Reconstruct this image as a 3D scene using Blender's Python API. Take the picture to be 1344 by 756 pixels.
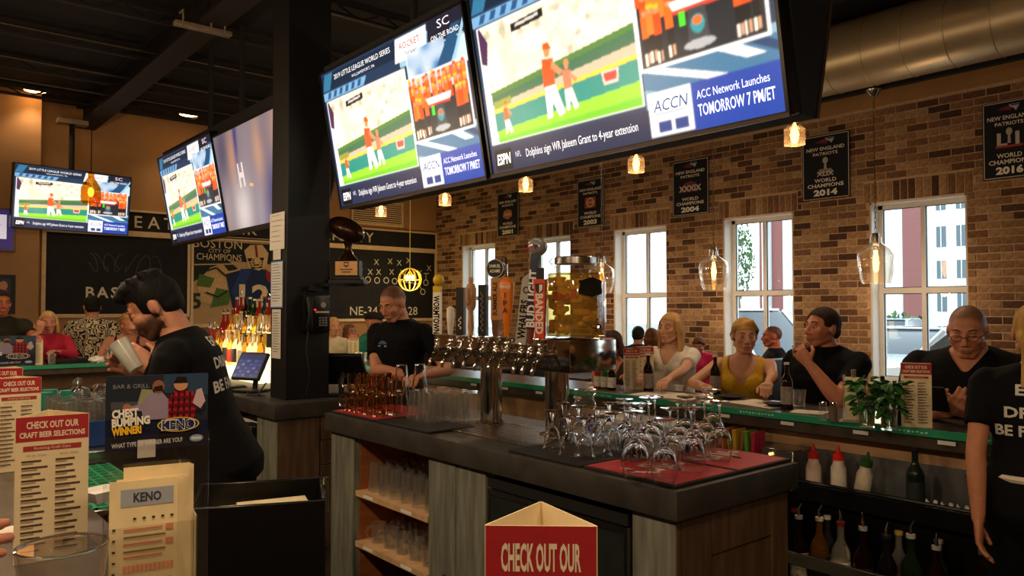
import bpy, bmesh, math, random
import numpy as np
from mathutils import Vector, Matrix, Euler
from mathutils.bvhtree import BVHTree
random.seed(7)
for _o in list(bpy.data.objects): bpy.data.objects.remove(_o)
scene = bpy.context.scene
COL = scene.collection
R = math.radians
# ------------------------------------------------------------------ camera, sky, exposure
CAMZ, YAW, PITCH, FPX = 1.60, R(40), R(1.59), 1009.0
cam = bpy.data.objects.new('camera', bpy.data.cameras.new('camera')); COL.objects.link(cam)
cam.location = (0, 0, CAMZ); cam.rotation_euler = (R(90) + PITCH, 0, -YAW)
cam.data.sensor_width = 36; cam.data.lens = FPX / 1344 * 36
cam.data.clip_start = .05; cam.data.clip_end = 300
scene.camera = cam
world = bpy.data.worlds.new('sky'); scene.world = world; world.use_nodes = True
world.node_tree.nodes['Background'].inputs[0].default_value = (.80, .91, 1.0, 1)
world.node_tree.nodes['Background'].inputs[1].default_value = 4.0
vs = scene.view_settings
vs.view_transform = 'Standard'; vs.look = 'None'; vs.gamma = 1; vs.use_curve_mapping = False
vs.exposure = 0.0
EV = 1.0      # lamp strength multiplier

# ------------------------------------------------------------------ geometry of the photograph: a pixel and a plane give a point in the room
_F = Vector((math.sin(YAW)*math.cos(PITCH), math.cos(YAW)*math.cos(PITCH), math.sin(PITCH)))
_Rt = Vector((math.cos(YAW), -math.sin(YAW), 0)); _U = _Rt.cross(_F)
def at(px, py, X=None, Y=None, Z=None, D=None):
    d = _F + _Rt*((px-672)/FPX) + _U*((378-py)/FPX)
    if X is not None: t = X/d.x
    elif Y is not None: t = Y/d.y
    elif Z is not None: t = (Z-CAMZ)/d.z
    else: t = D
    return Vector((0, 0, CAMZ)) + d*t
def yaw_to_cam(x, y, turn=0):
    """heading (degrees, 0 = +Y, counter-clockwise) of someone at x,y who looks at the camera, turned to the photo's right by turn"""
    return math.degrees(math.atan2(x, -y)) + turn

# ------------------------------------------------------------------ materials
def lin(h):
    if not isinstance(h, str): return tuple(h)
    h = h.lstrip('#'); h = ''.join(c+c for c in h) if len(h) == 3 else h; o = []
    for i in (0, 2, 4):
        c = int(h[i:i+2], 16)/255
        o.append(c/12.92 if c <= .04045 else ((c+.055)/1.055)**2.4)
    return tuple(o)
MATS = {}
def M(name, col=None, rough=.5, metal=0, var=.12, scale=18, bump=0, bscale=None, emit=0, spec=.5, attr=False, trans=0, ior=1.45,
      island=None, objrand=None, stretch=None, coat=0, sheen=0, alpha=1, sss=0):
    if name in MATS: return MATS[name]
    m = bpy.data.materials.new(name); m.use_nodes = True; MATS[name] = m
    nt = m.node_tree; N = nt.nodes; L = nt.links; b = N['Principled BSDF']
    tc = N.new('ShaderNodeTexCoord'); src = tc.outputs['Object']
    if stretch:
        mp = N.new('ShaderNodeMapping'); mp.inputs['Scale'].default_value = stretch; L.new(src, mp.inputs[0]); src = mp.outputs[0]
    nz = N.new('ShaderNodeTexNoise'); nz.inputs['Scale'].default_value = scale; nz.inputs['Detail'].default_value = 4; L.new(src, nz.inputs['Vector'])
    if attr:
        at_ = N.new('ShaderNodeAttribute'); at_.attribute_name = 'Col'; base = at_.outputs['Color']
    elif island or objrand:
        rp = N.new('ShaderNodeValToRGB'); rp.color_ramp.interpolation = 'CONSTANT'; stops = island or objrand
        e = rp.color_ramp.elements
        while len(e) < len(stops): e.new(.5)
        for i, (p_, c_) in enumerate(stops): e[i].position = p_; e[i].color = (*lin(c_), 1)
        g = N.new('ShaderNodeNewGeometry') if island else N.new('ShaderNodeObjectInfo')
        L.new(g.outputs['Random Per Island' if island else 'Random'], rp.inputs[0]); base = rp.outputs[0]
    else:
        rgb = N.new('ShaderNodeRGB'); rgb.outputs[0].default_value = (*lin(col), 1); base = rgb.outputs[0]
    if var > 0:
        mr = N.new('ShaderNodeMapRange'); mr.inputs[1].default_value = .25; mr.inputs[2].default_value = .75
        mr.inputs[3].default_value = 1-var*1.6; mr.inputs[4].default_value = 1+var*1.2; L.new(nz.outputs[0], mr.inputs[0])
        mx = N.new('ShaderNodeMix'); mx.data_type = 'RGBA'; mx.blend_type = 'MULTIPLY'; mx.inputs[0].default_value = 1
        L.new(base, mx.inputs[6]); L.new(mr.outputs[0], mx.inputs[7]); base = mx.outputs[2]
    L.new(base, b.inputs['Base Color'])
    b.inputs['Roughness'].default_value = rough; b.inputs['Metallic'].default_value = metal
    b.inputs['Specular IOR Level'].default_value = spec; b.inputs['Transmission Weight'].default_value = trans; b.inputs['IOR'].default_value = ior
    b.inputs['Coat Weight'].default_value = coat
    if sheen: b.inputs['Sheen Weight'].default_value = sheen
    if sss:
        b.inputs['Subsurface Weight'].default_value = sss; b.inputs['Subsurface Radius'].default_value = (.012, .005, .003)
    if emit:
        L.new(base, b.inputs['Emission Color']); b.inputs['Emission Strength'].default_value = emit
    if bump:
        bp = N.new('ShaderNodeBump'); bp.inputs['Strength'].default_value = bump; bp.inputs['Distance'].default_value = .01
        h = nz.outputs[0]
        if bscale:
            n2 = N.new('ShaderNodeTexNoise'); n2.inputs['Scale'].default_value = bscale; n2.inputs['Detail'].default_value = 5; L.new(src, n2.inputs['Vector']); h = n2.outputs[0]
        L.new(h, bp.inputs['Height']); L.new(bp.outputs[0], b.inputs['Normal'])
    return m
def thin_glass(name, tint=(1, 1, 1), refl=.9, rough=.02, body=0.0, bodycol=(1, 1, 1), power=4, base=.05):
    """a thin wall of glass: clear straight on, mirror-like towards grazing angles"""
    if name in MATS: return MATS[name]
    m = bpy.data.materials.new(name); m.use_nodes = True; MATS[name] = m
    nt = m.node_tree; N = nt.nodes; L = nt.links; N.remove(N['Principled BSDF']); out = N['Material Output']
    tr = N.new('ShaderNodeBsdfTransparent'); tr.inputs[0].default_value = (*tint, 1)
    gl = N.new('ShaderNodeBsdfGlossy'); gl.inputs['Roughness'].default_value = rough; gl.inputs[0].default_value = (refl, refl, refl, 1)
    lw = N.new('ShaderNodeLayerWeight'); lw.inputs[0].default_value = .5
    pw = N.new('ShaderNodeMath'); pw.operation = 'POWER'; pw.inputs[1].default_value = power; L.new(lw.outputs['Facing'], pw.inputs[0])
    fr = N.new('ShaderNodeMath'); fr.operation = 'MULTIPLY_ADD'; fr.inputs[1].default_value = .9; fr.inputs[2].default_value = base; L.new(pw.outputs[0], fr.inputs[0])
    nz = N.new('ShaderNodeTexNoise'); nz.inputs['Scale'].default_value = 9
    bp = N.new('ShaderNodeBump'); bp.inputs['Strength'].default_value = .06; L.new(nz.outputs[0], bp.inputs['Height']); L.new(bp.outputs[0], gl.inputs['Normal'])
    mx = N.new('ShaderNodeMixShader'); L.new(fr.outputs[0], mx.inputs[0]); L.new(tr.outputs[0], mx.inputs[1]); L.new(gl.outputs[0], mx.inputs[2])
    last = mx.outputs[0]
    if body:
        df = N.new('ShaderNodeBsdfDiffuse'); df.inputs[0].default_value = (*bodycol, 1)
        m2 = N.new('ShaderNodeMixShader'); m2.inputs[0].default_value = body; L.new(last, m2.inputs[1]); L.new(df.outputs[0], m2.inputs[2]); last = m2.outputs[0]
    L.new(last, out.inputs[0]); return m

# ------------------------------------------------------------------ mesh builder
class MB:
    def __init__(s): s.v = []; s.f = []; s.c = []; s.M = None; s.col = (1, 1, 1)
    def add(s, vs_, fs, col=None):
        o = len(s.v)
        if s.M is not None: vs_ = [s.M @ Vector(p) for p in vs_]
        s.v += [tuple(p) for p in vs_]; s.f += [tuple(i+o for i in f) for f in fs]; s.c += [col or s.col]*len(fs); return s
    def box(s, lo, hi, bev=0, col=None, seg=1):
        x0, y0, z0 = lo; x1, y1, z1 = hi
        if bev <= 0:
            return s.add([(x0,y0,z0),(x1,y0,z0),(x1,y1,z0),(x0,y1,z0),(x0,y0,z1),(x1,y0,z1),(x1,y1,z1),(x0,y1,z1)],
                  [(3,2,1,0),(4,5,6,7),(0,1,5,4),(1,2,6,5),(2,3,7,6),(3,0,4,7)], col)
        bm = bmesh.new(); bmesh.ops.create_cube(bm, size=1)
        for v in bm.verts: v.co = Vector(((x0+x1)/2+v.co.x*(x1-x0), (y0+y1)/2+v.co.y*(y1-y0), (z0+z1)/2+v.co.z*(z1-z0)))
        bmesh.ops.bevel(bm, geom=bm.edges[:], offset=bev, segments=seg, affect='EDGES', profile=.6)
        bm.verts.ensure_lookup_table(); bm.verts.index_update()
        s.add([v.co.copy() for v in bm.verts], [[v.index for v in f.verts] for f in bm.faces], col); bm.free(); return s
    def cbox(s, c, size, bev=0, col=None, seg=1):
        return s.box([c[i]-size[i]/2 for i in range(3)], [c[i]+size[i]/2 for i in range(3)], bev, col, seg)
    def loft(s, rings, cap=True, col=None, closed=True):
        n = len(rings[0]); vs_ = [p for r_ in rings for p in r_]; fs = []
        for i in range(len(rings)-1):
            for j in range(n if closed else n-1):
                k = (j+1) % n; fs.append((i*n+j, i*n+k, (i+1)*n+k, (i+1)*n+j))
        if cap: fs.append(tuple(range(n-1, -1, -1))); fs.append(tuple((len(rings)-1)*n+j for j in range(n)))
        return s.add(vs_, fs, col)
    def cyl(s, p0, p1, r0, r1=None, n=14, cap=True, col=None):
        p0, p1 = Vector(p0), Vector(p1); r1 = r0 if r1 is None else r1
        d = (p1-p0); q = d.to_track_quat('Z', 'Y') if d.length > 1e-9 else Vector((0,0,1)).to_track_quat('Z','Y')
        ring = lambda p, r_: [p + q @ Vector((r_*math.cos(2*math.pi*k/n), r_*math.sin(2*math.pi*k/n), 0)) for k in range(n)]
        return s.loft([ring(p0, r0), ring(p1, r1)], cap, col)
    def tube(s, path, r_, n=8, col=None, cap=True, closed=False):
        P = [Vector(p) for p in path]; rr = r_ if isinstance(r_, (list, tuple)) else [r_]*len(P); rings = []; up = None
        for i, p in enumerate(P):
            a = P[i-1] if (i > 0 or closed) else P[i]; b = P[(i+1) % len(P)] if (i < len(P)-1 or closed) else P[i]
            t = (b-a).normalized()
            if up is None: up = Vector((0,0,1)) if abs(t.z) < .9 else Vector((1,0,0))
            sx = t.cross(up).normalized(); up = sx.cross(t).normalized()
            rings.append([p + (sx*math.cos(2*math.pi*k/n) + up*math.sin(2*math.pi*k/n))*rr[i] for k in range(n)])
        if closed: rings.append(rings[0])
        return s.loft(rings, cap and not closed, col)
    def lathe(s, prof, n=20, c=(0,0,0), col=None, cap=True):
        rings = [[(c[0]+r_*math.cos(2*math.pi*k/n), c[1]+r_*math.sin(2*math.pi*k/n), c[2]+z) for k in range(n)] for r_, z in prof]
        return s.loft(rings, cap, col)
    def ell(s, c, r_, n=14, m=9, col=None, rot=None):
        if not isinstance(r_, (tuple, list)): r_ = (r_, r_, r_)
        vs_ = []; fs = []; c = Vector(c)
        f = lambda p: c + (rot @ Vector(p) if rot is not None else Vector(p))
        for i in range(1, m):
            t = math.pi*i/m
            for k in range(n):
                a = 2*math.pi*k/n; vs_.append(f((r_[0]*math.sin(t)*math.cos(a), r_[1]*math.sin(t)*math.sin(a), r_[2]*math.cos(t))))
        vs_.append(f((0,0,r_[2]))); vs_.append(f((0,0,-r_[2]))); T = len(vs_)-2
        for i in range(m-2):
            for k in range(n): fs.append((i*n+k, (i+1)*n+k, (i+1)*n+(k+1)%n, i*n+(k+1)%n))
        for k in range(n): fs.append((T, k, (k+1)%n)); fs.append((T+1, (m-2)*n+(k+1)%n, (m-2)*n+k))
        return s.add(vs_, fs, col)
    def cap(s, p0, p1, r0, r1=None, n=12, col=None):
        r1 = r0 if r1 is None else r1
        s.cyl(p0, p1, r0, r1, n, True, col); s.ell(p0, r0, n, 8, col); return s.ell(p1, r1, n, 8, col)
    def prism(s, poly, y0, y1, col=None):
        return s.loft([[(x, y0, z) for x, z in poly], [(x, y1, z) for x, z in poly]], True, col)
    def build(s, name, mat, parent=None, smooth=40, loc=None, rot=None, colors=False, recalc=True):
        me = bpy.data.meshes.new(name); me.from_pydata(s.v, [], s.f)
        if colors:
            ca = me.color_attributes.new('Col', 'FLOAT_COLOR', 'CORNER'); arr = []
            for c_, f in zip(s.c, s.f): arr += [*c_[:3], 1.0]*len(f)
            ca.data.foreach_set('color', arr)
        if recalc:
            bm = bmesh.new(); bm.from_mesh(me); bmesh.ops.recalc_face_normals(bm, faces=bm.faces); bm.to_mesh(me); bm.free()
        if smooth:
            me.shade_smooth(); me.set_sharp_from_angle(angle=R(smooth))
        return obj(name, me, mat, parent, loc, rot)
def obj(name, me, mat=None, parent=None, loc=None, rot=None):
    o = bpy.data.objects.new(name, me); COL.objects.link(o)
    if mat is not None:
        me.materials.clear(); me.materials.append(mat)
    if parent: o.parent = parent
    if loc is not None: o.location = loc
    if rot is not None: o.rotation_euler = rot
    return o
def tag(o, label=None, cat=None, group=None, kind=None):
    if label: o['label'] = label
    if cat: o['category'] = cat
    if group: o['group'] = group
    if kind: o['kind'] = kind
    return o
def thing(name, label, cat, loc=(0,0,0), rotz=0, group=None, rot=None):
    o = bpy.data.objects.new(name, None); COL.objects.link(o); o.location = loc; o.rotation_euler = rot or (0, 0, R(rotz))
    o.empty_display_size = .1
    return tag(o, label, cat, group)
KIDS = {}
def dup(root, loc=None, rotz=None, label=None, group=None, rot=None, scale=None):
    def cp(o, par):
        c = o.copy(); COL.objects.link(c); c.parent = par
        for ch in [x for x in KIDS.setdefault(o.name, list(o.children))]: cp(ch, c)
        return c
    r_ = cp(root, None)
    if loc is not None: r_.location = loc
    if rotz is not None: r_.rotation_euler = (0, 0, R(rotz))
    if rot is not None: r_.rotation_euler = rot
    if scale is not None: r_.scale = (scale,)*3
    if label: r_['label'] = label
    if group: r_['group'] = group
    return r_

# ------------------------------------------------------------------ flat print: coloured shapes on a plane facing -Y (x right, z up)
TXT = {}
def text_mesh(s_, bold=0.0):
    k = (s_, bold)
    if k not in TXT:
        cu = bpy.data.curves.new('t', 'FONT'); cu.body = s_; cu.size = 1; cu.offset = bold; cu.resolution_u = 2; cu.fill_mode = 'FRONT'
        ob = bpy.data.objects.new('t', cu); COL.objects.link(ob)
        dg = bpy.context.evaluated_depsgraph_get(); me = bpy.data.meshes.new_from_object(ob.evaluated_get(dg))
        v = [(p.co.x, p.co.y) for p in me.vertices]; f = [tuple(q.vertices) for q in me.polygons]
        bpy.data.objects.remove(ob); bpy.data.curves.remove(cu); bpy.data.meshes.remove(me)
        TXT[k] = (v, f)
    return TXT[k]
class Paint:
    def __init__(s, eps=.0006): s.mb = MB(); s.n = 0; s.eps = eps; s.txt = set()
    def _y(s): s.n += 1; return -s.eps*s.n
    def poly(s, pts, col, same=False):
        y = -s.eps*s.n if same else s._y()
        s.mb.add([(x, y, z) for x, z in pts], [tuple(range(len(pts)))], lin(col)); return s
    def rect(s, x0, z0, x1, z1, col, same=False): return s.poly([(x0,z0),(x1,z0),(x1,z1),(x0,z1)], col, same)
    def disc(s, x, z, rx, rz, col, n=16, same=False): return s.poly([(x+rx*math.cos(2*math.pi*k/n), z+rz*math.sin(2*math.pi*k/n)) for k in range(n)], col, same)
    def ring(s, x, z, r_, w, col, n=20):
        y = s._y(); vs_ = []
        for k in range(n):
            a = 2*math.pi*k/n; c, d = math.cos(a), math.sin(a); vs_ += [(x+r_*c, y, z+r_*d), (x+(r_-w)*c, y, z+(r_-w)*d)]
        s.mb.add(vs_, [(2*k, 2*((k+1)%n), 2*((k+1)%n)+1, 2*k+1) for k in range(n)], lin(col)); return s
    def line(s, pts, w, col):
        y = s._y()
        for (x0, z0), (x1, z1) in zip(pts[:-1], pts[1:]):
            d = math.hypot(x1-x0, z1-z0) or 1; nx, nz = -(z1-z0)/d*w/2, (x1-x0)/d*w/2
            s.mb.add([(x0+nx,y,z0+nz),(x1+nx,y,z1+nz),(x1-nx,y,z1-nz),(x0-nx,y,z0-nz)], [(0,1,2,3)], lin(col))
        return s
    def text(s, t, x, z, h, col, w=None, align='C', bold=.0, rot=0, slant=0, squeeze=1.0):
        """h = capital height; fitted into width w when given"""
        v, f = text_mesh(t, bold)
        if not v: return s
        x0 = min(p[0] for p in v); x1 = max(p[0] for p in v); k = h/.69; kx = k*squeeze
        if w: kx = w/(x1-x0)
        W = (x1-x0)*kx; ox = {'C': -W/2, 'L': 0, 'R': -W}[align]; y = s._y(); c, d = math.cos(R(rot)), math.sin(R(rot))
        pts = []
        for px, pz in v:
            a = ox+(px-x0)*kx+slant*pz*k; b = pz*k - h/2
            pts.append((x + a*c - b*d, y, z + a*d + b*c))
        n0 = len(s.mb.f); s.mb.add(pts, f, lin(col)); s.txt |= set(range(n0, len(s.mb.f))); return s
    def soften(s, x0, z0, x1, z1, nx, ny, passes=2, grain=.05):
        """turn the drawn shapes into a slightly blurred picture of small cells; lettering stays crisp on top"""
        C = np.zeros((ny, nx, 3)); gx = x0+(np.arange(nx)+.5)*(x1-x0)/nx; gz = z0+(np.arange(ny)+.5)*(z1-z0)/ny
        for i, f_ in enumerate(s.mb.f):
            if i in s.txt: continue
            P = [(s.mb.v[k][0], s.mb.v[k][2]) for k in f_]; xs = [q[0] for q in P]; zs = [q[1] for q in P]
            i0, i1 = np.searchsorted(gx, min(xs)), np.searchsorted(gx, max(xs)); j0, j1 = np.searchsorted(gz, min(zs)), np.searchsorted(gz, max(zs))
            if i1 <= i0 or j1 <= j0: continue
            GX, GZ = np.meshgrid(gx[i0:i1], gz[j0:j1]); ins = np.zeros(GX.shape, bool)
            for (ax, az), (bx_, bz_) in zip(P, P[1:]+P[:1]):
                if az == bz_: continue
                ins ^= ((az > GZ) != (bz_ > GZ)) & (GX < (bx_-ax)*(GZ-az)/(bz_-az)+ax)
            C[j0:j1, i0:i1][ins] = s.mb.c[i]
        for _ in range(passes):
            D = np.pad(C, ((1, 1), (1, 1), (0, 0)), 'edge'); C = (D[1:-1, 1:-1]*2+D[:-2, 1:-1]+D[2:, 1:-1]+D[1:-1, :-2]+D[1:-1, 2:])/6
        C = np.clip(C*(1+grain*(np.random.RandomState(1).rand(ny, nx, 1)-.5)*2), 0, 1)
        o = Paint(s.eps); dx, dz = (x1-x0)/nx, (z1-z0)/ny
        o.mb.v = [(x0+i*dx, 0, z0+j*dz) for j in range(ny+1) for i in range(nx+1)]
        o.mb.f = [(j*(nx+1)+i, j*(nx+1)+i+1, (j+1)*(nx+1)+i+1, (j+1)*(nx+1)+i) for j in range(ny) for i in range(nx)]; o.mb.c = [tuple(c) for c in C.reshape(-1, 3)]
        for i in sorted(s.txt):
            k0 = len(o.mb.v); f_ = s.mb.f[i]; o.mb.v += [(s.mb.v[k][0], -.0015, s.mb.v[k][2]) for k in f_]; o.mb.f.append(tuple(range(k0, k0+len(f_)))); o.mb.c.append(s.mb.c[i])
        return o
    def build(s, name, mat, parent=None, loc=None, rot=None):
        return s.mb.build(name, mat, parent, smooth=0, loc=loc, rot=rot, colors=True, recalc=False)
PRINT = M('print_ink', attr=True, rough=.55, var=.05, scale=60)
PRINT_GLOSS = M('print_gloss', attr=True, rough=.25, var=.05, scale=60)
CHALK = M('chalk_paint', attr=True, rough=.9, var=.25, scale=90)
# ------------------------------------------------------------------ room shell
WX, BY, CZ = 8.3, 12.14, 4.45          # brick wall plane, back wall plane, ceiling height
TAN = M('tan_plaster', '#a97d4d', rough=.8, var=.06, scale=3, bump=.05, bscale=150)
BLACK = M('black_paint', '#070606', rough=.55, var=.1)
BLACKM = M('matte_black', '#0a0908', rough=.75, var=.15)
STEEL = M('brushed_steel', '#b9b6b0', rough=.25, metal=1, var=.08, scale=6, stretch=(1, 1, 12), bump=.03)
CHROME = M('chrome', '#d8d4cc', rough=.07, metal=1, var=.03)
WHITE = M('white_paint', '#e9e6df', rough=.5, var=.04)
WOODD = M('dark_wood', '#3b2a1d', rough=.5, var=.3, scale=6, stretch=(8, 8, 1), bump=.1)
def struct(name, mb, mat, parent=None, **k):
    o = mb.build(name, mat, parent, **k)
    if parent is None: o['kind'] = 'structure'
    return o
floor = struct('floor', MB().box((-6, -5, -.1), (WX, BY, 0)), M('dark_floor', '#33261d', rough=.4, var=.25, scale=4))
ceil = struct('ceiling', MB().box((-6, -5, CZ), (WX+.3, BY+.3, CZ+.1)), M('dark_ceiling', '#0e0a08', rough=.8, var=.3, scale=2))
CB = M('ceiling_steel', '#1c140f', rough=.7, var=.2, scale=4)
MB().box((2.2, -5, 4.14), (2.44, BY, 4.17)).box((2.2, -5, 4.42), (2.44, BY, CZ)).box((2.29, -5, 4.17), (2.35, BY, 4.42)).build('beam', CB, ceil)
for k in range(13):
    y = -3.6+1.25*k
    mb = MB().box((-6, y-.03, 4.30), (6.9, y+.03, 4.33)).box((-6, y-.03, 4.40), (6.9, y+.03, CZ))
    for j in range(25):
        x = -6+j*.5; mb.cyl((x, y, 4.31), (x+.25, y, 4.42), .01, n=5); mb.cyl((x+.25, y, 4.42), (x+.5, y, 4.31), .01, n=5)
    mb.build('joist', CB, ceil)
for y, z in ((6.3, 4.27), (8.4, 4.24), (9.6, 4.27), (10.4, 4.24)):
    MB().cyl((-6, y, z), (6.8, y, z), .014, n=8).build('conduit_pipe', M('galvanized', '#4a4036', rough=.45, metal=.7), ceil)
wl = struct('wall_left', MB().box((-6, 11.7, 0), (1.72, BY+.3, CZ)), TAN)
wb = struct('wall_back', MB().box((1.72, BY, 0), (WX+.3, BY+.3, CZ)), TAN)
struct('wall_front', MB().box((-6.2, -5.2, 0), (WX+.3, -5, CZ)), TAN)
struct('wall_side', MB().box((-6.2, -5, 0), (-6, BY+.3, CZ)), TAN)

# brick wall with window openings
WIN = [(2.91+1.86*k, 3.87+1.86*k) for k in range(-3, 5)]  # openings nearest the camera lie out of view, added to admit daylight
WZ0, WZ1, BRTOP = .82, 2.75, 3.78
MORTAR = M('mortar', '#c6a482', rough=.95, var=.15, scale=30, bump=.2)
mb = MB(); y = -5.0
for a, b in WIN:
    mb.box((WX, y, 0), (WX+.3, a, BRTOP)); mb.box((WX, a, 0), (WX+.3, b, WZ0)); mb.box((WX, a, WZ1), (WX+.3, b, BRTOP)); y = b
mb.box((WX, y, 0), (WX+.3, BY, BRTOP)); mb.box((WX+.02, -5, BRTOP), (WX+.3, BY, CZ))
wr = struct('wall_right', mb, MORTAR)
struct('trim_1', MB().box((WX+.0, -5, BRTOP), (WX+.02, BY, CZ)), TAN)
BRK = [(0, '#a8835f'), (.18, '#98734f'), (.34, '#b28f6a'), (.48, '#805c42'), (.60, '#906c4d'), (.74, '#5c3f2b'), (.86, '#6e4c35'), (.94, '#4f3626')]
BR1 = M('brick_single', objrand=BRK, rough=.9, var=.25, scale=25, bump=.35, bscale=90)
BR2 = M('brick_field', island=BRK, rough=.9, var=.25, scale=25, bump=.35, bscale=90)
def brick_mesh(L_, H_, ch=.003, d=.005):
    return [(0,-L_/2,-H_/2),(0,L_/2,-H_/2),(0,L_/2,H_/2),(0,-L_/2,H_/2),(-d,-L_/2+ch,-H_/2+ch),(-d,L_/2-ch,-H_/2+ch),(-d,L_/2-ch,H_/2-ch),(-d,-L_/2+ch,H_/2-ch)], \
           [(4,5,6,7),(0,1,5,4),(1,2,6,5),(2,3,7,6),(3,0,4,7)]
BL, BH = .2145, .0765
bricks = []
SOLD = .215
ncrs = int(BRTOP/BH)
for c_ in range(ncrs+1):
    z = (c_+.5)*BH
    if z > BRTOP: break
    y = -5.0+(c_ % 2)*BL/2
    spans = []
    cuts = [(a, b) for a, b in WIN] if WZ0 < z < WZ1 else ([(a-.06, b+.06) for a, b in WIN] if WZ1 <= z < WZ1+SOLD else [])
    while y < BY:
        segs = [(y, min(y+BL, BY))]
        for a, b in cuts:
            ns = []
            for s0, s1 in segs:
                if s1 <= a or s0 >= b: ns.append((s0, s1))
                else:
                    if s0 < a: ns.append((s0, a))
                    if s1 > b: ns.append((b, s1))
            segs = ns
        for s0, s1 in segs:
            if s1-s0 > .035: bricks.append(((s0+s1)/2, z, s1-s0-.010, BH-.010))
        y += BL
for a, b in WIN:
    n = round((b-a+.12)/BH)
    for k in range(n):
        bricks.append((a-.06+(k+.5)*(b-a+.12)/n, WZ1+SOLD/2, (b-a+.12)/n-.010, SOLD-.010))
def inview(y, z):
    d = Vector((WX, y, z-CAMZ)); f = d.dot(_F)
    if f <= 0: return None
    px = 672+FPX*d.dot(_Rt)/f; py = 378-FPX*d.dot(_U)/f
    return (px, py, f)
ranked = []
for i, (y, z, l, h) in enumerate(bricks):
    q = inview(y, z)
    ok = q and 440 < q[0] < 1352 and 60 < q[1] < 470 and not (q[0] < 1090 and q[1] < 268-(q[0]-455)*.19)
    ranked.append((-(l*h/q[2]**3) if ok else 0, i))
ranked.sort(); single = set(i for a_, i in ranked[:300] if a_ < 0)
cache = {}; field = MB()
for i, (y, z, l, h) in enumerate(bricks):
    jx = random.uniform(-.002, .002)
    if i in single:
        k = (round(l, 3), round(h, 3))
        if k not in cache:
            me = bpy.data.meshes.new('brick'); v, f = brick_mesh(*k); me.from_pydata(v, [], [g[::-1] for g in f]); me.materials.append(BR1); cache[k] = me
        o = bpy.data.objects.new('brick', cache[k]); COL.objects.link(o); o.parent = wr; o.location = (WX+jx, y, z)
    else:
        v, f = brick_mesh(l, h); field.add([(p[0]+WX+jx, p[1]+y, p[2]+z) for p in v], [g[::-1] for g in f])
fo = field.build('brick_field', BR2, wr, smooth=0, recalc=False); fo['kind'] = 'stuff'

# windows
PANE = thin_glass('window_glass', (.93, .97, .97), .9)
FRAME = M('window_white', '#dcd6cc', rough=.45, var=.03)
for k, (a, b) in enumerate(WIN):
    o = bpy.data.objects.new('window_%d' % (k+1), None); COL.objects.link(o); o['kind'] = 'structure'
    o.location = (WX+.2, (a+b)/2, WZ0); w = (b-a)/2; h = WZ1-WZ0; T = .045
    MB().box((-.19, -w, 0), (.1, -w+.018, h)).box((-.19, w-.018, 0), (.1, w, h)).box((-.19, -w, h-.02), (.1, w, h)).build('jamb', FRAME, o)
    MB().box((-.23, -w-.02, -.03), (.1, w+.02, .01), .005).build('sill', FRAME, o)
    fr = MB().box((-.03, -w+.018, .01), (.04, -w+.018+T, h-.02)).box((-.03, w-.018-T, .01), (.04, w-.018, h-.02)).box((-.03, -w+.018, .01), (.04, w-.018, .01+T)).box((-.03, -w+.018, h-.02-T), (.04, w-.018, h-.02))
    fr.build('frame', FRAME, o)
    mz = 1.80-WZ0; e = .022
    MB().box((-.035, -w+.06, mz-.03), (.04, w-.06, mz+.03)).build('rail', FRAME, o)
    MB().box((-.03, -e, .05), (.035, e, mz-.03)).box((-.03, -e, mz+.03), (.035, e, h-.06)).build('mullion', FRAME, o)
    GK = M('window_gasket', '#1c2228', rough=.5)
    for (y0, y1) in ((-w+.063, -e), (e, w-.063)):
        for (z0, z1) in ((.055, mz-.03), (mz+.03, h-.065)):
            MB().box((.0, y0, z0), (.006, y1, z1)).build('pane', PANE, o, smooth=0)
            g = .008
            MB().box((-.012, y0, z0), (-.002, y0+g, z1)).box((-.012, y1-g, z0), (-.002, y1, z1)).box((-.012, y0, z0), (-.002, y1, z0+g)).box((-.012, y0, z1-g), (-.002, y1, z1)).build('gasket', GK, o, smooth=0)

# outside: parking lot, kerb planting, building
struct('ground_outside', MB().box((WX+.3, -40, -.25), (80, 60, -.15)), M('asphalt', '#8a8d90', rough=.9, var=.15, scale=3))
gb = thing('office_building', 'white and red-brown building beyond the parked cars', 'building', (60, 22, -.15))
BW = M('building_white', '#dfe3e4', rough=.7); BRR = M('building_red', '#8a5650', rough=.8); GLD = M('building_glass', '#4a585e', rough=.1, spec=.8)
MB().box((0, -18, 0), (8, 1.9, 14)).build('wall', BW, gb); MB().box((-.5, 1.9, 0), (8, 3.3, 15)).build('tower', BRR, gb); MB().box((0, 3.3, 0), (8, 12.8, 14)).build('wall', BW, gb)
MB().box((-.4, 12.8, 0), (8, 13.2, 14)).build('pier', BW, gb); MB().box((0, 13.2, 0), (8, 14.5, 14)).build('wing', BRR, gb); MB().box((-.4, 14.5, 0), (8, 15.2, 14)).build('pier', BW, gb); MB().box((.3, 15.2, 0), (8, 15.9, 13)).build('wing', BRR, gb)
for j in range(8):
    for z0_, z1_ in ((1.6, 2.9), (4.0, 5.3), (6.3, 7.8), (9.0, 10.4)):
        y = .75-j*1.35; wdw = MB().box((-.06, y-.32, z0_), (.05, y+.32, z1_)).build('window', GLD, gb); MB().box((-.1, y-.03, z0_), (-.02, y+.03, z1_)).build('glazing_bar', BW, wdw)
CARW = {}
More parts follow.
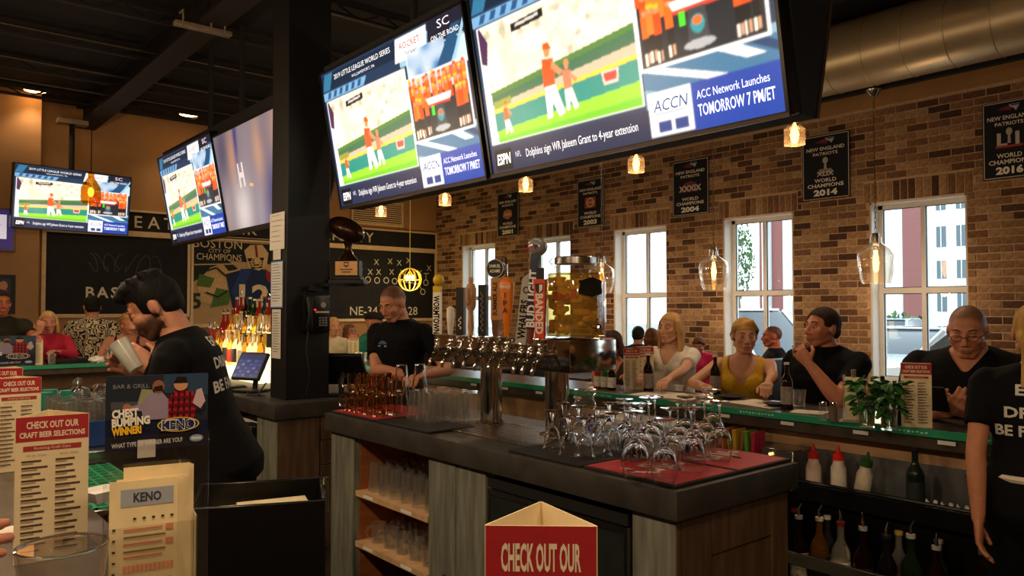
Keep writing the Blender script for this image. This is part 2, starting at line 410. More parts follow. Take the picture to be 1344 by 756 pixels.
def car(loc, rotz, col, label, h=1.45, suv=False):
    t = thing('parked_car', label, 'car', loc, rotz, 'cars in the lot outside')
    cm = M('car_'+col[1:], col, rough=.15, coat=1, var=.02); dk = M('car_glass', '#1d2a33', rough=.05, spec=.9); rb = M('tyre', '#151515', rough=.8)
    s_ = .12 if suv else 0
    side = [(-2.2,.35),(-2.22,.7),(-2.1,.88),(-1.0,.95),(1.5,.98+s_),(2.1,.9+s_),(2.2,.55),(2.15,.3)]
    W = .88
    rings = []
    for yy, k in ((-W, .9), (-W*.93, 1.0), (W*.93, 1.0), (W, .9)):
        rings.append([(x*(.985 if k < 1 else 1), yy, z if k == 1 else z*.97+.02) for x, z in side])
    MB().loft(rings).build('body', cm, t, smooth=30)
    cab = [(-1.25,.92),(-.55,h-.05),(.0,h),(.9,h-.02),(1.55 if not suv else 1.95,.95+s_)]
    rr = []
    for yy, inn in ((-W*.9, 0), (-W*.74, 1), (W*.74, 1), (W*.9, 0)):
        rr.append([(x*(.96 if inn == 0 else 1), yy if z < 1.0+s_ else yy*.86, z) for x, z in cab])
    MB().loft(rr).build('cabin_glass', dk, t, smooth=30)
    MB().box((-.5, -W*.66, h-.03), (.95, W*.66, h+.015), .012).build('roof', cm, t)
    for s in (-1, 1):
        for x0, x1 in ((-1.22, -.52), (.25, .3), (1.5, 1.0)): MB().tube([(x0, s*W*.90, .93), (x1, s*W*.72, h-.02)], .035, 6).build('pillar', cm, t)
    for x in (-1.4, 1.35):
        for s in (-1, 1):
            w_ = MB().cyl((x, s*W*.78, .33), (x, s*W*1.0, .33), .33, n=18).build('wheel', rb, t)
            MB().cyl((x, s*W*1.0, .33), (x, s*W*1.02, .33), .2, n=12).build('hub_cap', STEEL, w_)
    for s in (-1, 1):
        MB().ell((-2.12, s*.62, .70), (.08, .16, .08), 10, 6).build('headlight', M('headlight', '#e8eef0', rough=.05), t)
        MB().cbox((-.95, s*.98, .98), (.12, .16, .12), .03).build('mirror', cm, t)
    return t
car((11.3, 3.0, -.15), 80, '#e2e6ea', 'large pale silver car parked right outside the window beside the man with glasses', 1.5)
car((16.4, 3.6, -.15), 12, '#5f666d', 'dark grey car parked beyond the pale silver one', 1.42)
car((15.6, 6.4, -.15), 10, '#c9cfd4', 'silver car seen through the window behind the woman in yellow, lower one', 1.4)
car((12.6, 8.4, -.15), 78, '#eef0f2', 'white van-like car filling the lower window behind the woman in white', 1.75, True)
car((20.6, 9.2, -.15), 8, '#9aa3ab', 'grey wagon at the back of the lot, seen above the silver car', 1.5, True)
car((17.5, 12.3, -.15), 80, '#f2f3f4', 'white car at the back of the lot behind the white van', 1.4)
car((20.6, 6.0, -.15), 8, '#d9dde0', 'pale car in the second parking row before the hedge', 1.45)
LEAF = M('leaf_green', '#4d6b3c', rough=.7, var=.4, scale=12); LEAFP = M('grass_pale', '#b9ad72', rough=.8, var=.3)
BARK = M('bark', '#5a4a3c', rough=.9)
def leaves(name, n, rx, rz, size, mat, parent, c=(0,0,0), up=False):
    mb = MB(); rnd = random.Random(n)
    for _ in range(n):
        a, b = rnd.uniform(0, 6.28), rnd.uniform(-1, 1); r_ = rnd.random()**.4; q = math.sqrt(1-b*b)
        p = Vector((c[0]+rx*r_*q*math.cos(a), c[1]+rx*r_*q*math.sin(a), c[2]+rz*r_*b))
        if up:
            p = Vector((c[0]+.12*math.cos(a)*r_, c[1]+.12*math.sin(a)*r_, c[2])); tip = p+Vector((rx*math.cos(a)*r_, rx*math.sin(a)*r_, rz*(1.1-.4*r_))); s_ = Vector((-math.sin(a), math.cos(a), 0))*size
            mb.add([p-s_, p+s_, tip], [(0, 1, 2)]); continue
        e = Euler((rnd.uniform(0, 6), rnd.uniform(0, 6), 0)).to_matrix(); s_ = size*rnd.uniform(.6, 1.3)
        mb.add([p+e@Vector(v) for v in ((-s_,0,0),(0,-s_*.5,0),(s_,0,0),(0,s_*.5,0))], [(0,1,2,3)])
    o = mb.build(name, mat, parent, smooth=0, recalc=False); o['kind'] = 'stuff'; return o
tr = thing('tree', 'leafy green tree seen through the window behind the woman in yellow', 'tree', (30, 19.9, -.15))
MB().tube([(0,0,0),(.05,0,1.5),(0,.1,3.0)], [.14,.1,.06], 8).build('trunk', BARK, tr); leaves('crown', 700, .75, 1.9, .12, LEAF, tr, (0, 0, 4.0))
for i, (y, lab) in enumerate(((2.4, 'rounded green bush by the building, nearest the glasses man'), (5.2, 'rounded green bush by the building behind the pale grass'), (7.6, 'rounded green bush by the red-brown tower'), (10.5, 'low green bush at the end of the lot'))):
    b_ = thing('bush', lab, 'bush', (24.6, y, -.15)); leaves('foliage', 900, .95, .8, .11, LEAF, b_, (0, 0, .85)); MB().cyl((0,0,0), (0,0,.7), .05).build('stem', BARK, b_)
og = thing('ornamental_grass', 'pale plume of ornamental grass at the edge of the lot', 'plant', (21.6, 4.1, -.15)); leaves('blades', 400, .9, 1.7, .03, LEAFP, og, up=True); MB().cyl((0,0,0), (0,0,.2), .15).build('crown_base', LEAFP, og)

# duct with spiral seams, sprinkler rail
DUCT = M('duct_metal', '#cbb794', rough=.36, metal=.6, var=.1, scale=3)
dt = thing('air_duct', 'wide round spiral metal duct running along the brick wall', 'duct', (7.36, 4, 4.09))
MB().cyl((0, -8.9, 0), (0, 8.1, 0), .335, n=48).build('duct_pipe', DUCT, dt, smooth=40)
for k in range(46):
    y = -8.6+k*.36; mb = MB(); pts = [(.336*math.cos(a), y+.07*a/6.28, .336*math.sin(a)) for a in [6.2832*j/40 for j in range(41)]]
    mb.tube(pts, .006, 5).build('seam', DUCT, dt)
MB().box((-.45, -1.0, -.34), (.3, -.4, -.02)).build('branch_box', DUCT, dt).location = (.1, 6.0, -.03)
tag(MB().box((7.69, -4.9, 3.80), (7.77, BY-.05, 3.88)).build('ceiling_rail', BLACKM), 'black suspended rail running just below the round duct', 'rail')
# ------------------------------------------------------------------ lamps
BULB = M('lamp_filament', '#ffb45a', emit=9, var=0)
GLOW = M('lamp_can', '#ffc47a', emit=16, var=0)
LGLASS = thin_glass('lamp_glass', (.96, .91, .83), 1.0, power=1.5, base=.07, body=.03, bodycol=(1, .78, .5))
WGLASS = thin_glass('warm_lamp_glass', (1, .93, .82), 1.0, power=1.8, base=.08, body=.05, bodycol=(1, .72, .4))
AMBER = thin_glass('amber_glass', (.75, .42, .10), .9, body=.03, bodycol=(.8, .4, .05))
def light(name, loc, energy, col=(1, .73, .47), size=.05, parent=None, spot=None):
    d = bpy.data.lights.new(name, 'SPOT' if spot else 'POINT'); d.energy = energy*EV; d.color = col; d.shadow_soft_size = size
    if spot: d.spot_size = R(spot); d.spot_blend = .6
    o = bpy.data.objects.new(name, d); COL.objects.link(o); o.location = loc
    if parent: o.parent = parent
    return o
# pendants above the east bar counter: short clear cylinders on cords
for k, px in enumerate((500, 584, 690, 835, 1043)):
    nm = ['at the far end of the row', 'second from the far end', 'third, below the two screens', 'below the largest screen', 'by the 2014 banner'][k]
    p = at(px, 279-(px-500)*.180, X=4.12)
    t = thing('pendant_lamp', 'small clear glass bulb pendant over the long bar, ' + nm, 'lamp', (p.x, p.y, p.z), 0, 'pendants over the bar')
    MB().cyl((0,0,.17), (0,0,CZ-p.z), .004, n=6).build('cord', BLACK, t)
    MB().lathe([(.02,.17),(.03,.16),(.03,.10),(.022,.09)], 14).build('socket', BLACK, t)
    MB().lathe([(.058,-.040),(.060,.0),(.060,.05),(.03,.08)], 22, cap=False).build('glass_shade', WGLASS, t)
    MB().lathe([(.006,.09),(.016,.06),(.026,.02),(.016,-.022),(.004,-.03)], 12).build('bulb', BULB, t)
    light('bar_pendant_light', (0, 0, -.09), 13, parent=t)
for k in range(6):      # unseen row added over the near bar to light taps and counters
    t = thing('pendant_lamp', 'small clear glass bulb pendant over the near bar, number %s from the corner' % ('one two three four five six'.split()[k]), 'lamp', (.12, -.75+1.5*k, 2.62), 0, 'pendants over the near bar')
    MB().cyl((0,0,.17), (0,0,CZ-2.62), .004, n=6).build('cord', BLACK, t); MB().lathe([(.02,.17),(.03,.16),(.03,.10),(.022,.09)], 14).build('socket', BLACK, t)
    MB().lathe([(.062,-.05),(.064,.0),(.064,.09),(.03,.115)], 22, cap=False).build('glass_shade', LGLASS, t); MB().lathe([(.006,.09),(.016,.06),(.026,.02),(.016,-.022),(.004,-.03)], 12).build('bulb', BULB, t)
    light('near_bar_light', (0, 0, -.09), 40, parent=t)
# pendants over the booths, jug-shaped glass
for k, (px, by) in enumerate(((1150, 372), (937, 380), (790, 384))):
    p = at(px, by, X=7.66)
    t = thing('jug_pendant', 'jug-shaped clear glass pendant on a chain, ' + ['in front of the rightmost window', 'between the two middle windows', 'farthest along the wall behind the drink jar'][k], 'lamp', (p.x, p.y, p.z), 0, 'jug pendants over the booths')
    MB().lathe([(.128,0),(.145,.04),(.168,.18),(.176,.27),(.160,.32),(.09,.375),(.055,.40),(.05,.46),(.055,.47)], 28, cap=False).build('glass_shade', LGLASS, t)
    MB().lathe([(.03,.50),(.035,.48),(.03,.36),(.02,.33)], 14).build('socket', STEEL, t)
    MB().lathe([(.008,.34),(.02,.29),(.030,.21),(.022,.13),(.006,.11)], 12).build('bulb', BULB, t)
    top = 3.79-p.z; n = int((top-.5)/.05); ch = MB()
    for j in range(n):
        z0 = .5+j*.05; ax = j % 2
        pts = [((.010*math.cos(a) if ax else 0), (0 if ax else .010*math.cos(a)), z0+.03+.032*math.sin(a)) for a in [6.2832*q/8 for q in range(8)]]
        ch.tube(pts, .003, 4, closed=True)
    ch.build('chain', STEEL, t); MB().lathe([(.01, top-.09), (.07, top-.02), (.075, top)], 18).build('canopy', STEEL, t)
    light('booth_light', (0, 0, -.06), 13, parent=t)
# recessed ceiling cans: a visible pair, the rest added unseen for fill light
CANS = [(46,118),(248,150)]
cans = [at(px, py, Z=CZ-.02) for px, py in CANS] + [Vector(q) for q in ((.4, 8.6, CZ-.02), (-2.5, 9.5, CZ-.02), (5.4, 10.4, CZ-.02), (5.4, 6.5, CZ-.02), (5.4, 2.8, CZ-.02), (-1.4, 2.0, CZ-.02), (-1.4, -1.2, CZ-.02), (1.4, -.8, CZ-.02), (7.6, .5, CZ-.02), (.7, 5.2, CZ-.02))]
for k, p in enumerate(cans):
    lab = ['round recessed downlight at the far left of the ceiling', 'round recessed downlight above the tilted far screen pair'][k] if k < 2 else 'round recessed downlight in the dark ceiling, ' + ['over the far bar', 'over the far left corner', 'before the football chalkboard', 'over the middle aisle', 'over the booth aisle', 'left of the near bar', 'behind the near bar', 'over the camera', 'over the nearest booth', 'over the bearded bartender'][k-2]
    t = thing('recessed_downlight', lab, 'lamp', (p.x, p.y, CZ), 0, 'recessed ceiling downlights')
    MB().lathe([(.16,-.004),(.16,-.02),(.13,-.022),(.125,-.004)], 20).build('ring', BLACKM, t)
    MB().cyl((0,0,-.030), (0,0,-.012), .125, n=20).build('diffuser', GLOW, t)
    light('can_light', (0, 0, -.06), 25 if k < 2 else 110, (1, .73, .47), .09, t, 110)
# amber bottle pendant before the far left screen, wire globe chandelier
p = at(119, 268, Y=10.6)
t = thing('amber_bottle_pendant', 'amber bottle-shaped glass pendant hanging before the far left screen', 'lamp', p)
MB().lathe([(.10,0),(.115,.08),(.11,.20),(.06,.29),(.035,.33),(.035,.40)], 20, cap=False).build('glass_shade', AMBER, t)
MB().cyl((0,0,.38), (0,0,CZ-p.z), .006, n=6).build('cord', BLACK, t); MB().ell((0,0,.15), (.035,.035,.06), 10, 7).build('bulb', BULB, t)
light('amber_light', (0,0,-.06), 5, parent=t)
p = at(538, 367, Y=10.9)
t = thing('wire_globe_chandelier', 'glowing gold wire globe chandelier hanging by the football chalkboard', 'chandelier', p)
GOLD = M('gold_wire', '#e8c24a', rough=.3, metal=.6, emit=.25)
for k in range(6):
    a = math.pi*k/6
    MB().tube([(.19*math.cos(b)*math.cos(a), .19*math.cos(b)*math.sin(a), .19*math.sin(b)) for b in [6.2832*j/28 for j in range(28)]], .0055, 5, closed=True).build('hoop', GOLD, t)
MB().tube([(.19*math.cos(b), .19*math.sin(b), 0) for b in [6.2832*j/28 for j in range(28)]], .0055, 5, closed=True).build('hoop', GOLD, t)
for q in range(3):
    a = q*2.094; MB().ell((.06*math.cos(a), .06*math.sin(a), .03), (.032,.032,.05), 10, 7).build('bulb', BULB, t); MB().cyl((.06*math.cos(a), .06*math.sin(a), .07), (0,0,.15), .008, n=6).build('lamp_arm', GOLD, t)
MB().cyl((0,0,.19), (0,0,CZ-p.z), .006, n=6).build('chain', GOLD, t)
light('globe_light', (0,0,-.1), 30, (1, .72, .3), .08, t)

# ------------------------------------------------------------------ bar counters (ring) and islands
STONE = M('dark_stone_top', '#4a4138', rough=.28, var=.3, scale=12, spec=.6)
EDGE = M('counter_edge', '#38332d', rough=.55, var=.3, scale=10, bump=.15)
GRNG = M('green_edge_strip', '#2f9a72', rough=.35, var=.12, scale=8)
PANELW = M('bar_panel_wood', '#b08a63', rough=.55, var=.15, scale=3, stretch=(1, 1, 6))
SHEET = M('galvanised_sheet', '#8d8f90', rough=.35, metal=.75, var=.25, scale=7)
GREYP = M('grey_painted_planks', '#77786a', rough=.65, var=.3, scale=5, stretch=(6, 6, .7), bump=.12)
BROWNP = M('brown_stained_planks', '#5c4632', rough=.6, var=.3, scale=5, stretch=(6, 6, .7), bump=.12)
BZ = 1.09
def bar_leg(label, lo, hi, inner, group=None):
    """lo,hi = plan rectangle; inner = side facing the bartenders: '-x','+x','-y'"""
    t = thing('bar_counter', label, 'bar counter', ((lo[0]+hi[0])/2, (lo[1]+hi[1])/2, 0))
    cx, cy = t.location.x, t.location.y; x0, y0, x1, y1 = lo[0]-cx, lo[1]-cy, hi[0]-cx, hi[1]-cy
    MB().box((x0, y0, BZ-.085), (x1, y1, BZ), .006).build('countertop', STONE, t)
    g = .012
    if inner == '-x':
        MB().box((x0-g, y0, BZ-.03), (x0, y1, BZ+.004), .002).build('edge_strip', GRNG, t)
        MB().box((x0+.08, y0, .0), (x0+.14, y1, BZ-.085)).build('front_panel', PANELW, t); 
        MB().cyl((x1+.12, y0, .2), (x1+.12, y1, .2), .025).build('foot_rail', STEEL, t)
    elif inner == '+x':
        MB().box((x1, y0, BZ-.03), (x1+g, y1, BZ+.004), .002).build('edge_strip', EDGE, t)
        MB().box((x1-.32, y0, .0), (x1-.24, y1, BZ-.085)).build('front_panel', PANELW, t)
    else:
        MB().box((x0, y0-g, BZ-.03), (x1, y0, BZ+.004), .002).build('edge_strip', GRNG, t)
        MB().box((x0, y0+.24, 0), (x1, y0+.32, BZ-.085)).build('front_panel', M('far_bar_panel', '#7c5a3a', rough=.6), t)
        MB().box((x0, y0+.05, .80), (x1, y0+.24, .86)).build('under_shelf', SHEET, t)
    return t
EX0, EX1 = 3.45, 3.91
east = bar_leg('long bar counter with a green edge strip where four people sit before the brick wall', (EX0, -1.2), (EX1, 8.6), '-x')
north = bar_leg('far bar counter with a green glass edge below the baseball chalkboard', (-.35, 8.05), (EX0-.001, 8.6), '-y')
west = thing('bar_counter', 'near bar counter holding the beer menus and keno stand', 'bar counter', (0, 0, 0))
wp = [(-.35, -1.2), (.57, -1.2), (.57, 1.0), (.45, 1.36), (.45, 8.04), (-.35, 8.04)]
MB().loft([[(x, y, z) for x, y in wp] for z in (BZ-.085, BZ-.004, BZ)]).build('countertop', STONE, west, smooth=20)
MB().box((.20, -1.2, 0), (.28, 8.04, BZ-.085)).build('front_panel', PANELW, west)
# white tags and ad lettering on the east edge strip
for k in range(16):
    y = 4.5-k*.36; kw = dict(parent=east, loc=(EX0-.0135-east.location.x, y-east.location.y, 0), rot=(0, 0, R(-90)))
    Paint(.0002).rect(-.07, BZ-.053, 0, BZ-.036, '#e6e2d8').build('price_tag', PRINT, **kw)
    if k % 3 != 1:
        pt = Paint(.0002)
        for q in range(11): pt.rect(.06+.018*q, BZ-.018+.002*((q*7) % 3), .06+.018*q+.011, BZ-.008-.002*((q*5) % 2), '#bfe8d6', True)
        o = pt.build('edge_marks', PRINT, **kw); o['kind'] = 'stuff'

def planks(parent, name, face, a0, a1, z0, z1, n, at_, mat, d=.02, gap=.004):
    """vertical planks on a face: face '-x' lies in the plane x = at_, '-y' in y = at_"""
    w = (a1-a0)/n
    for k in range(n):
        lo_, hi_ = a0+k*w+gap/2, a0+(k+1)*w-gap/2; e = random.uniform(0, .003)
        b = MB().box((at_-e, lo_, z0), (at_+d, hi_, z1), .002) if face == '-x' else MB().box((lo_, at_-e, z0), (hi_, at_+d, z1), .002)
        b.build(name, mat, parent)
# island 1 (beer tap island)
IX0, IX1, IY0, IY1, IZ = 2.05, 2.81, 1.60, 4.14, 1.0
isl = thing('tap_island', 'grey planked island cabinet with dark top holding beer taps and glasses', 'cabinet', (0, 0, 0))
MB().box((IX0, IY0, IZ-.10), (IX1, IY1, IZ), .006, seg=2).build('countertop', EDGE, isl)
INW = M('orange_plywood', '#9c5a2c', rough=.6, var=.2, scale=4, stretch=(1, 1, 5))  # orange light of the shelf recess put into the lining colour
bx = IX0+.03; by = IY0+.03
MB().box((bx+.42, by+.02, .05), (IX1-.03, IY1-.03, IZ-.10)).box((bx+.02, 3.83, .05), (bx+.42, IY1-.03, IZ-.10)).box((bx+.02, 2.62, .05), (bx+.42, 3.10, IZ-.10)).box((bx+.02, by+.02, .05), (bx+.42, 1.83, IZ-.10)).build('carcass', GREYP, isl)
MB().box((bx, by, 0), (IX1-.03, IY1-.03, .06)).build('plinth', BLACKM, isl)
MB().box((bx+.40, 3.10, .06), (bx+.42, 3.83, IZ-.10)).box((bx+.03, 3.82, .06), (bx+.42, 3.835, IZ-.10)).box((bx+.03, 3.095, .06), (bx+.42, 3.11, IZ-.10)).build('shelf_lining', INW, isl)
for z in (.575, .30):
    s_ = MB().box((bx+.0, 3.11, z), (bx+.40, 3.82, z+.028)).build('shelf', M('pale_shelf_wood', '#c9a377', rough=.55, var=.15), isl)
    for y in (3.68, 3.30): MB().box((bx-.002, y-.05, z+.006), (bx, y+.05, z+.022)).build('shelf_tag', WHITE, s_)
planks(isl, 'plank', '-x', 3.84, IY1-.03, .0, IZ-.10, 1, bx, GREYP)
planks(isl, 'plank', '-x', 2.66, 3.10, .0, IZ-.10, 2, bx, GREYP)
planks(isl, 'plank', '-x', by, 1.82, .0, IZ-.10, 1, bx, GREYP)
planks(isl, 'plank', '-y', bx, bx+.20, .0, IZ-.10, 1, by, BROWNP)
planks(isl, 'plank', '-y', IX1-.15, IX1-.03, .0, IZ-.10, 1, by, BROWNP)
planks(isl, 'plank', '-y', bx+.20, IX1-.15, .74, IZ-.10, 1, by, BROWNP)
planks(isl, 'plank', '-y', bx+.20, IX1-.15, .40, .735, 1, by+.006, BROWNP)
planks(isl, 'plank', '-y', bx+.20, IX1-.15, .0, .395, 1, by, BROWNP)
# black under-counter fridge in the island
fr = thing('undercounter_fridge', 'black under-counter fridge with steel-trimmed door in the island', 'fridge', (bx, 2.24, 0))
MB().box((.03, -.40, .08), (.40, .40, .87)).build('body', BLACK, fr)
dr = MB().box((.0, -.395, .10), (.035, .395, .80), .004).build('door', M('fridge_door', '#262b28', rough=.3, var=.15), fr)
MB().box((-.004, -.40, .80), (.02, .40, .825)).build('trim', STEEL, dr); [MB().box((-.004, y, .10), (.02, y+.015, .80)).build('side_trim', STEEL, dr) for y in (-.40, .385)]
MB().cyl((-.01, -.355, .62), (.0, -.355, .62), .018, n=14).build('lock', BLACKM, dr)
MB().box((.0, -.40, .83), (.03, .40, .87)).build('grille', BLACKM, fr)
# island 2 (column, register and liquor)
JX0, JX1, JY0, JY1, JZ = 2.02, 2.95, 4.78, 7.75, .985
is2 = thing('register_island', 'grey and brown planked island around the black column with liquor shelves', 'cabinet', (0, 0, 0))
MB().box((JX0, JY0, JZ-.10), (JX1, JY1, JZ), .006, seg=2).build('countertop', EDGE, is2)
MB().box((JX0+.06, JY0+.05, .02), (JX1-.03, JY0+.34, JZ-.10)).box((JX0+.5, JY0+.34, .02), (JX1-.03, JY1-.03, JZ-.10)).build('carcass', BROWNP, is2)
planks(is2, 'plank', '-x', JY0+.03, JY0+.36, 0, JZ-.10, 2, JX0+.03, GREYP)
planks(is2, 'plank', '-x', JY0+1.05, JY1-.03, 0, JZ-.10, 9, JX0+.03, GREYP)
planks(is2, 'plank', '-y', JX0+.03, JX0+.33, 0, JZ-.10, 1, JY0+.03, BROWNP)
for z0, z1 in ((.0, .30), (.305, .55), (.555, .715), (.72, JZ-.10)): planks(is2, 'plank', '-y', JX0+.335, JX1-.03, z0, z1, 1, JY0+.03, BROWNP)
vt = thing('vented_cooler', 'black cooler with a louvred grille beside the grey planks', 'cooler', (JX0+.0, JY0+.70, 0))
MB().box((0, -.30, .04), (.46, .30, .80), .006).build('body', BLACK, vt)
for k in range(30): MB().box((-.012, -.22, .12+k*.021), (.004, .18, .131+k*.021)).build('louvre', M('louvre_metal', '#6e6556', rough=.4, metal=.6), vt)
pp = thing('paper_stack', 'loose receipts and papers lying on top of the vented cooler', 'papers', (JX0+.2, JY0+.70, .80))
for k in range(5): MB().cbox((random.uniform(-.05,.05), random.uniform(-.1,.1), .003+.004*k), (.21, .28, .003)).build('sheet', WHITE, pp, rot=(0, 0, R(random.uniform(-25, 25))))

# ------------------------------------------------------------------ black column with papers and phone
colm = thing('column', 'square black column standing on the register island up to the ceiling', 'column', (2.325, 5.105, JZ))
MB().box((-.145, -.135, 0), (.17, .135, CZ-JZ), .004).build('shaft', BLACK, colm)
def paper(label, px0, py0, px1, py1, col, lines, border=None):
    p = at((px0+px1)/2, py1, X=2.172); q = at((px0+px1)/2, py0, X=2.172); h = q.z-p.z; w = (px1-px0)*.0112
    t = thing('notice_sheet', label, 'paper', (2.174, 5.125, p.z), -90)
    MB().box((-w/2, -.002, 0), (w/2, 0, h)).build('sheet', WHITE, t, smooth=0)
    pt = Paint(.0003); pt.rect(-w/2, 0, w/2, h, border or col); pt.rect(-w/2+.008, .008, w/2-.008, h-.008, col)
    for k in range(lines):
        z = h*(.92-.84*k/lines); pt.rect(-w*.38, z, random.uniform(.1, .4)*w, z+h*.012, '#7d7a75', True)
    pt.build('print', PRINT, t, loc=(0, -.0022, 0)); return t
paper('upper white notice sheet taped to the black column', 350, 280, 372, 328, '#e4dfd2', 6)
paper('small white slip below the top notice on the black column', 357, 328, 368, 341, '#ded9cc', 3)
paper('blue-bordered printed list taped to the black column', 352, 343, 370, 404, '#d9dbd8', 14, '#5b83b8')
paper('long narrow white receipt strip low on the black column', 353, 406, 366, 470, '#d8d3c6', 16)
ph = thing('wall_phone', 'black payphone-style wall phone with keypad on the column', 'phone', (2.40, 4.968, 1.44))
MB().box((-.12, -.05, 0), (.075, 0, .26), .012, seg=2).build('body', M('phone_black', '#0c0c0d', rough=.3), ph)
MB().tube([(-.09, -.06, .03), (-.095, -.085, .06), (-.095, -.09, .13), (-.095, -.085, .20), (-.09, -.06, .235)], [.024,.022,.015,.022,.024], 10).build('handset', BLACK, ph)
kg = M('key_grey', '#9b968c', rough=.5)
for r_ in range(4):
    for c_ in range(3): MB().cbox((-.005+c_*.023, -.054, .05+r_*.017), (.015, .008, .010), .002).build('key', kg, ph)
MB().cyl((.02, -.056, .19), (.02, -.05, .19), .02, n=16).build('speaker_disc', kg, ph)
MB().box((-.035, -.053, .135), (.065, -.05, .148)).build('display_strip', M('display_pale', '#c8bda8', rough=.4), ph)
MB().cyl((-.04, -.056, .157), (-.04, -.05, .157), .006, n=8).build('red_led', M('red_led', '#ff2010', emit=4), ph)
MB().tube([(-.09,-.05,.03), (-.11,-.06,-.12), (-.08,-.06,-.28), (-.10,-.05,-.42)], .005, 6).build('coiled_cord', BLACK, ph)

# trophy on the column's far side
tp = thing('football_trophy', 'bronze football trophy on a stepped black base beside the column', 'trophy', at(457, 373, X=2.62), -40); tp.scale = (.88,)*3
p = tp.location
BRZ = M('bronze_dark', '#3a2415', rough=.25, metal=.6, var=.2)
MB().box((-.14,-.10,0), (.14,.10,.035), .004).box((-.115,-.085,.035), (.115,.085,.06), .004).box((-.10,-.07,.06),(.10,.07,.19), .004).build('base', BLACK, tp)
plq = MB().box((-.088,-.076,.07), (.088,-.07,.18)).build('plaque', M('plaque_gold', '#b98e58', rough=.35, metal=.5), tp)
pt = Paint(.0003); pt.poly([(-.02,.175),(.02,.175),(.02,.145),(0,.13),(-.02,.145)], '#5a2a1a'); pt.rect(-.015,.15,.015,.165,'#c99').rect(-.05,.110,.05,.120,'#5a3a1c').rect(-.035,.090,.035,.100,'#5a3a1c'); pt.build('engraving', PRINT, plq, loc=(0,-.0765,0))
MB().lathe([(.085,.19),(.07,.21),(.035,.25),(.028,.30),(.05,.36)], 16).build('stem', BRZ, tp)
MB().ell((-.02,0,.44), (.16,.095,.095), 20, 14, rot=Matrix.Rotation(R(25), 3, 'Y')).build('football', BRZ, tp)
wallshelf = MB().box((-.16, -.06, -.02), (.16, .06, 0)).build('bracket_shelf', BLACK, None, loc=(p.x-.06, p.y+.0, p.z)); tag(wallshelf, 'small black bracket shelf under the football trophy', 'shelf')
MB().box((-.24,-.02,-.05),(-.14,.02,-.015)).build('arm', BLACK, wallshelf)

# ------------------------------------------------------------------ television screens
SCR = M('lit_screen', attr=True, rough=.3, var=0, emit=1.2)
SCRDIM = M('lit_screen_dim', attr=True, rough=.3, var=0, emit=.55)
def person_fig(pt, x, z, s, top, pants, skin='#c98a5e', cap='#d9591c', pose=0):
    pt.poly([(x-.12*s,z),(x-.02*s,z),(x+.05*s,z+.42*s),(x-.1*s,z+.45*s)], pants); pt.poly([(x+.12*s,z-.02*s),(x+.24*s,z+.02*s),(x+.1*s,z+.45*s),(x-.08*s,z+.45*s)], pants)
    pt.poly([(x-.12*s,z+.43*s),(x+.11*s,z+.43*s),(x+.13*s,z+.78*s),(x-.1*s,z+.82*s)], top); pt.poly([(x+.1*s,z+.75*s),(x+.28*s,z+.58*s),(x+.22*s,z+.52*s),(x+.06*s,z+.66*s)], skin)
    pt.disc(x+.02*s, z+.9*s, .065*s, .085*s, skin, 10); pt.poly([(x-.06*s,z+.93*s),(x+.12*s,z+.92*s),(x+.07*s,z+1.02*s),(x-.03*s,z+1.02*s)], cap)
def vnoise(nx, ny, cells, seed):
    r_ = np.random.RandomState(seed).rand(cells+2, cells*2+2); y = np.linspace(0, cells, ny, endpoint=False); x = np.linspace(0, cells*2, nx, endpoint=False)
    yi, xi = y.astype(int), x.astype(int); fy = (y-yi)[:, None]; fx = (x-xi)[None]; fy = fy*fy*(3-2*fy); fx = fx*fx*(3-2*fx)
    g = lambda a, b: r_[np.ix_(yi+a, xi+b)]
    return (g(0,0)*(1-fx)+g(0,1)*fx)*(1-fy)+(g(1,0)*(1-fx)+g(1,1)*fx)*fy
def grid_picture(pt, x0, z0, x1, z1, C):
    """a soft picture as a fine grid of coloured cells; C[row from the bottom, column, rgb]"""
    ny, nx = C.shape[:2]; y = pt._y(); dx, dz = (x1-x0)/nx, (z1-z0)/ny
    vs_ = [(x0+i*dx, y, z0+j*dz) for j in range(ny+1) for i in range(nx+1)]; o = len(pt.mb.v); pt.mb.v += vs_
    for j in range(ny):
        for i in range(nx): a = o+j*(nx+1)+i; pt.mb.f.append((a, a+1, a+nx+2, a+nx+1)); pt.mb.c.append(tuple(C[j, i]))
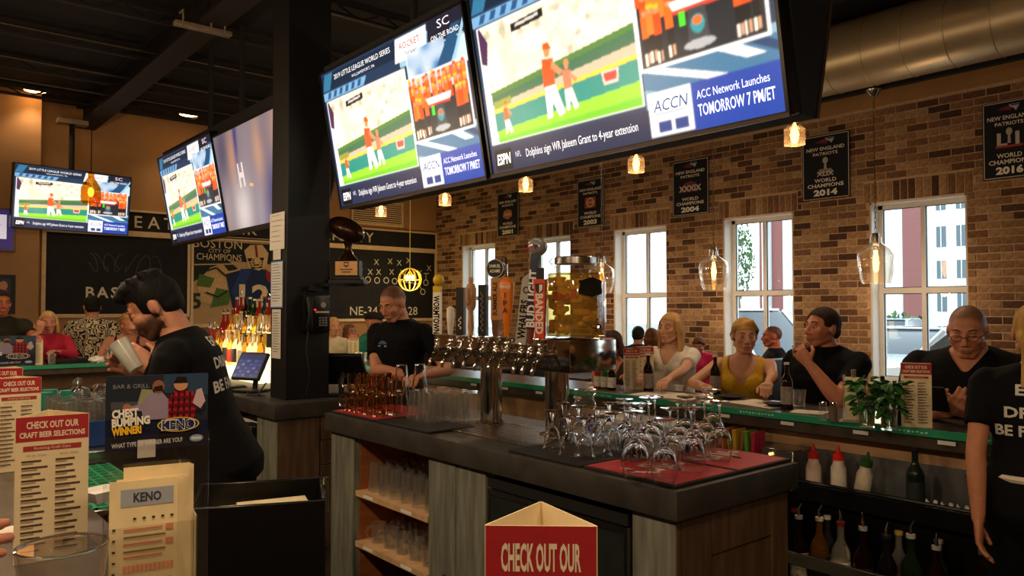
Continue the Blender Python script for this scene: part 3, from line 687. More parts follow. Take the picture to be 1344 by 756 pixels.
def sports_screen(w, h, seed=1):
    rnd = random.Random(seed); pt = Paint(.00012); X = lambda u: -w/2+u*w; Z = lambda v: v*h
    def rect(u0, v0, u1, v1, c, same=False): pt.rect(X(u0), Z(v0), X(u1), Z(v1), c, same)
    def poly(pp_, c): pt.poly([(X(u), Z(v)) for u, v in pp_], c)
    rect(0, 0, 1, 1, '#1d3350')
    # sky-blue studio graphics behind
    poly([(.60,.80),(1,.80),(1,.95),(.60,.95)], '#8fb6cf'); poly([(.64,.66),(1,.68),(1,.88),(.64,.88)], '#b9d3e2'); poly([(.78,.70),(.90,.70),(1,.92),(.90,.92)], '#1e4a72'); poly([(.70,.68),(.78,.68),(.88,.90),(.80,.90)], '#5f9fc8')
    rect(.63, .04, 1, .34, '#7fa6bd'); poly([(.63,.34),(.63,.22),(1,.05),(1,.30)], '#3c6f94'); poly([(.63,.30),(1,.10),(1,.13),(.63,.33)], '#dfe9ee'); poly([(.80,.34),(.86,.34),(.97,.24),(.92,.24)], '#e9f2f6'); poly([(.88,.34),(.93,.34),(1,.27),(1,.23)], '#1b3c66')
    # header
    poly([(0,.87),(.58,.87),(.60,.985),(0,.985)], '#14243a'); poly([(0,.80),(.33,.80),(.36,.86),(0,.86)], '#6fa3cf'); 
    for k in range(6): poly([(.03+.05*k,.81),(.055+.05*k,.81),(.07+.05*k,.855),(.045+.05*k,.855)], '#27507d')
    poly([(0,.87),(.06,.87),(.10,.985),(.03,.985)], '#2e6d94')
    pt.text('2019 LITTLE LEAGUE WORLD SERIES', X(.33), Z(.945), h*.034, '#eef2f5', w=w*.44); pt.text('WILLIAMSPORT, PA', X(.34), Z(.895), h*.020, '#d6dee6', w=w*.18)
    poly([(.57,.84),(.77,.84),(.79,.985),(.59,.985)], '#f4f3f2'); pt.text('ROCKET', X(.68), Z(.93), h*.040, '#8a1f2b', w=w*.13); pt.text('Mortgage', X(.68), Z(.88), h*.022, '#5b5b5b', w=w*.08)
    poly([(.78,.84),(1,.84),(1,1),(.80,1)], '#1a1c2c'); pt.text('SC', X(.89), Z(.955), h*.05, '#e6d9e6', w=w*.07); pt.text('ON THE ROAD', X(.89), Z(.885), h*.03, '#f2f2f2', w=w*.16); rect(.80,.845,.99,.85,'#f2f2f2')
    # main video: crowd, fence, wall, grass
    rect(.015, .155, .625, .79, '#f6f7f6'); rect(.02, .16, .62, .785, '#fbf4e4')
    poly([(.02,.62),(.62,.74),(.62,.785),(.02,.785)], '#fdf8ea')
    nx, ny = 110, 46; n1 = vnoise(nx, ny, 5, 1); n2 = vnoise(nx, ny, 11, 2); n3 = np.random.RandomState(3).rand(ny, nx)
    b = np.clip(.62+.5*n1+.25*(n2-.5), 0, 1)[..., None]; C = b*np.array(lin('#fff4dc'))+(1-b)*np.array(lin('#c9b48c'))
    spots = (n3 > .93)[..., None]; pal = np.array([lin(c) for c in ('#8d7a62','#b8624e','#5d6a78','#e8c84c','#7c9a86','#ffffff','#a9946c')]); C = np.where(spots, .5*C+.5*pal[(n2*997 % 7).astype(int)], C)
    dark = np.clip((vnoise(nx, ny, 8, 9)-.68)*3, 0, .5)[..., None]; C = C*(1-dark)+np.array(lin('#6a6f66'))*dark
    grid_picture(pt, X(.02), Z(.36), X(.62), Z(.785), C)
    cl = vnoise(30, 16, 2, 5)[..., None]*.8+np.linspace(0, .4, 30)[None, :, None]; grid_picture(pt, X(.65), Z(.715), X(.88), Z(.875), np.clip(cl, 0, 1)*np.array(lin('#2f78b4'))+(1-np.clip(cl, 0, 1))*np.array(lin('#e2eef4'))); poly([(.82,.715),(.90,.715),(.98,.92),(.93,.92)], '#1e4a72'); poly([(.91,.715),(.93,.715),(1,.90),(1,.94)], '#8fc0dc')
    poly([(.02,.37),(.62,.475),(.62,.53),(.02,.43)], '#4f7d3c'); poly([(.02,.35),(.62,.44),(.62,.50),(.02,.40)], '#3f6b4e'); poly([(.02,.33),(.62,.385),(.62,.44),(.02,.36)], '#c7b59a')
    poly([(.02,.315),(.62,.37),(.62,.39),(.02,.335)], '#e9c93a'); poly([(.02,.21),(.62,.25),(.62,.37),(.02,.315)], '#1f8a7d'); poly([(.02,.16),(.62,.16),(.62,.27),(.02,.22)], '#8fd32f'); poly([(.02,.16),(.62,.16),(.62,.20),(.02,.18)], '#6fbf2a')
    poly([(.05,.34),(.13,.35),(.13,.39),(.05,.38)], '#8f9a3a'); poly([(.50,.30),(.55,.30),(.555,.36),(.495,.36)], '#f0c9c0'); poly([(.505,.31),(.545,.31),(.548,.35),(.502,.35)], '#c23b2e')
    person_fig(pt, X(.10), Z(.20), h*.17, '#d9591c', '#f2efe8'); person_fig(pt, X(.37), Z(.23), h*.24, '#dd7a5c', '#f0e6da', cap='#c98a5e'); person_fig(pt, X(.30), Z(.22), h*.36, '#e2531f', '#f6f3ec')
    poly([(.02,.16),(.05,.16),(.035,.785),(.02,.785)], '#d7e3ee'); poly([(.02,.60),(.045,.58),(.06,.70),(.03,.785),(.02,.785)], '#4a2a4f'); 
    poly([(.17,.70),(.31,.715),(.31,.76),(.17,.745)], '#1c1c1c'); poly([(.19,.722),(.29,.733),(.29,.746),(.19,.735)], '#cfcfcf')
    # team photo
    rect(.625, .30, .985, .71, '#f2f4f4'); rect(.633, .31, .978, .70, '#20252c'); rect(.633,.58,.978,.70,'#b9c2c4'); rect(.86,.62,.978,.70,'#d65a4c')
    for r_ in (2, 1, 0):
        for k in range(13):
            u = .648+.026*k+rnd.uniform(-.008,.008)
            if .74 < u < .88 and r_ == 0: continue
            v = .44+.065*r_+rnd.uniform(-.012,.012); pt.rect(X(u-.012), Z(v), X(u+.011), Z(v+.09), rnd.choice(['#e0561c','#e8661f','#d84a16','#ef7a2a']), True); pt.n += 1
            pt.disc(X(u), Z(v+.105), w*.008, h*.018, '#c08a62', 8, True); pt.rect(X(u-.009), Z(v+.112), X(u+.009), Z(v+.13), rnd.choice(['#f2c230','#f0b528','#e4571e']), True)
            if r_ == 0: pt.rect(X(u-.010), Z(v-.07), X(u+.009), Z(v), '#15151a', True); pt.rect(X(u-.009), Z(v-.12), X(u-.002), Z(v-.07), '#e8e0d6', True); pt.rect(X(u+.002), Z(v-.115), X(u+.009), Z(v-.07), '#c99a78', True)
            pt.n += 1
    poly([(.74,.51),(.87,.51),(.88,.55),(.73,.55)], '#e8e6e4'); poly([(.74,.495),(.87,.495),(.87,.512),(.74,.512)], '#c8402f'); poly([(.775,.35),(.835,.35),(.83,.50),(.78,.50)], '#3c4044'); pt.disc(X(.805), Z(.35), w*.045, h*.02, '#a6aab0', 14); pt.disc(X(.805), Z(.43), w*.02, h*.04, '#2f8f9a', 12); pt.disc(X(.805), Z(.445), w*.014, h*.02, '#e06a2a', 10); pt.rect(X(.755), Z(.44), X(.772), Z(.50), '#46d02a')
    # ticker and promo
    rect(0, .0, .64, .135, '#232a48'); rect(.02, .01, .10, .125, '#0d0d12'); pt.text('ESPN', X(.06), Z(.07), h*.055, '#ffffff', w=w*.062, bold=.03, slant=.12); pt.text('NFL', X(.13), Z(.08), h*.03, '#cfd6e6', w=w*.025)
    pt.text('Dolphins sign WR Jakeem Grant to 4-year extension', X(.165), Z(.075), h*.042, '#f4f6fa', w=w*.43, align='L')
    rect(.635, .01, .765, .20, '#e9ecf2'); pt.text('ACCN', X(.70), Z(.14), h*.05, '#1d3f78', w=w*.10, slant=.2); rect(.655,.10,.745,.106,'#1d3f78'); rect(.66,.02,.70,.07,'#2a3f80'); rect(.71,.02,.75,.07,'#2a3f80')
    rect(.765, .0, 1, .20, '#1c3f9c'); pt.text('ACC Network Launches', X(.78), Z(.145), h*.034, '#ffffff', w=w*.19, align='L'); pt.text('TOMORROW 7 PM/ET', X(.78), Z(.08), h*.048, '#ffffff', w=w*.20, align='L', bold=.01)
    return pt
def blur_screen(w, h):
    pt = Paint(.00015); X = lambda u: -w/2+u*w; Z = lambda v: v*h
    pt.rect(-w/2, 0, w/2, h, '#8b8796')
    nx, ny = 72, 40; u = (np.arange(nx)+.5)/nx; v = (np.arange(ny)+.5)/ny; U, V = np.meshgrid(u, v); C = np.ones((ny, nx, 3))*np.array(lin('#8d8798'))
    for cu, cv, su, sv, col, am in ((.10,.8,.10,.4,'#5a5674',.9),(.24,.72,.06,.3,'#c79a84',.95),(.33,.95,.03,.4,'#2c3490',.9),(.46,.75,.09,.35,'#9a90a2',.8),(.62,.72,.07,.30,'#d2a890',.95),(.72,.9,.08,.25,'#8a7f90',.8),(.88,.75,.09,.3,'#cda48e',.9),(.28,.15,.13,.32,'#e4e2ea',1),(.52,.12,.06,.3,'#a6a2b8',.9),(.72,.22,.10,.36,'#4c4f8c',.95),(.93,.2,.08,.35,'#d6d4e0',.95),(.05,.2,.07,.3,'#b4a6b0',.8)):
        g = am*np.exp(-((U-cu-.10*(V-cv))/su)**2*1.0-((V-cv)/sv)**2)[..., None]; C = C*(1-g)+np.array(lin(col))*g
    grid_picture(pt, -w/2, 0, w/2, h, C)
    pt.text('H', X(.33), Z(.53), h*.22, '#f6f5fa', w=w*.08, bold=.04); pt.poly([(X(.42),Z(.40)),(X(.47),Z(.38)),(X(.48),Z(.41)),(X(.43),Z(.43))], '#f0c890'); return pt
BEZ = M('tv_bezel', '#0b0b0c', rough=.3); BEZT = M('tv_lower_trim', '#4a3a30', rough=.35, metal=.4)
SCREENS = {}
def tv(label, loc, rot, w, scr=None, kind='sport', dim=False, pole=None, trim=True):
    t = thing('television', label, 'television', loc, rot=rot); h = w*9/16; b = .014
    MB().box((-w/2, .0, 0), (w/2, .07, h), .006).build('body', BEZ, t)
    MB().box((-w/2, -.008, h-b), (w/2, .002, h)).box((-w/2, -.008, 0), (-w/2+b, .002, h)).box((w/2-b, -.008, 0), (w/2, .002, h)).box((-w/2, -.008, 0), (w/2, .002, b)).build('bezel', BEZ, t)
    if trim: MB().box((-w/2, -.011, -.006), (w/2, .004, .008)).build('lower_trim', BEZT, t)
    w1 = 1.6; h1 = .9
    if kind not in SCREENS:
        pt = sports_screen(w1, h1).soften(-w1/2, 0, w1/2, h1, 400, 225) if kind == 'sport' else blur_screen(w1, h1)
        o = pt.build('screen', SCRDIM if dim else SCR, t, loc=(0, -.001, b)); SCREENS[kind] = o.data
    else: o = obj('screen', SCREENS[kind], None, t, loc=(0, -.001, b))
    o.scale = ((w-2*b)/w1, 1, (h-2*b)/h1)
    return t
TX, TZ, TILT = 2.44, 2.275, R(10.5)
rowrot = (TILT, 0, R(-90))
tv('largest hanging screen showing a baseball broadcast, cut by the top of the picture', (TX, 2.235, TZ), rowrot, 1.66)
tv('second large hanging screen with the baseball broadcast, left of the largest one', (TX, 3.90, TZ), rowrot, 1.60)
tv('hanging screen with a blurred close-up, just left of the black column', (TX, 6.05, TZ), rowrot, 1.50, kind='blur', dim=True)
tv('hanging screen with the baseball broadcast at the far end of the row', (TX, 7.62, TZ), rowrot, 1.60)
hs = thing('screen_housing', 'black hanging housing behind the row of large screens', 'housing', (0, 0, 0))
for y0, y1 in ((1.40, 4.74), (5.27, 8.42)):
    c_ = math.tan(TILT)
    prof = [(TX+.075, TZ+.012), (TX+.165, TZ+.012), (TX+.22+.95*c_, TZ+.95), (TX+.06-.95*c_, TZ+.95)]
    MB().prism([(x, z) for x, z in prof], y0, y1).build('casing', BLACKM, hs)
    tr_ = MB().loft([[(TX+.165, y0-.004, TZ+.012), (TX+.177, y0-.004, TZ+.012), (TX+.177, y0+.004, TZ+.012), (TX+.165, y0+.004, TZ+.012)], [(TX+.22+.95*c_, y0-.004, TZ+.95), (TX+.232+.95*c_, y0-.004, TZ+.95), (TX+.232+.95*c_, y0+.004, TZ+.95), (TX+.22+.95*c_, y0+.004, TZ+.95)]]).build('edge_trim', BEZT, hs)  # lit bezel edge of an omitted opposite screen put into the strip colour
    for y in (y0+.6, (y0+y1)/2, y1-.75): MB().cyl((TX+.12, y, TZ+.9), (TX+.12, y, 4.16), .025, n=10).build('pole', BLACKM, hs)
p0 = at(228, 28, Z=4.10); p1 = at(300, 44, Z=4.10)
st = thing('strut_bracket', 'pale metal strut channel clamped below the ceiling beam', 'bracket', (0, 0, 0))
MB().box((min(p0.x,p1.x), p0.y-.05, 4.07), (max(p0.x,p1.x)+.02, p0.y+.03, 4.11), .004).build('channel', M('zinc', '#9c8c74', rough=.5, metal=.5), st)
for x in (p0.x+.06, p0.x+.30, p0.x+.42): MB().tube([(x, p0.y-.06, 4.05), (x, p0.y-.06, 4.20), (x, p0.y+.04, 4.20)], .008, 6).build('clamp_rod', M('zinc'), st)
# far left screen hung from the beam and the small wall screen
p = at(95, 304, D=10.2)
tv('far screen with the baseball broadcast hanging in the left corner', p, (R(6), 0, R(11)), 1.45, trim=False)
pm = thing('ceiling_pole', 'black ceiling pole carrying the far left screen', 'pole', (p.x, p.y+.12, 0)); MB().cyl((0,0,p.z+.45), (0,0,4.14), .035, n=12).build('tube', BLACKM, pm); MB().box((-.18,-.08,4.08),(.18,.08,4.14)).build('plate', M('zinc'), pm); MB().box((-.2,-.08,p.z+.25),(.2,.0,p.z+.5)).build('mount', BLACKM, pm)
q = at(2, 330, Y=11.62)
t = thing('television', 'small wall screen with white text cut by the left edge of the picture', 'television', (q.x-.35, 11.655, q.z), 0)
MB().box((-.5,-.03,0),(.5,.04,.56),.006).build('body', M('tv_grey_frame', '#6d5a4a', rough=.4), t)
pt = Paint(.0004); pt.rect(-.47,.03,.47,.53,'#3a2a6a'); pt.rect(-.40,.16,.40,.47,'#e8e4f2'); 
for k in range(6): pt.rect(-.35,.20+.045*k,.34-.05*(k%3),.215+.045*k,'#6a5a9a',True)
pt.build('screen', SCRDIM, t, loc=(0,-.031,0))

# ------------------------------------------------------------------ back wall boards
CHB = M('chalkboard', '#171513', rough=.85, var=.35, scale=5); CREAM = M('cream_trim', '#d9b98a', rough=.6, var=.08)
def board(name, label, cat, x0, x1, z0, z1, mat, fw=.05, y=BY):
    t = thing(name, label, cat, ((x0+x1)/2, y-.001, z0)); w = (x1-x0)/2; h = z1-z0
    MB().box((-w, -.03, 0), (w, 0, h)).build('panel', mat, t)
    if fw: MB().box((-w-fw,-.045,-fw),(w+fw,0,0)).box((-w-fw,-.045,h),(w+fw,0,h+fw)).box((-w-fw,-.045,0),(-w,0,h)).box((w,-.045,0),(w+fw,0,h)).build('frame', CREAM, t)
    return t, w, h
X_ = lambda px, py=340: at(px, py, Y=BY-.03).x
Z_ = lambda px, py: at(px, py, Y=BY-.03).z
sx0, sx1 = 2.82, 8.26; sz1, sz0 = 3.02, 2.74
sg, w, h = board('wall_sign', 'long black sign reading EAT DRINK BE FAMILY on the back wall', 'sign', sx0, sx1, sz0, sz1, CHB, .03)
pt = Paint(.0008); s_ = 'EAT DRINK BE FAMILY'; xa, xb = X_(181), X_(485); mid = sg.location.x
for k, ch in enumerate(s_):
    if ch != ' ': Paint(.0008).text(ch, 0, h/2, .17, '#e3cda4', bold=.01).build('letter', CHALK, sg, loc=(xa+(xb-xa)*k/18-mid,-.0305,0))
lx0, lx1 = 1.86, X_(246); lb, w, h = board('chalkboard', 'black chalkboard lettered BASEBALL with faint chalk script', 'chalkboard', lx0, lx1, Z_(140, 412), 2.66, CHB, .05)
pt = Paint(.0008); zb = Z_(140, 384)-lb.location.z
for k, ch in enumerate('BASEBALL'): Paint(.0008).text(ch, 0, zb, .15, '#dccfae', bold=.02).build('letter', CHALK, lb, loc=(X_(119)+(X_(226)-X_(119))*k/7-lb.location.x,-.0305,0))
zc = Z_(140, 345)-lb.location.z; rnd = random.Random(3)
for k in range(7):
    x = X_(118+k*14)-lb.location.x; Paint(.0008).line([(x+.10*math.sin(a*.9+k), zc+.13*math.cos(a*1.3+k*2)) for a in [j*.45 for j in range(9)]], .008, '#5a554a').build('chalk_scroll', CHALK, lb, loc=(0,-.0306-.0002*k,0))
rx0, rx1 = X_(432), 8.24; rb, w, h = board('chalkboard', 'black chalkboard with football play of X and O marks and a score', 'chalkboard', rx0, rx1, Z_(500, 418), 2.66, CHB, .05)
pt = Paint(.0008); Lx = lambda px: X_(px)-rb.location.x; Lz = lambda px, py: Z_(px, py)-rb.location.z
CK = dict(mat=CHALK, parent=rb, loc=(0,-.0305,0)); cc = '#e3d6b4'
for px, py in ((473,350),(494,344),(512,343),(524,345),(536,342),(563,352),(486,357),(497,357),(514,357),(528,358),(551,358)): Paint(.0008).text('X', Lx(px), Lz(px, py), .10, cc).build('chalk_cross', **CK)
for px, py in ((471,367),(483,367),(495,368),(507,368),(518,369),(559,371),(555,383)): Paint(.0008).ring(Lx(px), Lz(px, py), .058, .014, cc).build('chalk_circle', **CK)
for a, b in (((559,367),(559,359)), ((556,359),(563,359)), ((553,379),(549,373)), ((524,369),(552,373))): Paint(.0008).line([(Lx(a[0]), Lz(*a)), (Lx(b[0]), Lz(*b))], .013, cc).build('chalk_line', **CK)
for s_, px in (('NE-34', 478), ('ATL-28', 528)): Paint(.0008).text(s_, Lx(px), Lz(px, 408), .15, cc).build('chalk_score', **CK)
# mural
mu, w, h = board('mural_panel', 'tan mural panel reading BOSTON CITY OF CHAMPIONS with sport figures', 'mural', X_(254), X_(362), Z_(300, 425), 2.68, M('mural_tan', '#b08d5e', rough=.7, var=.05), .05)
pt = Paint(.0008); U = lambda px: X_(px)-mu.location.x; V = lambda py: Z_(300, py)-mu.location.z
def mp(pts, c): pt.poly([(U(a), V(b)) for a, b in pts], c)
mp([(252,318),(358,318),(358,345),(300,342),(252,345)], '#15181c'); mp([(252,345),(300,342),(312,352),(290,372),(262,366),(252,372)], '#20281c')
pt.text('BOSTON', U(286), V(321), .13, '#dcc392', w=U(318)-U(254)).text('CITY OF', U(288), V(330), .055, '#dcc392', w=.34).text('CHAMPIONS', U(288), V(338), .10, '#dcc392', w=U(318)-U(259))
mp([(258,372),(276,352),(292,346),(300,356),(318,352),(316,366),(298,374),(302,392),(286,402),(264,396)], '#c2a06c'); mp([(284,378),(306,382),(300,400),(276,404)], '#4e6a2c'); mp([(262,360),(282,366),(276,378),(258,376)], '#4e6a2c'); pt.text('5', U(258), V(395), .22, '#26331c', bold=.03)
mp([(296,360),(322,352),(350,352),(362,380),(362,420),(310,420),(304,396)], '#16274a'); mp([(320,328),(328,320),(344,319),(352,330),(350,346),(340,354),(326,350)], '#c9a673'); mp([(324,338),(346,336),(344,350),(330,352)], '#1c1a1a'); pt.ring(U(336), V(343), .085, .018, '#c9a673').disc(U(337), V(341), .05, .05, '#c9a673'); mp([(348,352),(362,360),(362,378),(350,366)], '#8a1f24'); mp([(316,352),(330,354),(322,372),(308,392),(303,384)], '#22386a')
for k in range(3): pt.line([(U(325), V(343+3*k)), (U(347), V(341+3*k))], .014, '#c9a673')
pt.line([(U(335), V(320)), (U(337), V(336))], .03, '#7a2026').line([(U(254), V(349)), (U(312), V(346))], .02, '#c2a06c').line([(U(266), V(358)), (U(284), V(352)), (U(296), V(362)), (U(306), V(358))], .025, '#1c2a16').line([(U(270), V(384)), (U(286), V(390)), (U(298), V(382))], .025, '#1c2a16'); pt.text('12', U(334), V(388), .34, '#d6bd90', w=.5, bold=.03)
pt.build('painting', CHALK, mu, loc=(0,-.0305,0))
# vent louvre
vx0, vx1, vz0, vz1 = X_(463), X_(527), 3.14, 3.52
vn = thing('air_vent', 'pale louvred air vent above the black sign', 'vent', ((vx0+vx1)/2, BY-.001, vz0)); w = (vx1-vx0)/2; h = vz1-vz0
MB().box((-w,-.02,0),(w,0,h)).build('backing', WOODD, vn)
MB().box((-w-.03,-.04,-.03),(w+.03,0,0)).box((-w-.03,-.04,h),(w+.03,0,h+.03)).box((-w-.03,-.04,0),(-w,0,h)).box((w,-.04,0),(w+.03,0,h)).build('frame', CREAM, vn)
for k in range(10): MB().box((-w,-.045,k*h/10+.008),(w,-.02,k*h/10+.026)).build('slat', CREAM, vn)
MB().box((1.75,-.04,1.02),(WX-.02,0,1.10)).box((1.75,-.02,0),(WX-.02,0,1.02)).build('wainscot', M('dark_wainscot', '#2c1d14', rough=.6), wb, loc=(0,BY,0))
pf = thing('framed_picture', 'dark framed picture of a red-shirted figure on the far left wall', 'picture', (at(0, 408, Y=11.68).x-.12, 11.69, at(0, 412, Y=11.68).z))
MB().box((-.3,-.03,0),(.28,0,.5)).build('frame', BLACK, pf); pt = Paint(.0006); pt.rect(-.25,.05,.23,.45,'#2a3036').poly([(.08,.05),(.22,.05),(.2,.3),(.1,.34)],'#8e3526').disc(.15,.36,.045,.06,'#c58a62'); pt.build('print', PRINT, pf, loc=(0,-.031,0))

# championship banners on the brick wall
NAVY = M('banner_cloth', '#10131f', rough=.8, var=.1, scale=60)
def banner(px0, px1, py0, py1, roman, year, k):
    a = at(px0, py0, X=WX-.02); b = at(px1, py0-(px1-px0)*.22, X=WX-.02); c = at(px0, py1, X=WX-.02); w = a.y-b.y; h = a.z-c.z
    t = thing('championship_banner', 'navy champions banner dated %s, %s' % (year, ['farthest along the brick wall', 'second from the far corner', 'in the middle of the five', 'below the corner of the largest screen', 'nearest, cut by the right edge'][k]), 'banner', (WX-.016, (a.y+b.y)/2, c.z), -90, 'championship banners')
    MB().box((-w/2, -.01, 0), (w/2, .0, h)).build('cloth', NAVY, t)
    pt = Paint(.0006); u = .008
    for q in ((-w/2+u,u,w/2-u,2*u), (-w/2+u,h-2*u,w/2-u,h-u), (-w/2+u,u,-w/2+2*u,h-u), (w/2-2*u,u,w/2-u,h-u)): pt.rect(*q, '#cfc4ae', True)
    S = w
    for j in range(3): pt.poly([(-.22*S, h*.90-.01*j*S), (.02*S, h*.93-.035*j*S), (.05*S, h*.93-.035*j*S-.02*S)], '#a8303a')
    pt.poly([(.0,h*.945),(.20*S,h*.945),(.18*S,h*.91),(.13*S,h*.855),(.09*S,h*.89),(.03*S,h*.91)], '#b8bcc4'); pt.poly([(.03*S,h*.94),(.20*S,h*.94),(.19*S,h*.925),(.05*S,h*.922)], '#2a3356')
    pt.text('NEW ENGLAND', 0, h*.785, h*.052, '#f4ecdc', w=.80*S, bold=.015).text('PATRIOTS', 0, h*.705, h*.045, '#f4ecdc', w=.52*S, bold=.015)
    if roman in ('XLIX', 'LI'):
        pt.disc(.0, h*.60, .06*S, .055*h*.9, '#b9b2a8', 12).poly([(-.03*S,h*.45),(.03*S,h*.45),(.02*S,h*.58),(-.02*S,h*.58)], '#b9b2a8')
        if roman == 'LI': pt.text('L', -.13*S, h*.50, h*.16, '#c9c2b8', bold=.05).text('I', .15*S, h*.50, h*.16, '#c9c2b8', bold=.05).rect(-.25*S, h*.395, .25*S, h*.425, '#a8303a')
        else: pt.poly([(-.18*S,h*.40),(.18*S,h*.40),(.12*S,h*.47),(-.12*S,h*.47)], '#8f8a86').text(roman, 0, h*.395, h*.065, '#d2c8b8', w=.36*S, bold=.03)
    elif roman == 'XXXVIII': pt.rect(-.2*S,h*.40,.2*S,h*.62,'#b4502f').ring(0,h*.51,.13*S,.03*S,'#e2cdb0').text(roman, 0, h*.51, h*.05, '#f0e6d2', w=.3*S)
    elif roman == 'XXXVI': pt.poly([(-.22*S,h*.45),(0,h*.38),(.22*S,h*.45),(.18*S,h*.58),(0,h*.62),(-.18*S,h*.58)], '#b06a42').text(roman, 0, h*.50, h*.06, '#f0e6d2', w=.32*S)
    else: pt.poly([(-.3*S,h*.42),(.3*S,h*.42),(.16*S,h*.58),(0,h*.62),(-.16*S,h*.58)], '#6c3a36').text(roman, 0, h*.485, h*.10, '#d8cbc0', w=.62*S, bold=.03)
    pt.text('WORLD', 0, h*.295, h*.055, '#f4ecdc', w=.46*S, bold=.02).text('CHAMPIONS', 0, h*.215, h*.055, '#f4ecdc', w=.76*S, bold=.02).text(year, 0, h*.105, h*.085, '#fbf4e6', w=.50*S, bold=.05)
    pt.build('print', PRINT, t, loc=(0, -.0102, 0))
banner(653, 681, 255, 312, 'XXXVI', '2001', 0); banner(758, 793, 238, 300, 'XXXVIII', '2003', 1); banner(883, 930, 214, 285, 'XXXIX', '2004', 2); banner(1053, 1115, 182, 265, 'XLIX', '2014', 3); banner(1289, 1361, 138, 238, 'LI', '2016', 4)
# ------------------------------------------------------------------ glassware
GLASS = M('clear_glass', '#ffffff', rough=0, trans=1, ior=1.45, var=0, spec=.5)
THIN = thin_glass('thin_clear_glass', (.97, .97, .96), 1.0, power=2.3, base=.07, body=.035, bodycol=(.9, .86, .8))
JARG = thin_glass('jar_glass', (.98, .97, .94), 1.0)
REFLG = M('amber_mug_glass', '#ffe2c4', rough=.02, trans=1, ior=1.45, var=0)  # orange reflections put into the tint of clear mugs
def shell(prof_out, t=.0022, n=22, floor_t=.006):
    """closed glass wall from an outer profile listed from base to rim"""
    inner = [(max(r_-t, .001), z) for r_, z in prof_out[::-1]]
    inner[-1] = (inner[-1][0], prof_out[0][1]+floor_t)
    return MB().lathe([(.0005, prof_out[0][1])]+prof_out+inner+[(.0005, prof_out[0][1]+floor_t)], n, cap=False)
def flip(o): o.rotation_euler = (R(180), 0, 0)
def wine_glass(label, loc, h=.215, group='wine glasses standing upside down'):
    t = thing('wine_glass', label, 'wine glass', loc, 0, group)
    out = [(.034, 0), (.040, .02), (.0455, .05), (.044, .075), (.034, .10), (.018, .115), (.006, .125)]
    inn = [(.004, .118), (.016, .110), (.032, .097), (.042, .073), (.0437, .05), (.0383, .02), (.0325, 0)]
    MB().lathe([(.0005, .117)]+inn+out+[(.0045, .132), (.0005, .132)], 24, cap=False).build('bowl', GLASS, t, smooth=60)
    MB().lathe([(.0045, .130), (.0038, .15), (.0038, .19), (.007, .203)], 10).build('stem', GLASS, t, smooth=60)
    MB().lathe([(.0005, .2015), (.007, .202), (.028, .209), (.036, .212), (.036, .2145), (.0005, .2155)], 24, cap=False).build('foot', GLASS, t, smooth=60)
    t.scale = (h/.215,)*3; return t
def tulip_glass(label, loc, group='footed beer glasses standing upside down'):
    t = thing('tulip_glass', label, 'beer glass', loc, 0, group)
    out = [(.044, 0), (.040, .012), (.036, .03), (.033, .05), (.028, .072), (.016, .09), (.007, .097)]; inn = [(max(.002, r_-.0025), z-.004 if z > .01 else z) for r_, z in out[::-1]]
    MB().lathe([(.0005, .09)]+inn+out+[(.006, .10), (.0005, .10)], 22, cap=False).build('bowl', GLASS, t, smooth=60)
    MB().lathe([(.006, .098), (.0055, .12), (.010, .135), (.013, .15)], 10).build('stem', GLASS, t, smooth=60)
    MB().lathe([(.0005, .148), (.013, .149), (.034, .156), (.034, .160), (.0005, .162)], 22, cap=False).build('foot', GLASS, t, smooth=60)
    return t
def pint(label, loc, cat='pint glass', h=.15, r0=.030, r1=.043, up=False, mat=None, group=None, name='pint_glass'):
    mb = shell([(r0, 0), (r0+(r1-r0)*.5, h*.5), (r1, h)], .0026, 20, .009)
    o = mb.build(name, mat or THIN, None, smooth=50, loc=loc)
    if not up: o.rotation_euler = (R(180), 0, 0); o.location.z += h
    return tag(o, label, cat, group)
def mug(label, loc, rotz, mat, group):
    t = thing('beer_mug', label, 'mug', loc, rotz, group)
    shell([(.040, 0), (.041, .03), (.040, .07), (.041, .105)], .004, 18, .010).build('cup', mat, t, smooth=50)
    MB().tube([(.040, 0, .09), (.062, 0, .088), (.072, 0, .062), (.062, 0, .03), (.040, 0, .025)], .006, 8).build('handle', mat, t)
    return t
# mats
RED = M('red_rubber_mat', '#b3222a', rough=.55, var=.12, scale=30); BLKR = M('black_rubber_mat', '#120f0e', rough=.7, var=.2)
def barmat(label, x0, y0, x1, y1, z, red, script=None):
    t = thing('bar_mat', label, 'bar mat', ((x0+x1)/2, (y0+y1)/2, z)); w, d = (x1-x0)/2, (y1-y0)/2
    MB().box((-w, -d, 0), (w, d, .012), .003).build('border', BLKR, t)
    if red:
        MB().box((-w+.012, -d+.012, .010), (w-.012, d-.012, .0135)).build('pad', RED, t)
        if script:
            pt = Paint(.0003); pt.line([(w*.75*(2*q/40-1)+.02*math.sin(q*.9), d*.42*math.sin(q*.55)*math.cos(q*.13)) for q in range(41)], .022, '#e8d6c4').build('script', PRINT, t, loc=(0, 0, .0150), rot=(R(-90), 0, 0))
    return t
mt1 = barmat('red script bar mat at the island corner under the wine glasses', 2.075, 1.625, 2.44, 2.06, IZ, True, 'Sky')
mt2 = barmat('red script bar mat behind the corner mat, right of the wine glasses', 2.445, 1.625, 2.80, 2.06, IZ, True, 'Sky')
mt3 = barmat('black bar mat under the footed beer glasses', 2.075, 2.07, 2.42, 2.50, IZ, False)
mt4 = barmat('red bar mat under the amber mugs at the island end', 2.08, 3.62, 2.55, 4.12, IZ, True)
mt5 = barmat('black bar mat under the tall stacked glasses', 2.08, 3.10, 2.36, 3.61, IZ, False)
MZ = IZ+.0145
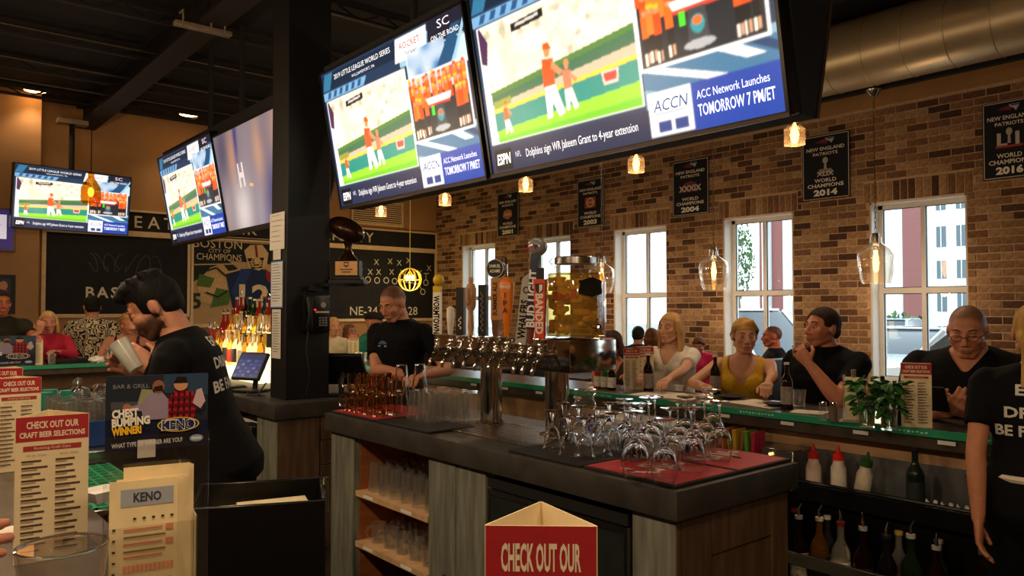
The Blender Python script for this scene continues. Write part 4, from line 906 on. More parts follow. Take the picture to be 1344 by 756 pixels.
# drain tray below the taps
dtp = thing('drip_tray', 'perforated metal drip tray below the beer taps', 'tray', (2.44, 2.92, IZ))
MB().box((-.22, -.40, 0), (.16, .42, .006), .002).build('pan', M('drip_metal', '#7d6a58', rough=.3, metal=.9, var=.2, scale=60, bump=.3), dtp)
for k in range(26): MB().box((-.20, -.38+k*.031, .006), (.14, -.365+k*.031, .009)).build('ridge', M('drip_metal'), dtp)
# wine glasses: rows on the red mats
base = None; n = 0
spots = [(at(px, py, Z=MZ)) for px, py in ((834,628),(872,634),(908,621),(945,604),(842,612),(880,612),(912,604),(852,598),(890,598),(925,592),(828,603),(860,590),(900,588),(935,582),(820,592))]
labs = {0: 'large upside-down wine glass nearest the front edge of the red mat', 3: 'upside-down wine glass standing apart at the right end of the cluster'}
for k, p in enumerate(spots):
    row = ['front', 'second', 'third', 'rear'][0 if k < 4 else 1 if k < 7 else 2 if k < 10 else 3]; place = 'one two three four five'.split()[k-[0, 4, 7, 10][0 if k < 4 else 1 if k < 7 else 2 if k < 10 else 3]]
    lab = labs.get(k, 'upside-down wine glass on the red mats, %s row, place %s' % (row, place))
    if base is None: base = wine_glass(lab, p)
    else:
        q = dup(base, p, random.uniform(0, 360), lab); q.scale = (random.uniform(1.0, 1.1),)*3
base.scale = (1.08,)*3
tb = None
for k, (px, py) in enumerate(((725,588),(747,597),(768,600),(790,598),(760,580),(785,583),(805,592),(740,574),(800,574),(824,585))):
    p = at(px, py, Z=IZ+.0125); lab = {0: 'footed beer glass upside down at the left end of the black mat', 1: 'footed beer glass upside down, second from the left on the black mat'}.get(k, 'footed beer glass upside down by the blue-printed mug, %s' % ['', '', 'third in the front row', 'fourth in the front row', 'second row left', 'second row right', 'front row right end', 'rear row left end', 'rear row middle', 'touching the wine glasses'][k])
    if tb is None: tb = tulip_glass(lab, p)
    else: dup(tb, p, label=lab)
bm_ = thing('large_mug', 'large upside-down glass jar mug with blue print behind the footed glasses', 'mug', at(768, 572, Z=IZ+.0125))
MB().lathe([(.0005,.008),(.052,.008),(.054,.0),(.058,.004),(.060,.12),(.048,.16),(.044,.165),(.044,.19),(.050,.195),(.050,.215),(.0005,.218)], 24, cap=False).build('jar', THIN, bm_, smooth=40)
pt = Paint(.0003); pt.text('LH', 0, .09, .035, '#23348c', bold=.05).text('OI', .012, .045, .03, '#23348c', bold=.05)
o = pt.build('print', PRINT, bm_)
for v in o.data.vertices:
    a = v.co.x/.061; v.co.x, v.co.y = .0612*math.sin(a), -.0612*math.cos(a)
o.rotation_euler = (0, 0, R(-25))
# clear mugs tinted with orange reflections in two layers, tall stacks, pints
g = 'amber glass mugs stacked on the red mat'; mg = None; k = 0
for lay in range(2):
    for i in range(4):
        for j in range(2):
            p = Vector((2.17+.10*j+.012*lay, 4.04-.107*i-.01*lay, MZ+.107*lay))
            lab = 'amber glass mug, %s layer, %s from the left, %s' % (['lower', 'upper'][lay], 'first second third fourth'.split()[i], ['front', 'behind'][j])
            if i == 0 and j == 0: lab = ['amber glass mug at the left end of the lower row', 'amber glass mug at the left end of the upper row'][lay]
            mg = mug(lab, p, 150, REFLG, g) if mg is None else dup(mg, p, 150+random.uniform(-60, 60), lab); k += 1
for i, (px, py) in enumerate(((527,548),(551,546))):
    p = at(px, py, Z=IZ+.0125)
    for lay in range(2): pint('%s pint glass of the %s tall pair standing upside down' % (['lower','upper'][lay], ['left','right'][i]), (p.x, p.y, p.z+lay*.137), h=.152, mat=GLASS, r0=.028, r1=.044, group='tall stacked pint glasses')
for i in range(4):
    for j in range(3):
        if j == 0 and i == 3: continue
        pint('upside-down pint glass behind the tall stacks, row %s, place %s' % ('one two three four'.split()[i], 'one two three'.split()[j]), (2.28+.092*j, 3.54-.092*i, IZ+.0125), h=.155, mat=THIN, group='pint glasses on the island mat')
for i, y in enumerate((3.42, 3.30)):
    pt = Paint(.0003); pt.ring(0, 0, .03, .003, '#5a3a2a')
# glasses on the island shelves
for i in range(6):
    for j in range(3): pint('pint glass on the upper island shelf, %s from the left post, %s row' % ('first second third fourth fifth sixth'.split()[i], ['front', 'middle', 'back'][j]), (bx+.08+.1*j, 3.74-.11*i, .604), h=.16, group='pint glasses on the upper shelf')
sm = None
for i in range(5):
    for j in range(2):
        p = (bx+.09+.12*j, 3.72-.125*i, .329); lab = 'clear mug on the lower island shelf, %s from the left post, %s row' % ('first second third fourth fifth'.split()[i], ['front', 'back'][j]); sm = mug(lab, p, 170, THIN, 'mugs on the lower shelf') if sm is None else dup(sm, p, random.uniform(100, 260), lab)

# ------------------------------------------------------------------ beer tower
tw = thing('beer_tower', 'polished steel beer tower on two columns with ten taps', 'beer tower', (2.51, 2.99, IZ))
PX0, PX1, PY0, PY1, PZ0, PZ1 = 2.36, 2.66, 2.42, 3.47, 1.32, 1.463
ox, oy = 2.51, 2.99
MIRR = M('polished_steel', '#c9c2b6', rough=.10, metal=1, var=.05)
MB().box((PX0-ox, PY0-oy, PZ0-IZ), (PX1-ox, PY1-oy, PZ1-IZ), .004, seg=2).build('manifold', MIRR, tw)
for y in (3.16, 2.66):
    MB().cyl((0, y-oy, .012), (0, y-oy, PZ0-IZ), .057, n=32).build('pillar', MIRR, tw)
    MB().lathe([(.085, .006), (.085, .014), (.06, .018), (.058, .03)], 28, c=(0, y-oy, 0)).build('flange', MIRR, tw)
taps = []
for k, px in enumerate((573, 590, 604, 617, 633, 650, 664, 683, 695, 708)):
    y = at(px, 440, X=2.30).y; z = 1.395
    fa = thing_part = MB().cyl((PX0-ox, y-oy, z-IZ), (PX0-.055-ox, y-oy, z-IZ), .012, n=12).build('faucet', CHROME, tw)
    MB().lathe([(.022, 0), (.022, .006)], 16).build('collar', CHROME, fa, loc=(PX0-ox, y-oy, z-IZ), rot=(0, R(-90), 0))
    MB().lathe([(.010,-.02),(.017,-.012),(.018,.012),(.012,.02),(.010,.036),(.014,.040),(.014,.050),(.009,.056)], 14).build('valve', CHROME, fa, loc=(PX0-.055-ox, y-oy, z-IZ))
    MB().tube([(PX0-.058-ox, y-oy, z-.012-IZ), (PX0-.085-ox, y-oy, z-.035-IZ), (PX0-.105-ox, y-oy, z-.075-IZ), (PX0-.106-ox, y-oy, z-.092-IZ)], [.011, .0105, .009, .009], 10).build('spout', CHROME, fa)
    taps.append(Vector((PX0-.055, y, z+.055)))
def tap_thing(k, label):
    p = taps[k]-Vector((ox, oy, IZ)); t = MB().cyl((0, 0, -.004), (0, 0, .022), .008, n=10).build('tap_handle', CHROME, tw, loc=p, rot=(0, 0, R(-62))); t['label'] = label; return t
def slab(t, w, d, z0, z1, mat, bev=.004, name='paddle', taper=1.0):
    wb_ = w*taper
    return MB().loft([[(-wb_/2,-d/2,z0),(wb_/2,-d/2,z0),(wb_/2,d/2,z0),(-wb_/2,d/2,z0)], [(-w/2,-d/2,z1),(w/2,-d/2,z1),(w/2,d/2,z1),(-w/2,d/2,z1)]]).build(name, mat, t)
def vtext(t, s_, d, zc, h, col, length, rot=-90, x=0):
    pt = Paint(.0004); pt.text(s_, x, zc, h, col, w=length, rot=rot, bold=.035); pt.build('lettering', PRINT_GLOSS, t, loc=(0, -d/2-.0006, 0))
t = tap_thing(0, 'white WORMTOWN tap handle with a yellow ball on top')
slab(t, .044, .022, .02, .24, M('handle_white', '#efe8d8', rough=.4)); vtext(t, 'WORMTOWN', .022, .122, .033, '#1a1410', .20); b_ = slab(t, .044, .022, .24, .272, M('handle_yellow', '#d8b41e', rough=.4), name='cap_block'); MB().ell((.006, 0, .305), .030, 16, 10).build('ball', M('handle_yellow'), t)
t = tap_thing(1, 'short white tapered tap handle'); MB().lathe([(.010,.02),(.014,.03),(.021,.12),(.019,.155),(.008,.165)], 16).build('grip', M('handle_white'), t)
t = tap_thing(2, 'dark slab tap handle with white script, beside the short white one'); slab(t, .042, .03, .02, .26, M('handle_dark', '#2a221c', rough=.4)); Paint(.0004).line([(.010*math.sin(q*1.7), .05+.007*q) for q in range(10)], .004, '#e6dccb').build('script', PRINT_GLOSS, t, loc=(0, -.0156, 0))
t = tap_thing(3, 'turned wooden ALLAGASH tap handle'); WD = M('handle_wood', '#b98a5c', rough=.45, var=.2, stretch=(5, 5, 1)); MB().lathe([(.010,.02),(.016,.06),(.014,.10),(.012,.14),(.026,.165),(.028,.25),(.018,.275),(.010,.28),(.013,.295),(.011,.31)], 18).build('grip', WD, t)
pt = Paint(.0003); pt.text('ALLAGASH', 0, .21, .016, '#5a1f16', w=.085, rot=90, bold=.02); o = pt.build('lettering', PRINT, t, loc=(0, -.0285, 0))
t = tap_thing(4, 'black slab tap handle with faint script, right of the wooden one'); slab(t, .042, .03, .02, .27, BLACK); Paint(.0004).line([(.009*math.sin(q*1.9+.4*math.sin(q)), .04+.0085*q) for q in range(24)], .003, '#8c857a').build('script', PRINT_GLOSS, t, loc=(0, -.0156, 0))
t = tap_thing(5, 'tan tap handle with a dark oval SAM ADAMS badge on top'); slab(t, .040, .026, .02, .10, M('handle_brown', '#6a3a20', rough=.4), taper=.6, name='grip'); slab(t, .046, .026, .10, .30, M('handle_tan', '#b07a3a', rough=.45)); vtext(t, 'SUMMER ALE', .026, .20, .020, '#4a2a14', .16, 90)
bd = MB().lathe([(.001,-.014),(.046,-.014),(.048,0),(.046,.014),(.001,.014)], 24).build('badge', M('badge_navy', '#1a1c2a', rough=.35), t, loc=(0, 0, .345), rot=(R(90), 0, 0)); pt = Paint(.0004); pt.ring(0,0,.045,.003,'#d8cbb0').text('SAMUEL', 0, .012, .015, '#e6dcc4', w=.06, bold=.02).text('ADAMS', 0, -.012, .015, '#e6dcc4', w=.055, bold=.02); pt.build('badge_print', PRINT, bd, loc=(0, 0, .0146), rot=(R(-90), 0, 0))
t = tap_thing(6, 'orange IPA tap handle with rounded shoulders and a metal hook'); OR = M('handle_orange', '#d9771c', rough=.35)
MB().loft([[(x*s_, y*.6*s_, z) for x, y in [(.028*math.cos(a), .028*math.sin(a)) for a in [6.2832*j/18 for j in range(18)]]] for z, s_ in ((.02,.45),(.10,.75),(.20,1.2),(.27,1.3),(.292,1.0),(.30,.5))]).build('grip', OR, t)
pt = Paint(.0003)
for c_, z in (('I', .215), ('P', .18), ('A', .145)): pt.text(c_, 0, z, .026, '#3a1c0c', bold=.02)
pt.text('HARPOON', 0, .255, .014, '#f0e0c8', w=.055, bold=.02); o = pt.build('lettering', PRINT, t, loc=(0, -.0215, 0)); MB().tube([(0,0,.30),(0,0,.36),(0,-.008,.385),(-.01,-.012,.392),(-.022,-.008,.38)], [.006,.006,.006,.008,.003], 8).build('hook', CHROME, t)
t = tap_thing(7, 'grey WHALERS tap handle slab leaning right'); t.rotation_euler = (0, R(7), R(-62)); slab(t, .052, .024, -.01, .29, M('handle_grey', '#a9a294', rough=.5)); vtext(t, 'WHALERS', .024, .105, .036, '#1d1a18', .18, 90); MB().prism([(-.026,.29),(.026,.29),(.010,.325)], -.012, .012).build('tip', M('handle_grey'), t); pt = Paint(.0004); pt.ring(0, .24, .016, .006, '#1d1a18'); pt.build('emblem', PRINT, t, loc=(0, -.0126, 0))
t = tap_thing(8, 'tall dark blue BUD LIGHT tap handle topped by a silver football helmet'); t.rotation_euler = (0, R(4), R(-62)); MB().lathe([(.010,.0),(.014,.04),(.016,.06)], 14).build('grip', M('handle_copper', '#9a5a3c', rough=.3, metal=.5), t); slab(t, .040, .03, .06, .40, M('handle_navy', '#1f2440', rough=.35)); vtext(t, 'BUD LIGHT', .03, .20, .040, '#e8e4de', .26, 90)
SIL = M('helmet_silver', '#b9b6b2', rough=.25, metal=.5); MB().ell((.006, 0, .435), (.046, .042, .042), 18, 12).build('helmet', SIL, t); MB().tube([(-.03,-.03,.425),(-.052,-.02,.418),(-.055,0,.412),(-.052,.02,.418),(-.03,.03,.425)], .004, 6).build('face_guard', M('guard_red', '#a8262a', rough=.4), t); pt = Paint(.0004); pt.poly([(-.03,.43),(.01,.445),(.0,.42)], '#a8262a').poly([(-.01,.445),(.02,.44),(.005,.42)], '#1f2a5a'); pt.build('helmet_logo', PRINT, t, loc=(.006, -.043, 0))
t = tap_thing(9, 'orange-red BANDED tap handle with a black stub on top'); slab(t, .056, .024, .02, .285, M('handle_red', '#d2451f', rough=.4), taper=.75); vtext(t, 'BANDED', .024, .13, .034, '#ecdfd0', .18, -90); slab(t, .032, .02, .285, .335, BLACK, name='stub'); pt = Paint(.0004); pt.poly([(-.02,.265),(.02,.265),(.018,.235),(0,.215),(-.018,.235)], '#231a16').poly([(0,.26),(.016,.26),(.014,.237),(0,.222)], '#ecdfd0'); pt.build('shield', PRINT, t, loc=(0, -.0126, 0))
# drink dispenser jar
jp = Vector((2.52, 2.545, PZ1))
jr = thing('drink_jar', 'large glass drink dispenser jar of yellow fruit with metal lid', 'jar', jp, -35); jr.scale = (1.08,)*3
MB().lathe([(.0005,.0),(.118,.0),(.128,.01),(.130,.04),(.130,.245),(.120,.285),(.088,.315),(.085,.33),(.082,.33),(.085,.312),(.116,.282),(.126,.243),(.126,.04),(.122,.014),(.0005,.010)], 32, cap=False).build('glass_body', JARG, jr, smooth=40)
MB().lathe([(.0005,.012),(.120,.014),(.1245,.04),(.1245,.243),(.114,.28),(.0005,.282)], 28, cap=False).build('liquid', thin_glass('lemon_liquid', (.97,.86,.5), .25, .05, .22, (.80,.56,.14)), jr)
PINE = M('pineapple', '#ecbb3c', rough=.45, var=.25, scale=30, sss=.0)
rnd = random.Random(5)
for k in range(96):
    a = rnd.uniform(0, 6.28); r_ = .098*math.sqrt(rnd.random()) if k % 4 == 0 else .100; z = .035+.22*(k/96)
    m_ = Matrix.Rotation(rnd.uniform(-.5, .5), 4, 'X') @ Matrix.Rotation(a, 4, 'Z'); mb = MB(); mb.M = Matrix.Translation((r_*math.cos(a), r_*math.sin(a), z)) @ m_
    mb.cbox((0,0,0), (.030, .05, .022), .004); mb.build('fruit_chunk', PINE, jr)
MB().lathe([(.0005,.352),(.086,.352),(.090,.348),(.090,.325),(.084,.325),(.084,.345),(.0005,.346)], 30, cap=False).build('lid', STEEL, jr, smooth=30)
MB().lathe([(.086,.328),(.0915,.326),(.0915,.322),(.086,.32)], 30).build('lid_ring', STEEL, jr)
lab_ = Paint(.0004); lab_.poly([(-.055,.0),(-.062,.012),(-.055,.03),(-.055,.045),(-.062,.055),(-.03,.063),(0,.072),(.03,.063),(.062,.055),(.055,.045),(.055,.03),(.062,.012),(.055,0),(.02,-.006),(0,-.012),(-.02,-.006)], '#15130f')
o = lab_.build('chalk_label', CHALK, jr)
for v in o.data.vertices: a = v.co.x/.131; v.co.x, v.co.y, v.co.z = .1315*math.sin(a), -.1315*math.cos(a), v.co.z+.19
o.rotation_euler = (0, 0, R(22))
pt = Paint(.0003); pt.text('Stoli', 0, .185, .036, '#b5301c', w=.10, slant=.2, rot=8, bold=.01); o = pt.build('script', PRINT, jr)
for v in o.data.vertices: a = v.co.x/.131; v.co.x, v.co.y = .1315*math.sin(a), -.1315*math.cos(a)
o.rotation_euler = (0, 0, R(-32))
sp = MB().cyl((0,-.126,.055), (0,-.165,.055), .010, n=12).build('spigot', CHROME, jr); MB().tube([(0,-.165,.06),(0,-.178,.05),(0,-.180,.025)], .009, 8).build('spigot_tip', CHROME, sp); MB().cbox((0,-.160,.075), (.012,.01,.03), .003).build('lever', CHROME, sp)
for o in [sp]: o.rotation_euler = (0, 0, R(25))
MB().tube([(-.098,0,.318),(-.115,0,.33),(-.10,0,.345)], .003, 6).build('clasp', STEEL, jr)

# ------------------------------------------------------------------ bottles
BROWN = M('brown_bottle', '#241006', rough=.06, spec=.7, coat=.5); LABEL = M('paper_label', '#d9cdb6', rough=.6, var=.15, scale=40); CAPM = M('foil_cap', '#c9b58a', rough=.35, metal=.6)
def bottle(name, label, loc, h, r_, col, cap='#222222', lab='#d9cdb6', group=None, neck=.33, trans=False, pour=False, cat='bottle', emitlab=False):
    t = thing(name, label, cat, loc, random.uniform(-20, 20)-60, group); nk = r_*.36
    gm = M('bottle_'+col[1:]+('t' if trans else ''), col, rough=.05, spec=.7, trans=.85 if trans else 0, ior=1.3, var=.08)
    b_ = h*(1-neck)
    MB().lathe([(.0005,0),(r_*.95,0),(r_,h*.015),(r_,b_*.86),(r_*.9,b_*.95),(nk*1.2,b_*1.12),(nk,b_*1.2),(nk,h*.96),(nk*1.15,h*.965),(nk*1.15,h),(.0005,h)], 18, cap=False).build('glass', gm, t, smooth=45)
    MB().lathe([(r_*1.012,h*.10),(r_*1.012,b_*.72)], 18, cap=False).build('label', M('label_'+lab[1:], lab, rough=.6, var=.25, scale=50), t)
    MB().lathe([(nk*1.25,h*.955),(nk*1.25,h*1.004),(.0005,h*1.006)], 12, cap=False).build('cap', M('cap_'+cap[1:], cap, rough=.4), t)
    if pour: MB().tube([(0,0,h),(0,0,h+.03),(.012,0,h+.055)], [.008,.005,.003], 8).build('pour_spout', CHROME, t)
    return t
def clone(src, loc, label): return dup(src, loc, random.uniform(0, 360), label)
ER = BZ+.001
bb = bottle('beer_bottle', 'brown beer bottle with white label beside the woman in white', at(851, 514, Z=ER), .235, .031, '#241006', '#d8d2c6', '#8c8378', 'brown beer bottles on the long bar', trans=False)
clone(bb, at(939, 518, Z=ER), 'brown beer bottle between the woman in white and the woman in yellow'); clone(bb, at(1033, 536, Z=ER), 'brown beer bottle before the man raising his glass')
# tumblers, caddies, herbs, menus on the east bar
pint('small clear tumbler beside the brown bottle of the drinking man', at(1049, 534, Z=ER), h=.09, r0=.03, r1=.036, up=True, cat='tumbler', name='tumbler'); pint('frosted water cup beside the bottle of the woman in white', at(864, 514, Z=ER), h=.12, r0=.03, r1=.04, up=True, cat='cup', mat=thin_glass('frosted_cup', (.85,.82,.78), .8, .3, .35, (.7,.65,.6)), name='water_cup')
pint('ribbed glass tumbler at the left of the long bar behind the taps', at(826, 514, Z=ER), h=.09, r0=.033, r1=.04, up=True, cat='tumbler', name='tumbler')
cd = thing('menu_caddy', 'clear caddy of cream menu slips with salt and pepper shakers', 'caddy', at(1120, 554, Z=ER), -75)
MB().box((-.06,-.03,0),(.06,.05,.006)).box((-.045,.0,.0),(-.041,.05,.21)).box((.041,.0,.0),(.045,.05,.21)).build('holder', THIN, cd)
MB().box((-.038,.012,.008),(.038,.032,.20)).build('menu_slips', M('cream_paper', '#e0cfa4', rough=.6), cd); MB().cyl((0,.022,.20),(0,.022,.235),.012,n=12).build('knob', STEEL, cd)
for k, x in enumerate((-.085, -.13)):
    s_ = MB().lathe([(.0005,0),(.018,0),(.02,.03),(.015,.06),(.016,.066)], 12).build('shaker', THIN if k else M('pepper', '#6b5c4c', rough=.5), cd, loc=(x, 0, .0)); MB().lathe([(.017,.064),(.017,.078),(.008,.084)], 12).build('shaker_cap', CHROME, s_)
HERB = M('basil_leaf', '#2f6a26', rough=.5, var=.3, scale=25)
def herb(label, loc, seed, n):
    t = thing('herb_glass', label, 'herbs', loc, 0, 'glasses of fresh herbs on the bar'); rnd = random.Random(seed)
    shell([(.031,0),(.034,.07),(.036,.12)], .0025, 18, .01).build('tumbler', THIN, t, smooth=50)
    MB().lathe([(.0005,.011),(.029,.011),(.032,.09),(.0005,.09)], 16, cap=False).build('water', M('herb_water', '#c8d8b8', rough=.02, trans=1, ior=1.15, var=0), t)
    for k in range(6):
        a = k*1.05; MB().tube([(.012*math.cos(a), .012*math.sin(a), .015), (.02*math.cos(a+.4), .02*math.sin(a+.4), .10), (.045*math.cos(a+.6), .045*math.sin(a+.6), .17)], .002, 5).build('stalk', HERB, t)
    for k in range(n):
        a = rnd.uniform(0, 6.28); r_ = rnd.uniform(.005, .05); z = .085+rnd.uniform(0, .135)-r_*.5; L_ = rnd.uniform(.045, .07); w_ = L_*.62; dp = rnd.uniform(-.6, .5)
        mb = MB(); mb.M = Matrix.Translation((r_*math.cos(a), r_*math.sin(a), z)) @ Matrix.Rotation(a, 4, 'Z') @ Matrix.Rotation(-dp, 4, 'Y') @ Matrix.Rotation(rnd.uniform(-.6,.6), 4, 'X')
        mb.add([(0,0,0),(L_*.3,-w_*.45,.004),(L_*.7,-w_*.4,.0),(L_,0,-.012),(L_*.7,w_*.4,0),(L_*.3,w_*.45,.004),(L_*.35,0,-.004),(L_*.7,0,-.008)], [(0,1,6),(1,2,7,6),(2,3,7),(3,4,7),(4,5,6,7),(5,0,6)]); mb.build('leaf', HERB, t, recalc=False)
herb('glass of drooping green basil, left of the pair', at(1138, 560, Z=ER), 2, 62); herb('glass of upright green basil beside the beer menu card', at(1167, 564, Z=ER), 9, 66)
def straw_cup(p):
    t = thing('straw_cup', 'dark cup of black straws between the basil and the beer menu', 'cup', p); shell([(.028,0),(.033,.10)], .003, 14).build('cup', BLACK, t)
    for k in range(7): a = k*.9; MB().cyl((.008*math.cos(a), .008*math.sin(a), .01), (.022*math.cos(a), .022*math.sin(a), .19), .003, n=6).build('straw', BLACK, t)
straw_cup(at(1180, 556, Z=ER))
KRAFT = M('card_cream', '#e6d3a8', rough=.6, var=.05)
def menu_tent(label, loc, rotz, w=.115, h=.27, sides=3, style='list', shade='#e6d3a8'):
    t = thing('menu_card', label, 'menu card', loc, rotz, 'beer menu cards'); r_ = w/(2*math.sqrt(3)) if sides == 3 else .02
    if sides == 3:
        for k in range(3):
            a = R(120*k); mb = MB(); mb.M = Matrix.Rotation(a, 4, 'Z'); mb.box((-w/2, -r_-.0012, 0), (w/2, -r_, h)); mb.build('panel', KRAFT, t, smooth=0)
    else:
        MB().box((-w/2,-r_-.001,0),(w/2,-r_,h)).build('panel', KRAFT, t, smooth=0); MB().box((-w/2,r_,0),(w/2,r_+.001,h)).build('panel', KRAFT, t, smooth=0)
    pt = Paint(.00025); hd = h*.83 if style == 'list' else h*.70
    pt.rect(-w/2, hd, w/2, h, '#a81f26'); pt.text('CHECK OUT OUR', 0, hd+(h-hd)*.66, h*.045 if style == 'list' else h*.085, '#eadcbc', w=w*.72, bold=.03).text('CRAFT BEER SELECTIONS', 0, hd+(h-hd)*.27, h*.036 if style == 'list' else h*.07, '#eadcbc', w=w*.90, bold=.03)
    if style == 'list':
        pt.rect(-w*.40, h*.765, w*.40, h*.80, '#a83028').text('Rotating Craft Cans', 0, h*.783, h*.018, '#eadcbc', w=w*.5)
        rnd = random.Random(8)
        for c_ in range(2):
            pt.text(('12 oz. Cans', '16 oz. Cans')[c_], -w*.22+w*.45*c_, h*.735, h*.013, '#9a5a3c', w=w*.26)
            for k in range(15):
                z = h*(.69-.044*k); L_ = rnd.uniform(.24, .36)*w; x = -w*.42+w*.46*c_
                pt.rect(x, z, x+L_, z+h*.011, '#4a3626', True); pt.rect(x, z-h*.013, x+L_*.6, z-h*.008, '#8c745a', True)
    else:
        pt.text('Rotating Draft Features', 0, h*.635, h*.045, '#4a3320', w=w*.82, slant=.15).rect(-w*.43, h*.44, w*.43, h*.565, '#a81f26').text('ON NOW!', 0, h*.50, h*.055, '#d8604a', w=w*.46, bold=.03)
    pt.build('print', PRINT, t, loc=(0, -r_-.0014, 0)); return t
def toward(p, turn=0): return math.degrees(math.atan2(-p.x, p.y))+turn   # print faces the camera
WZ = BZ+.001
p = Vector((.50, .60, WZ)); p = at(710, 756, D=.78); p.z = WZ
menu_tent('red and cream beer menu card in the middle foreground with ROTATING DRAFT FEATURES', p, toward(p, 0), .108, .298, 3, 'draft')
p = at(67, 600, D=1.60); p.z = WZ; menu_tent('tall beer menu card in the left foreground behind the beer glass', p, toward(p, 4), .128, .292)
p = at(22, 600, D=2.45); p.z = WZ; menu_tent('second beer menu card at the left edge behind the nearer one', p, toward(p, 6), .118, .292)
p = at(8, 600, D=2.75); p.z = WZ; menu_tent('greyish third menu card peeking out at the far left edge', p, toward(p, -20), .12, .30)
p = at(1203, 560, Z=ER); menu_tent('beer menu card beside the basil on the long bar', p, toward(p, 3), .118, .275, 2)
p = at(850, 512, Z=ER); p = Vector((p.x+.03, p.y+.06, p.z)); menu_tent('beer menu card behind the bottle of the woman in white', p, toward(p, 0), .13, .27)
for px, py, lab in ((464, 494, 'beer menu card before the smiling older woman'), (499, 492, 'beer menu card beside the crew-cut bartender'), (829, 508, 'beer menu card half hidden behind the tap box')):
    p = at(px, 480, X=3.75); p.z = ER; menu_tent(lab, p, toward(p, 0), .10, .26)
p = at(46, 476, Y=8.25); p.z = ER; menu_tent('beer menu card before the woman in pink on the far bar', p, toward(p, 0), .12, .27)
# keno display and slip holder
kp = at(211, 600, D=1.12); kp.z = WZ; ks = thing('keno_stand', 'clear acrylic keno slip holder with a blue KENO poster on top', 'display stand', kp, toward(kp, 4))
ACR = thin_glass('acrylic', (.93, .93, .92), 1.0)
MB().box((-.074,.018,.0),(.068,.021,.325), .0008).build('back_plate', ACR, ks); MB().box((-.074,-.030,.0),(.045,-.028,.205)).build('front_pocket', ACR, ks); MB().box((-.074,-.03,0),(-.072,.02,.21)).box((.045,-.03,0),(.047,.02,.21)).build('pocket_side', ACR, ks); MB().box((-.076,-.045,-.0),(.07,.05,.004)).build('base', ACR, ks)
SLIP = M('slip_paper', '#e8d2a0', rough=.6)
for k in range(9): MB().box((-.066+.003*k,-.022+.004*k,.006),(.022+.003*k,-.0205+.004*k,.268+(.014 if k > 5 else 0)-.002*(k%3))).build('bet_slip', SLIP, ks)
pt = Paint(.0003); x0, x1 = -.066, .022; W = x1-x0; cxk = (x0+x1)/2
pt.rect(x0+.014,.232,x1-.006,.256,'#9fa4aa').text('KENO', cxk+.004, .244, .012, '#3a3a44', w=.036, bold=.04).ring(cxk+.006, .240, .0001, .00005, '#000')
for k in range(16): pt.rect(x0+.004, .20-.017*k*.9, x0+.008, .203-.017*k*.9, '#2a2622', True)
for k in range(5): pt.rect(x0+.03+.012*k,.213,x0+.034+.012*k,.216,'#2a2622',True)
for k, z in enumerate((.198,.188,.178,.168,.160)): pt.rect(x0+.018, z, x1-.02+.004*(k%2), z+.0025, '#8c6a4a' if k%2 else '#d8815c', True); 
for z in (.195,.175): pt.rect(x1-.016, z, x1-.006, z+.008, '#e0906a', True)
for k in range(12): pt.rect(x0+.018+k*.0055,.140,x0+.022+k*.0055,.150,'#e0906a',True)
pt.poly([(x0+.022,.120),(x1-.008,.128),(x1-.006,.105),(x0+.03,.098)],'#16223a').text('KENO', cxk+.006, .118, .014, '#7ab52a', w=.055, bold=.05)
for r_ in range(8):
    for c_ in range(8): pt.rect(x0+.018+c_*.0088,.082-r_*.0105,x0+.0258+c_*.0088,.0905-r_*.0105,'#dd8a66',True)
pt.build('slip_print', PRINT, ks, loc=(0,-.0225,0))
ps = MB().box((-.072,.022,.303),(.066,.0245,.412), .0006).build('poster', M('poster_board', '#14203a', rough=.4), ks)
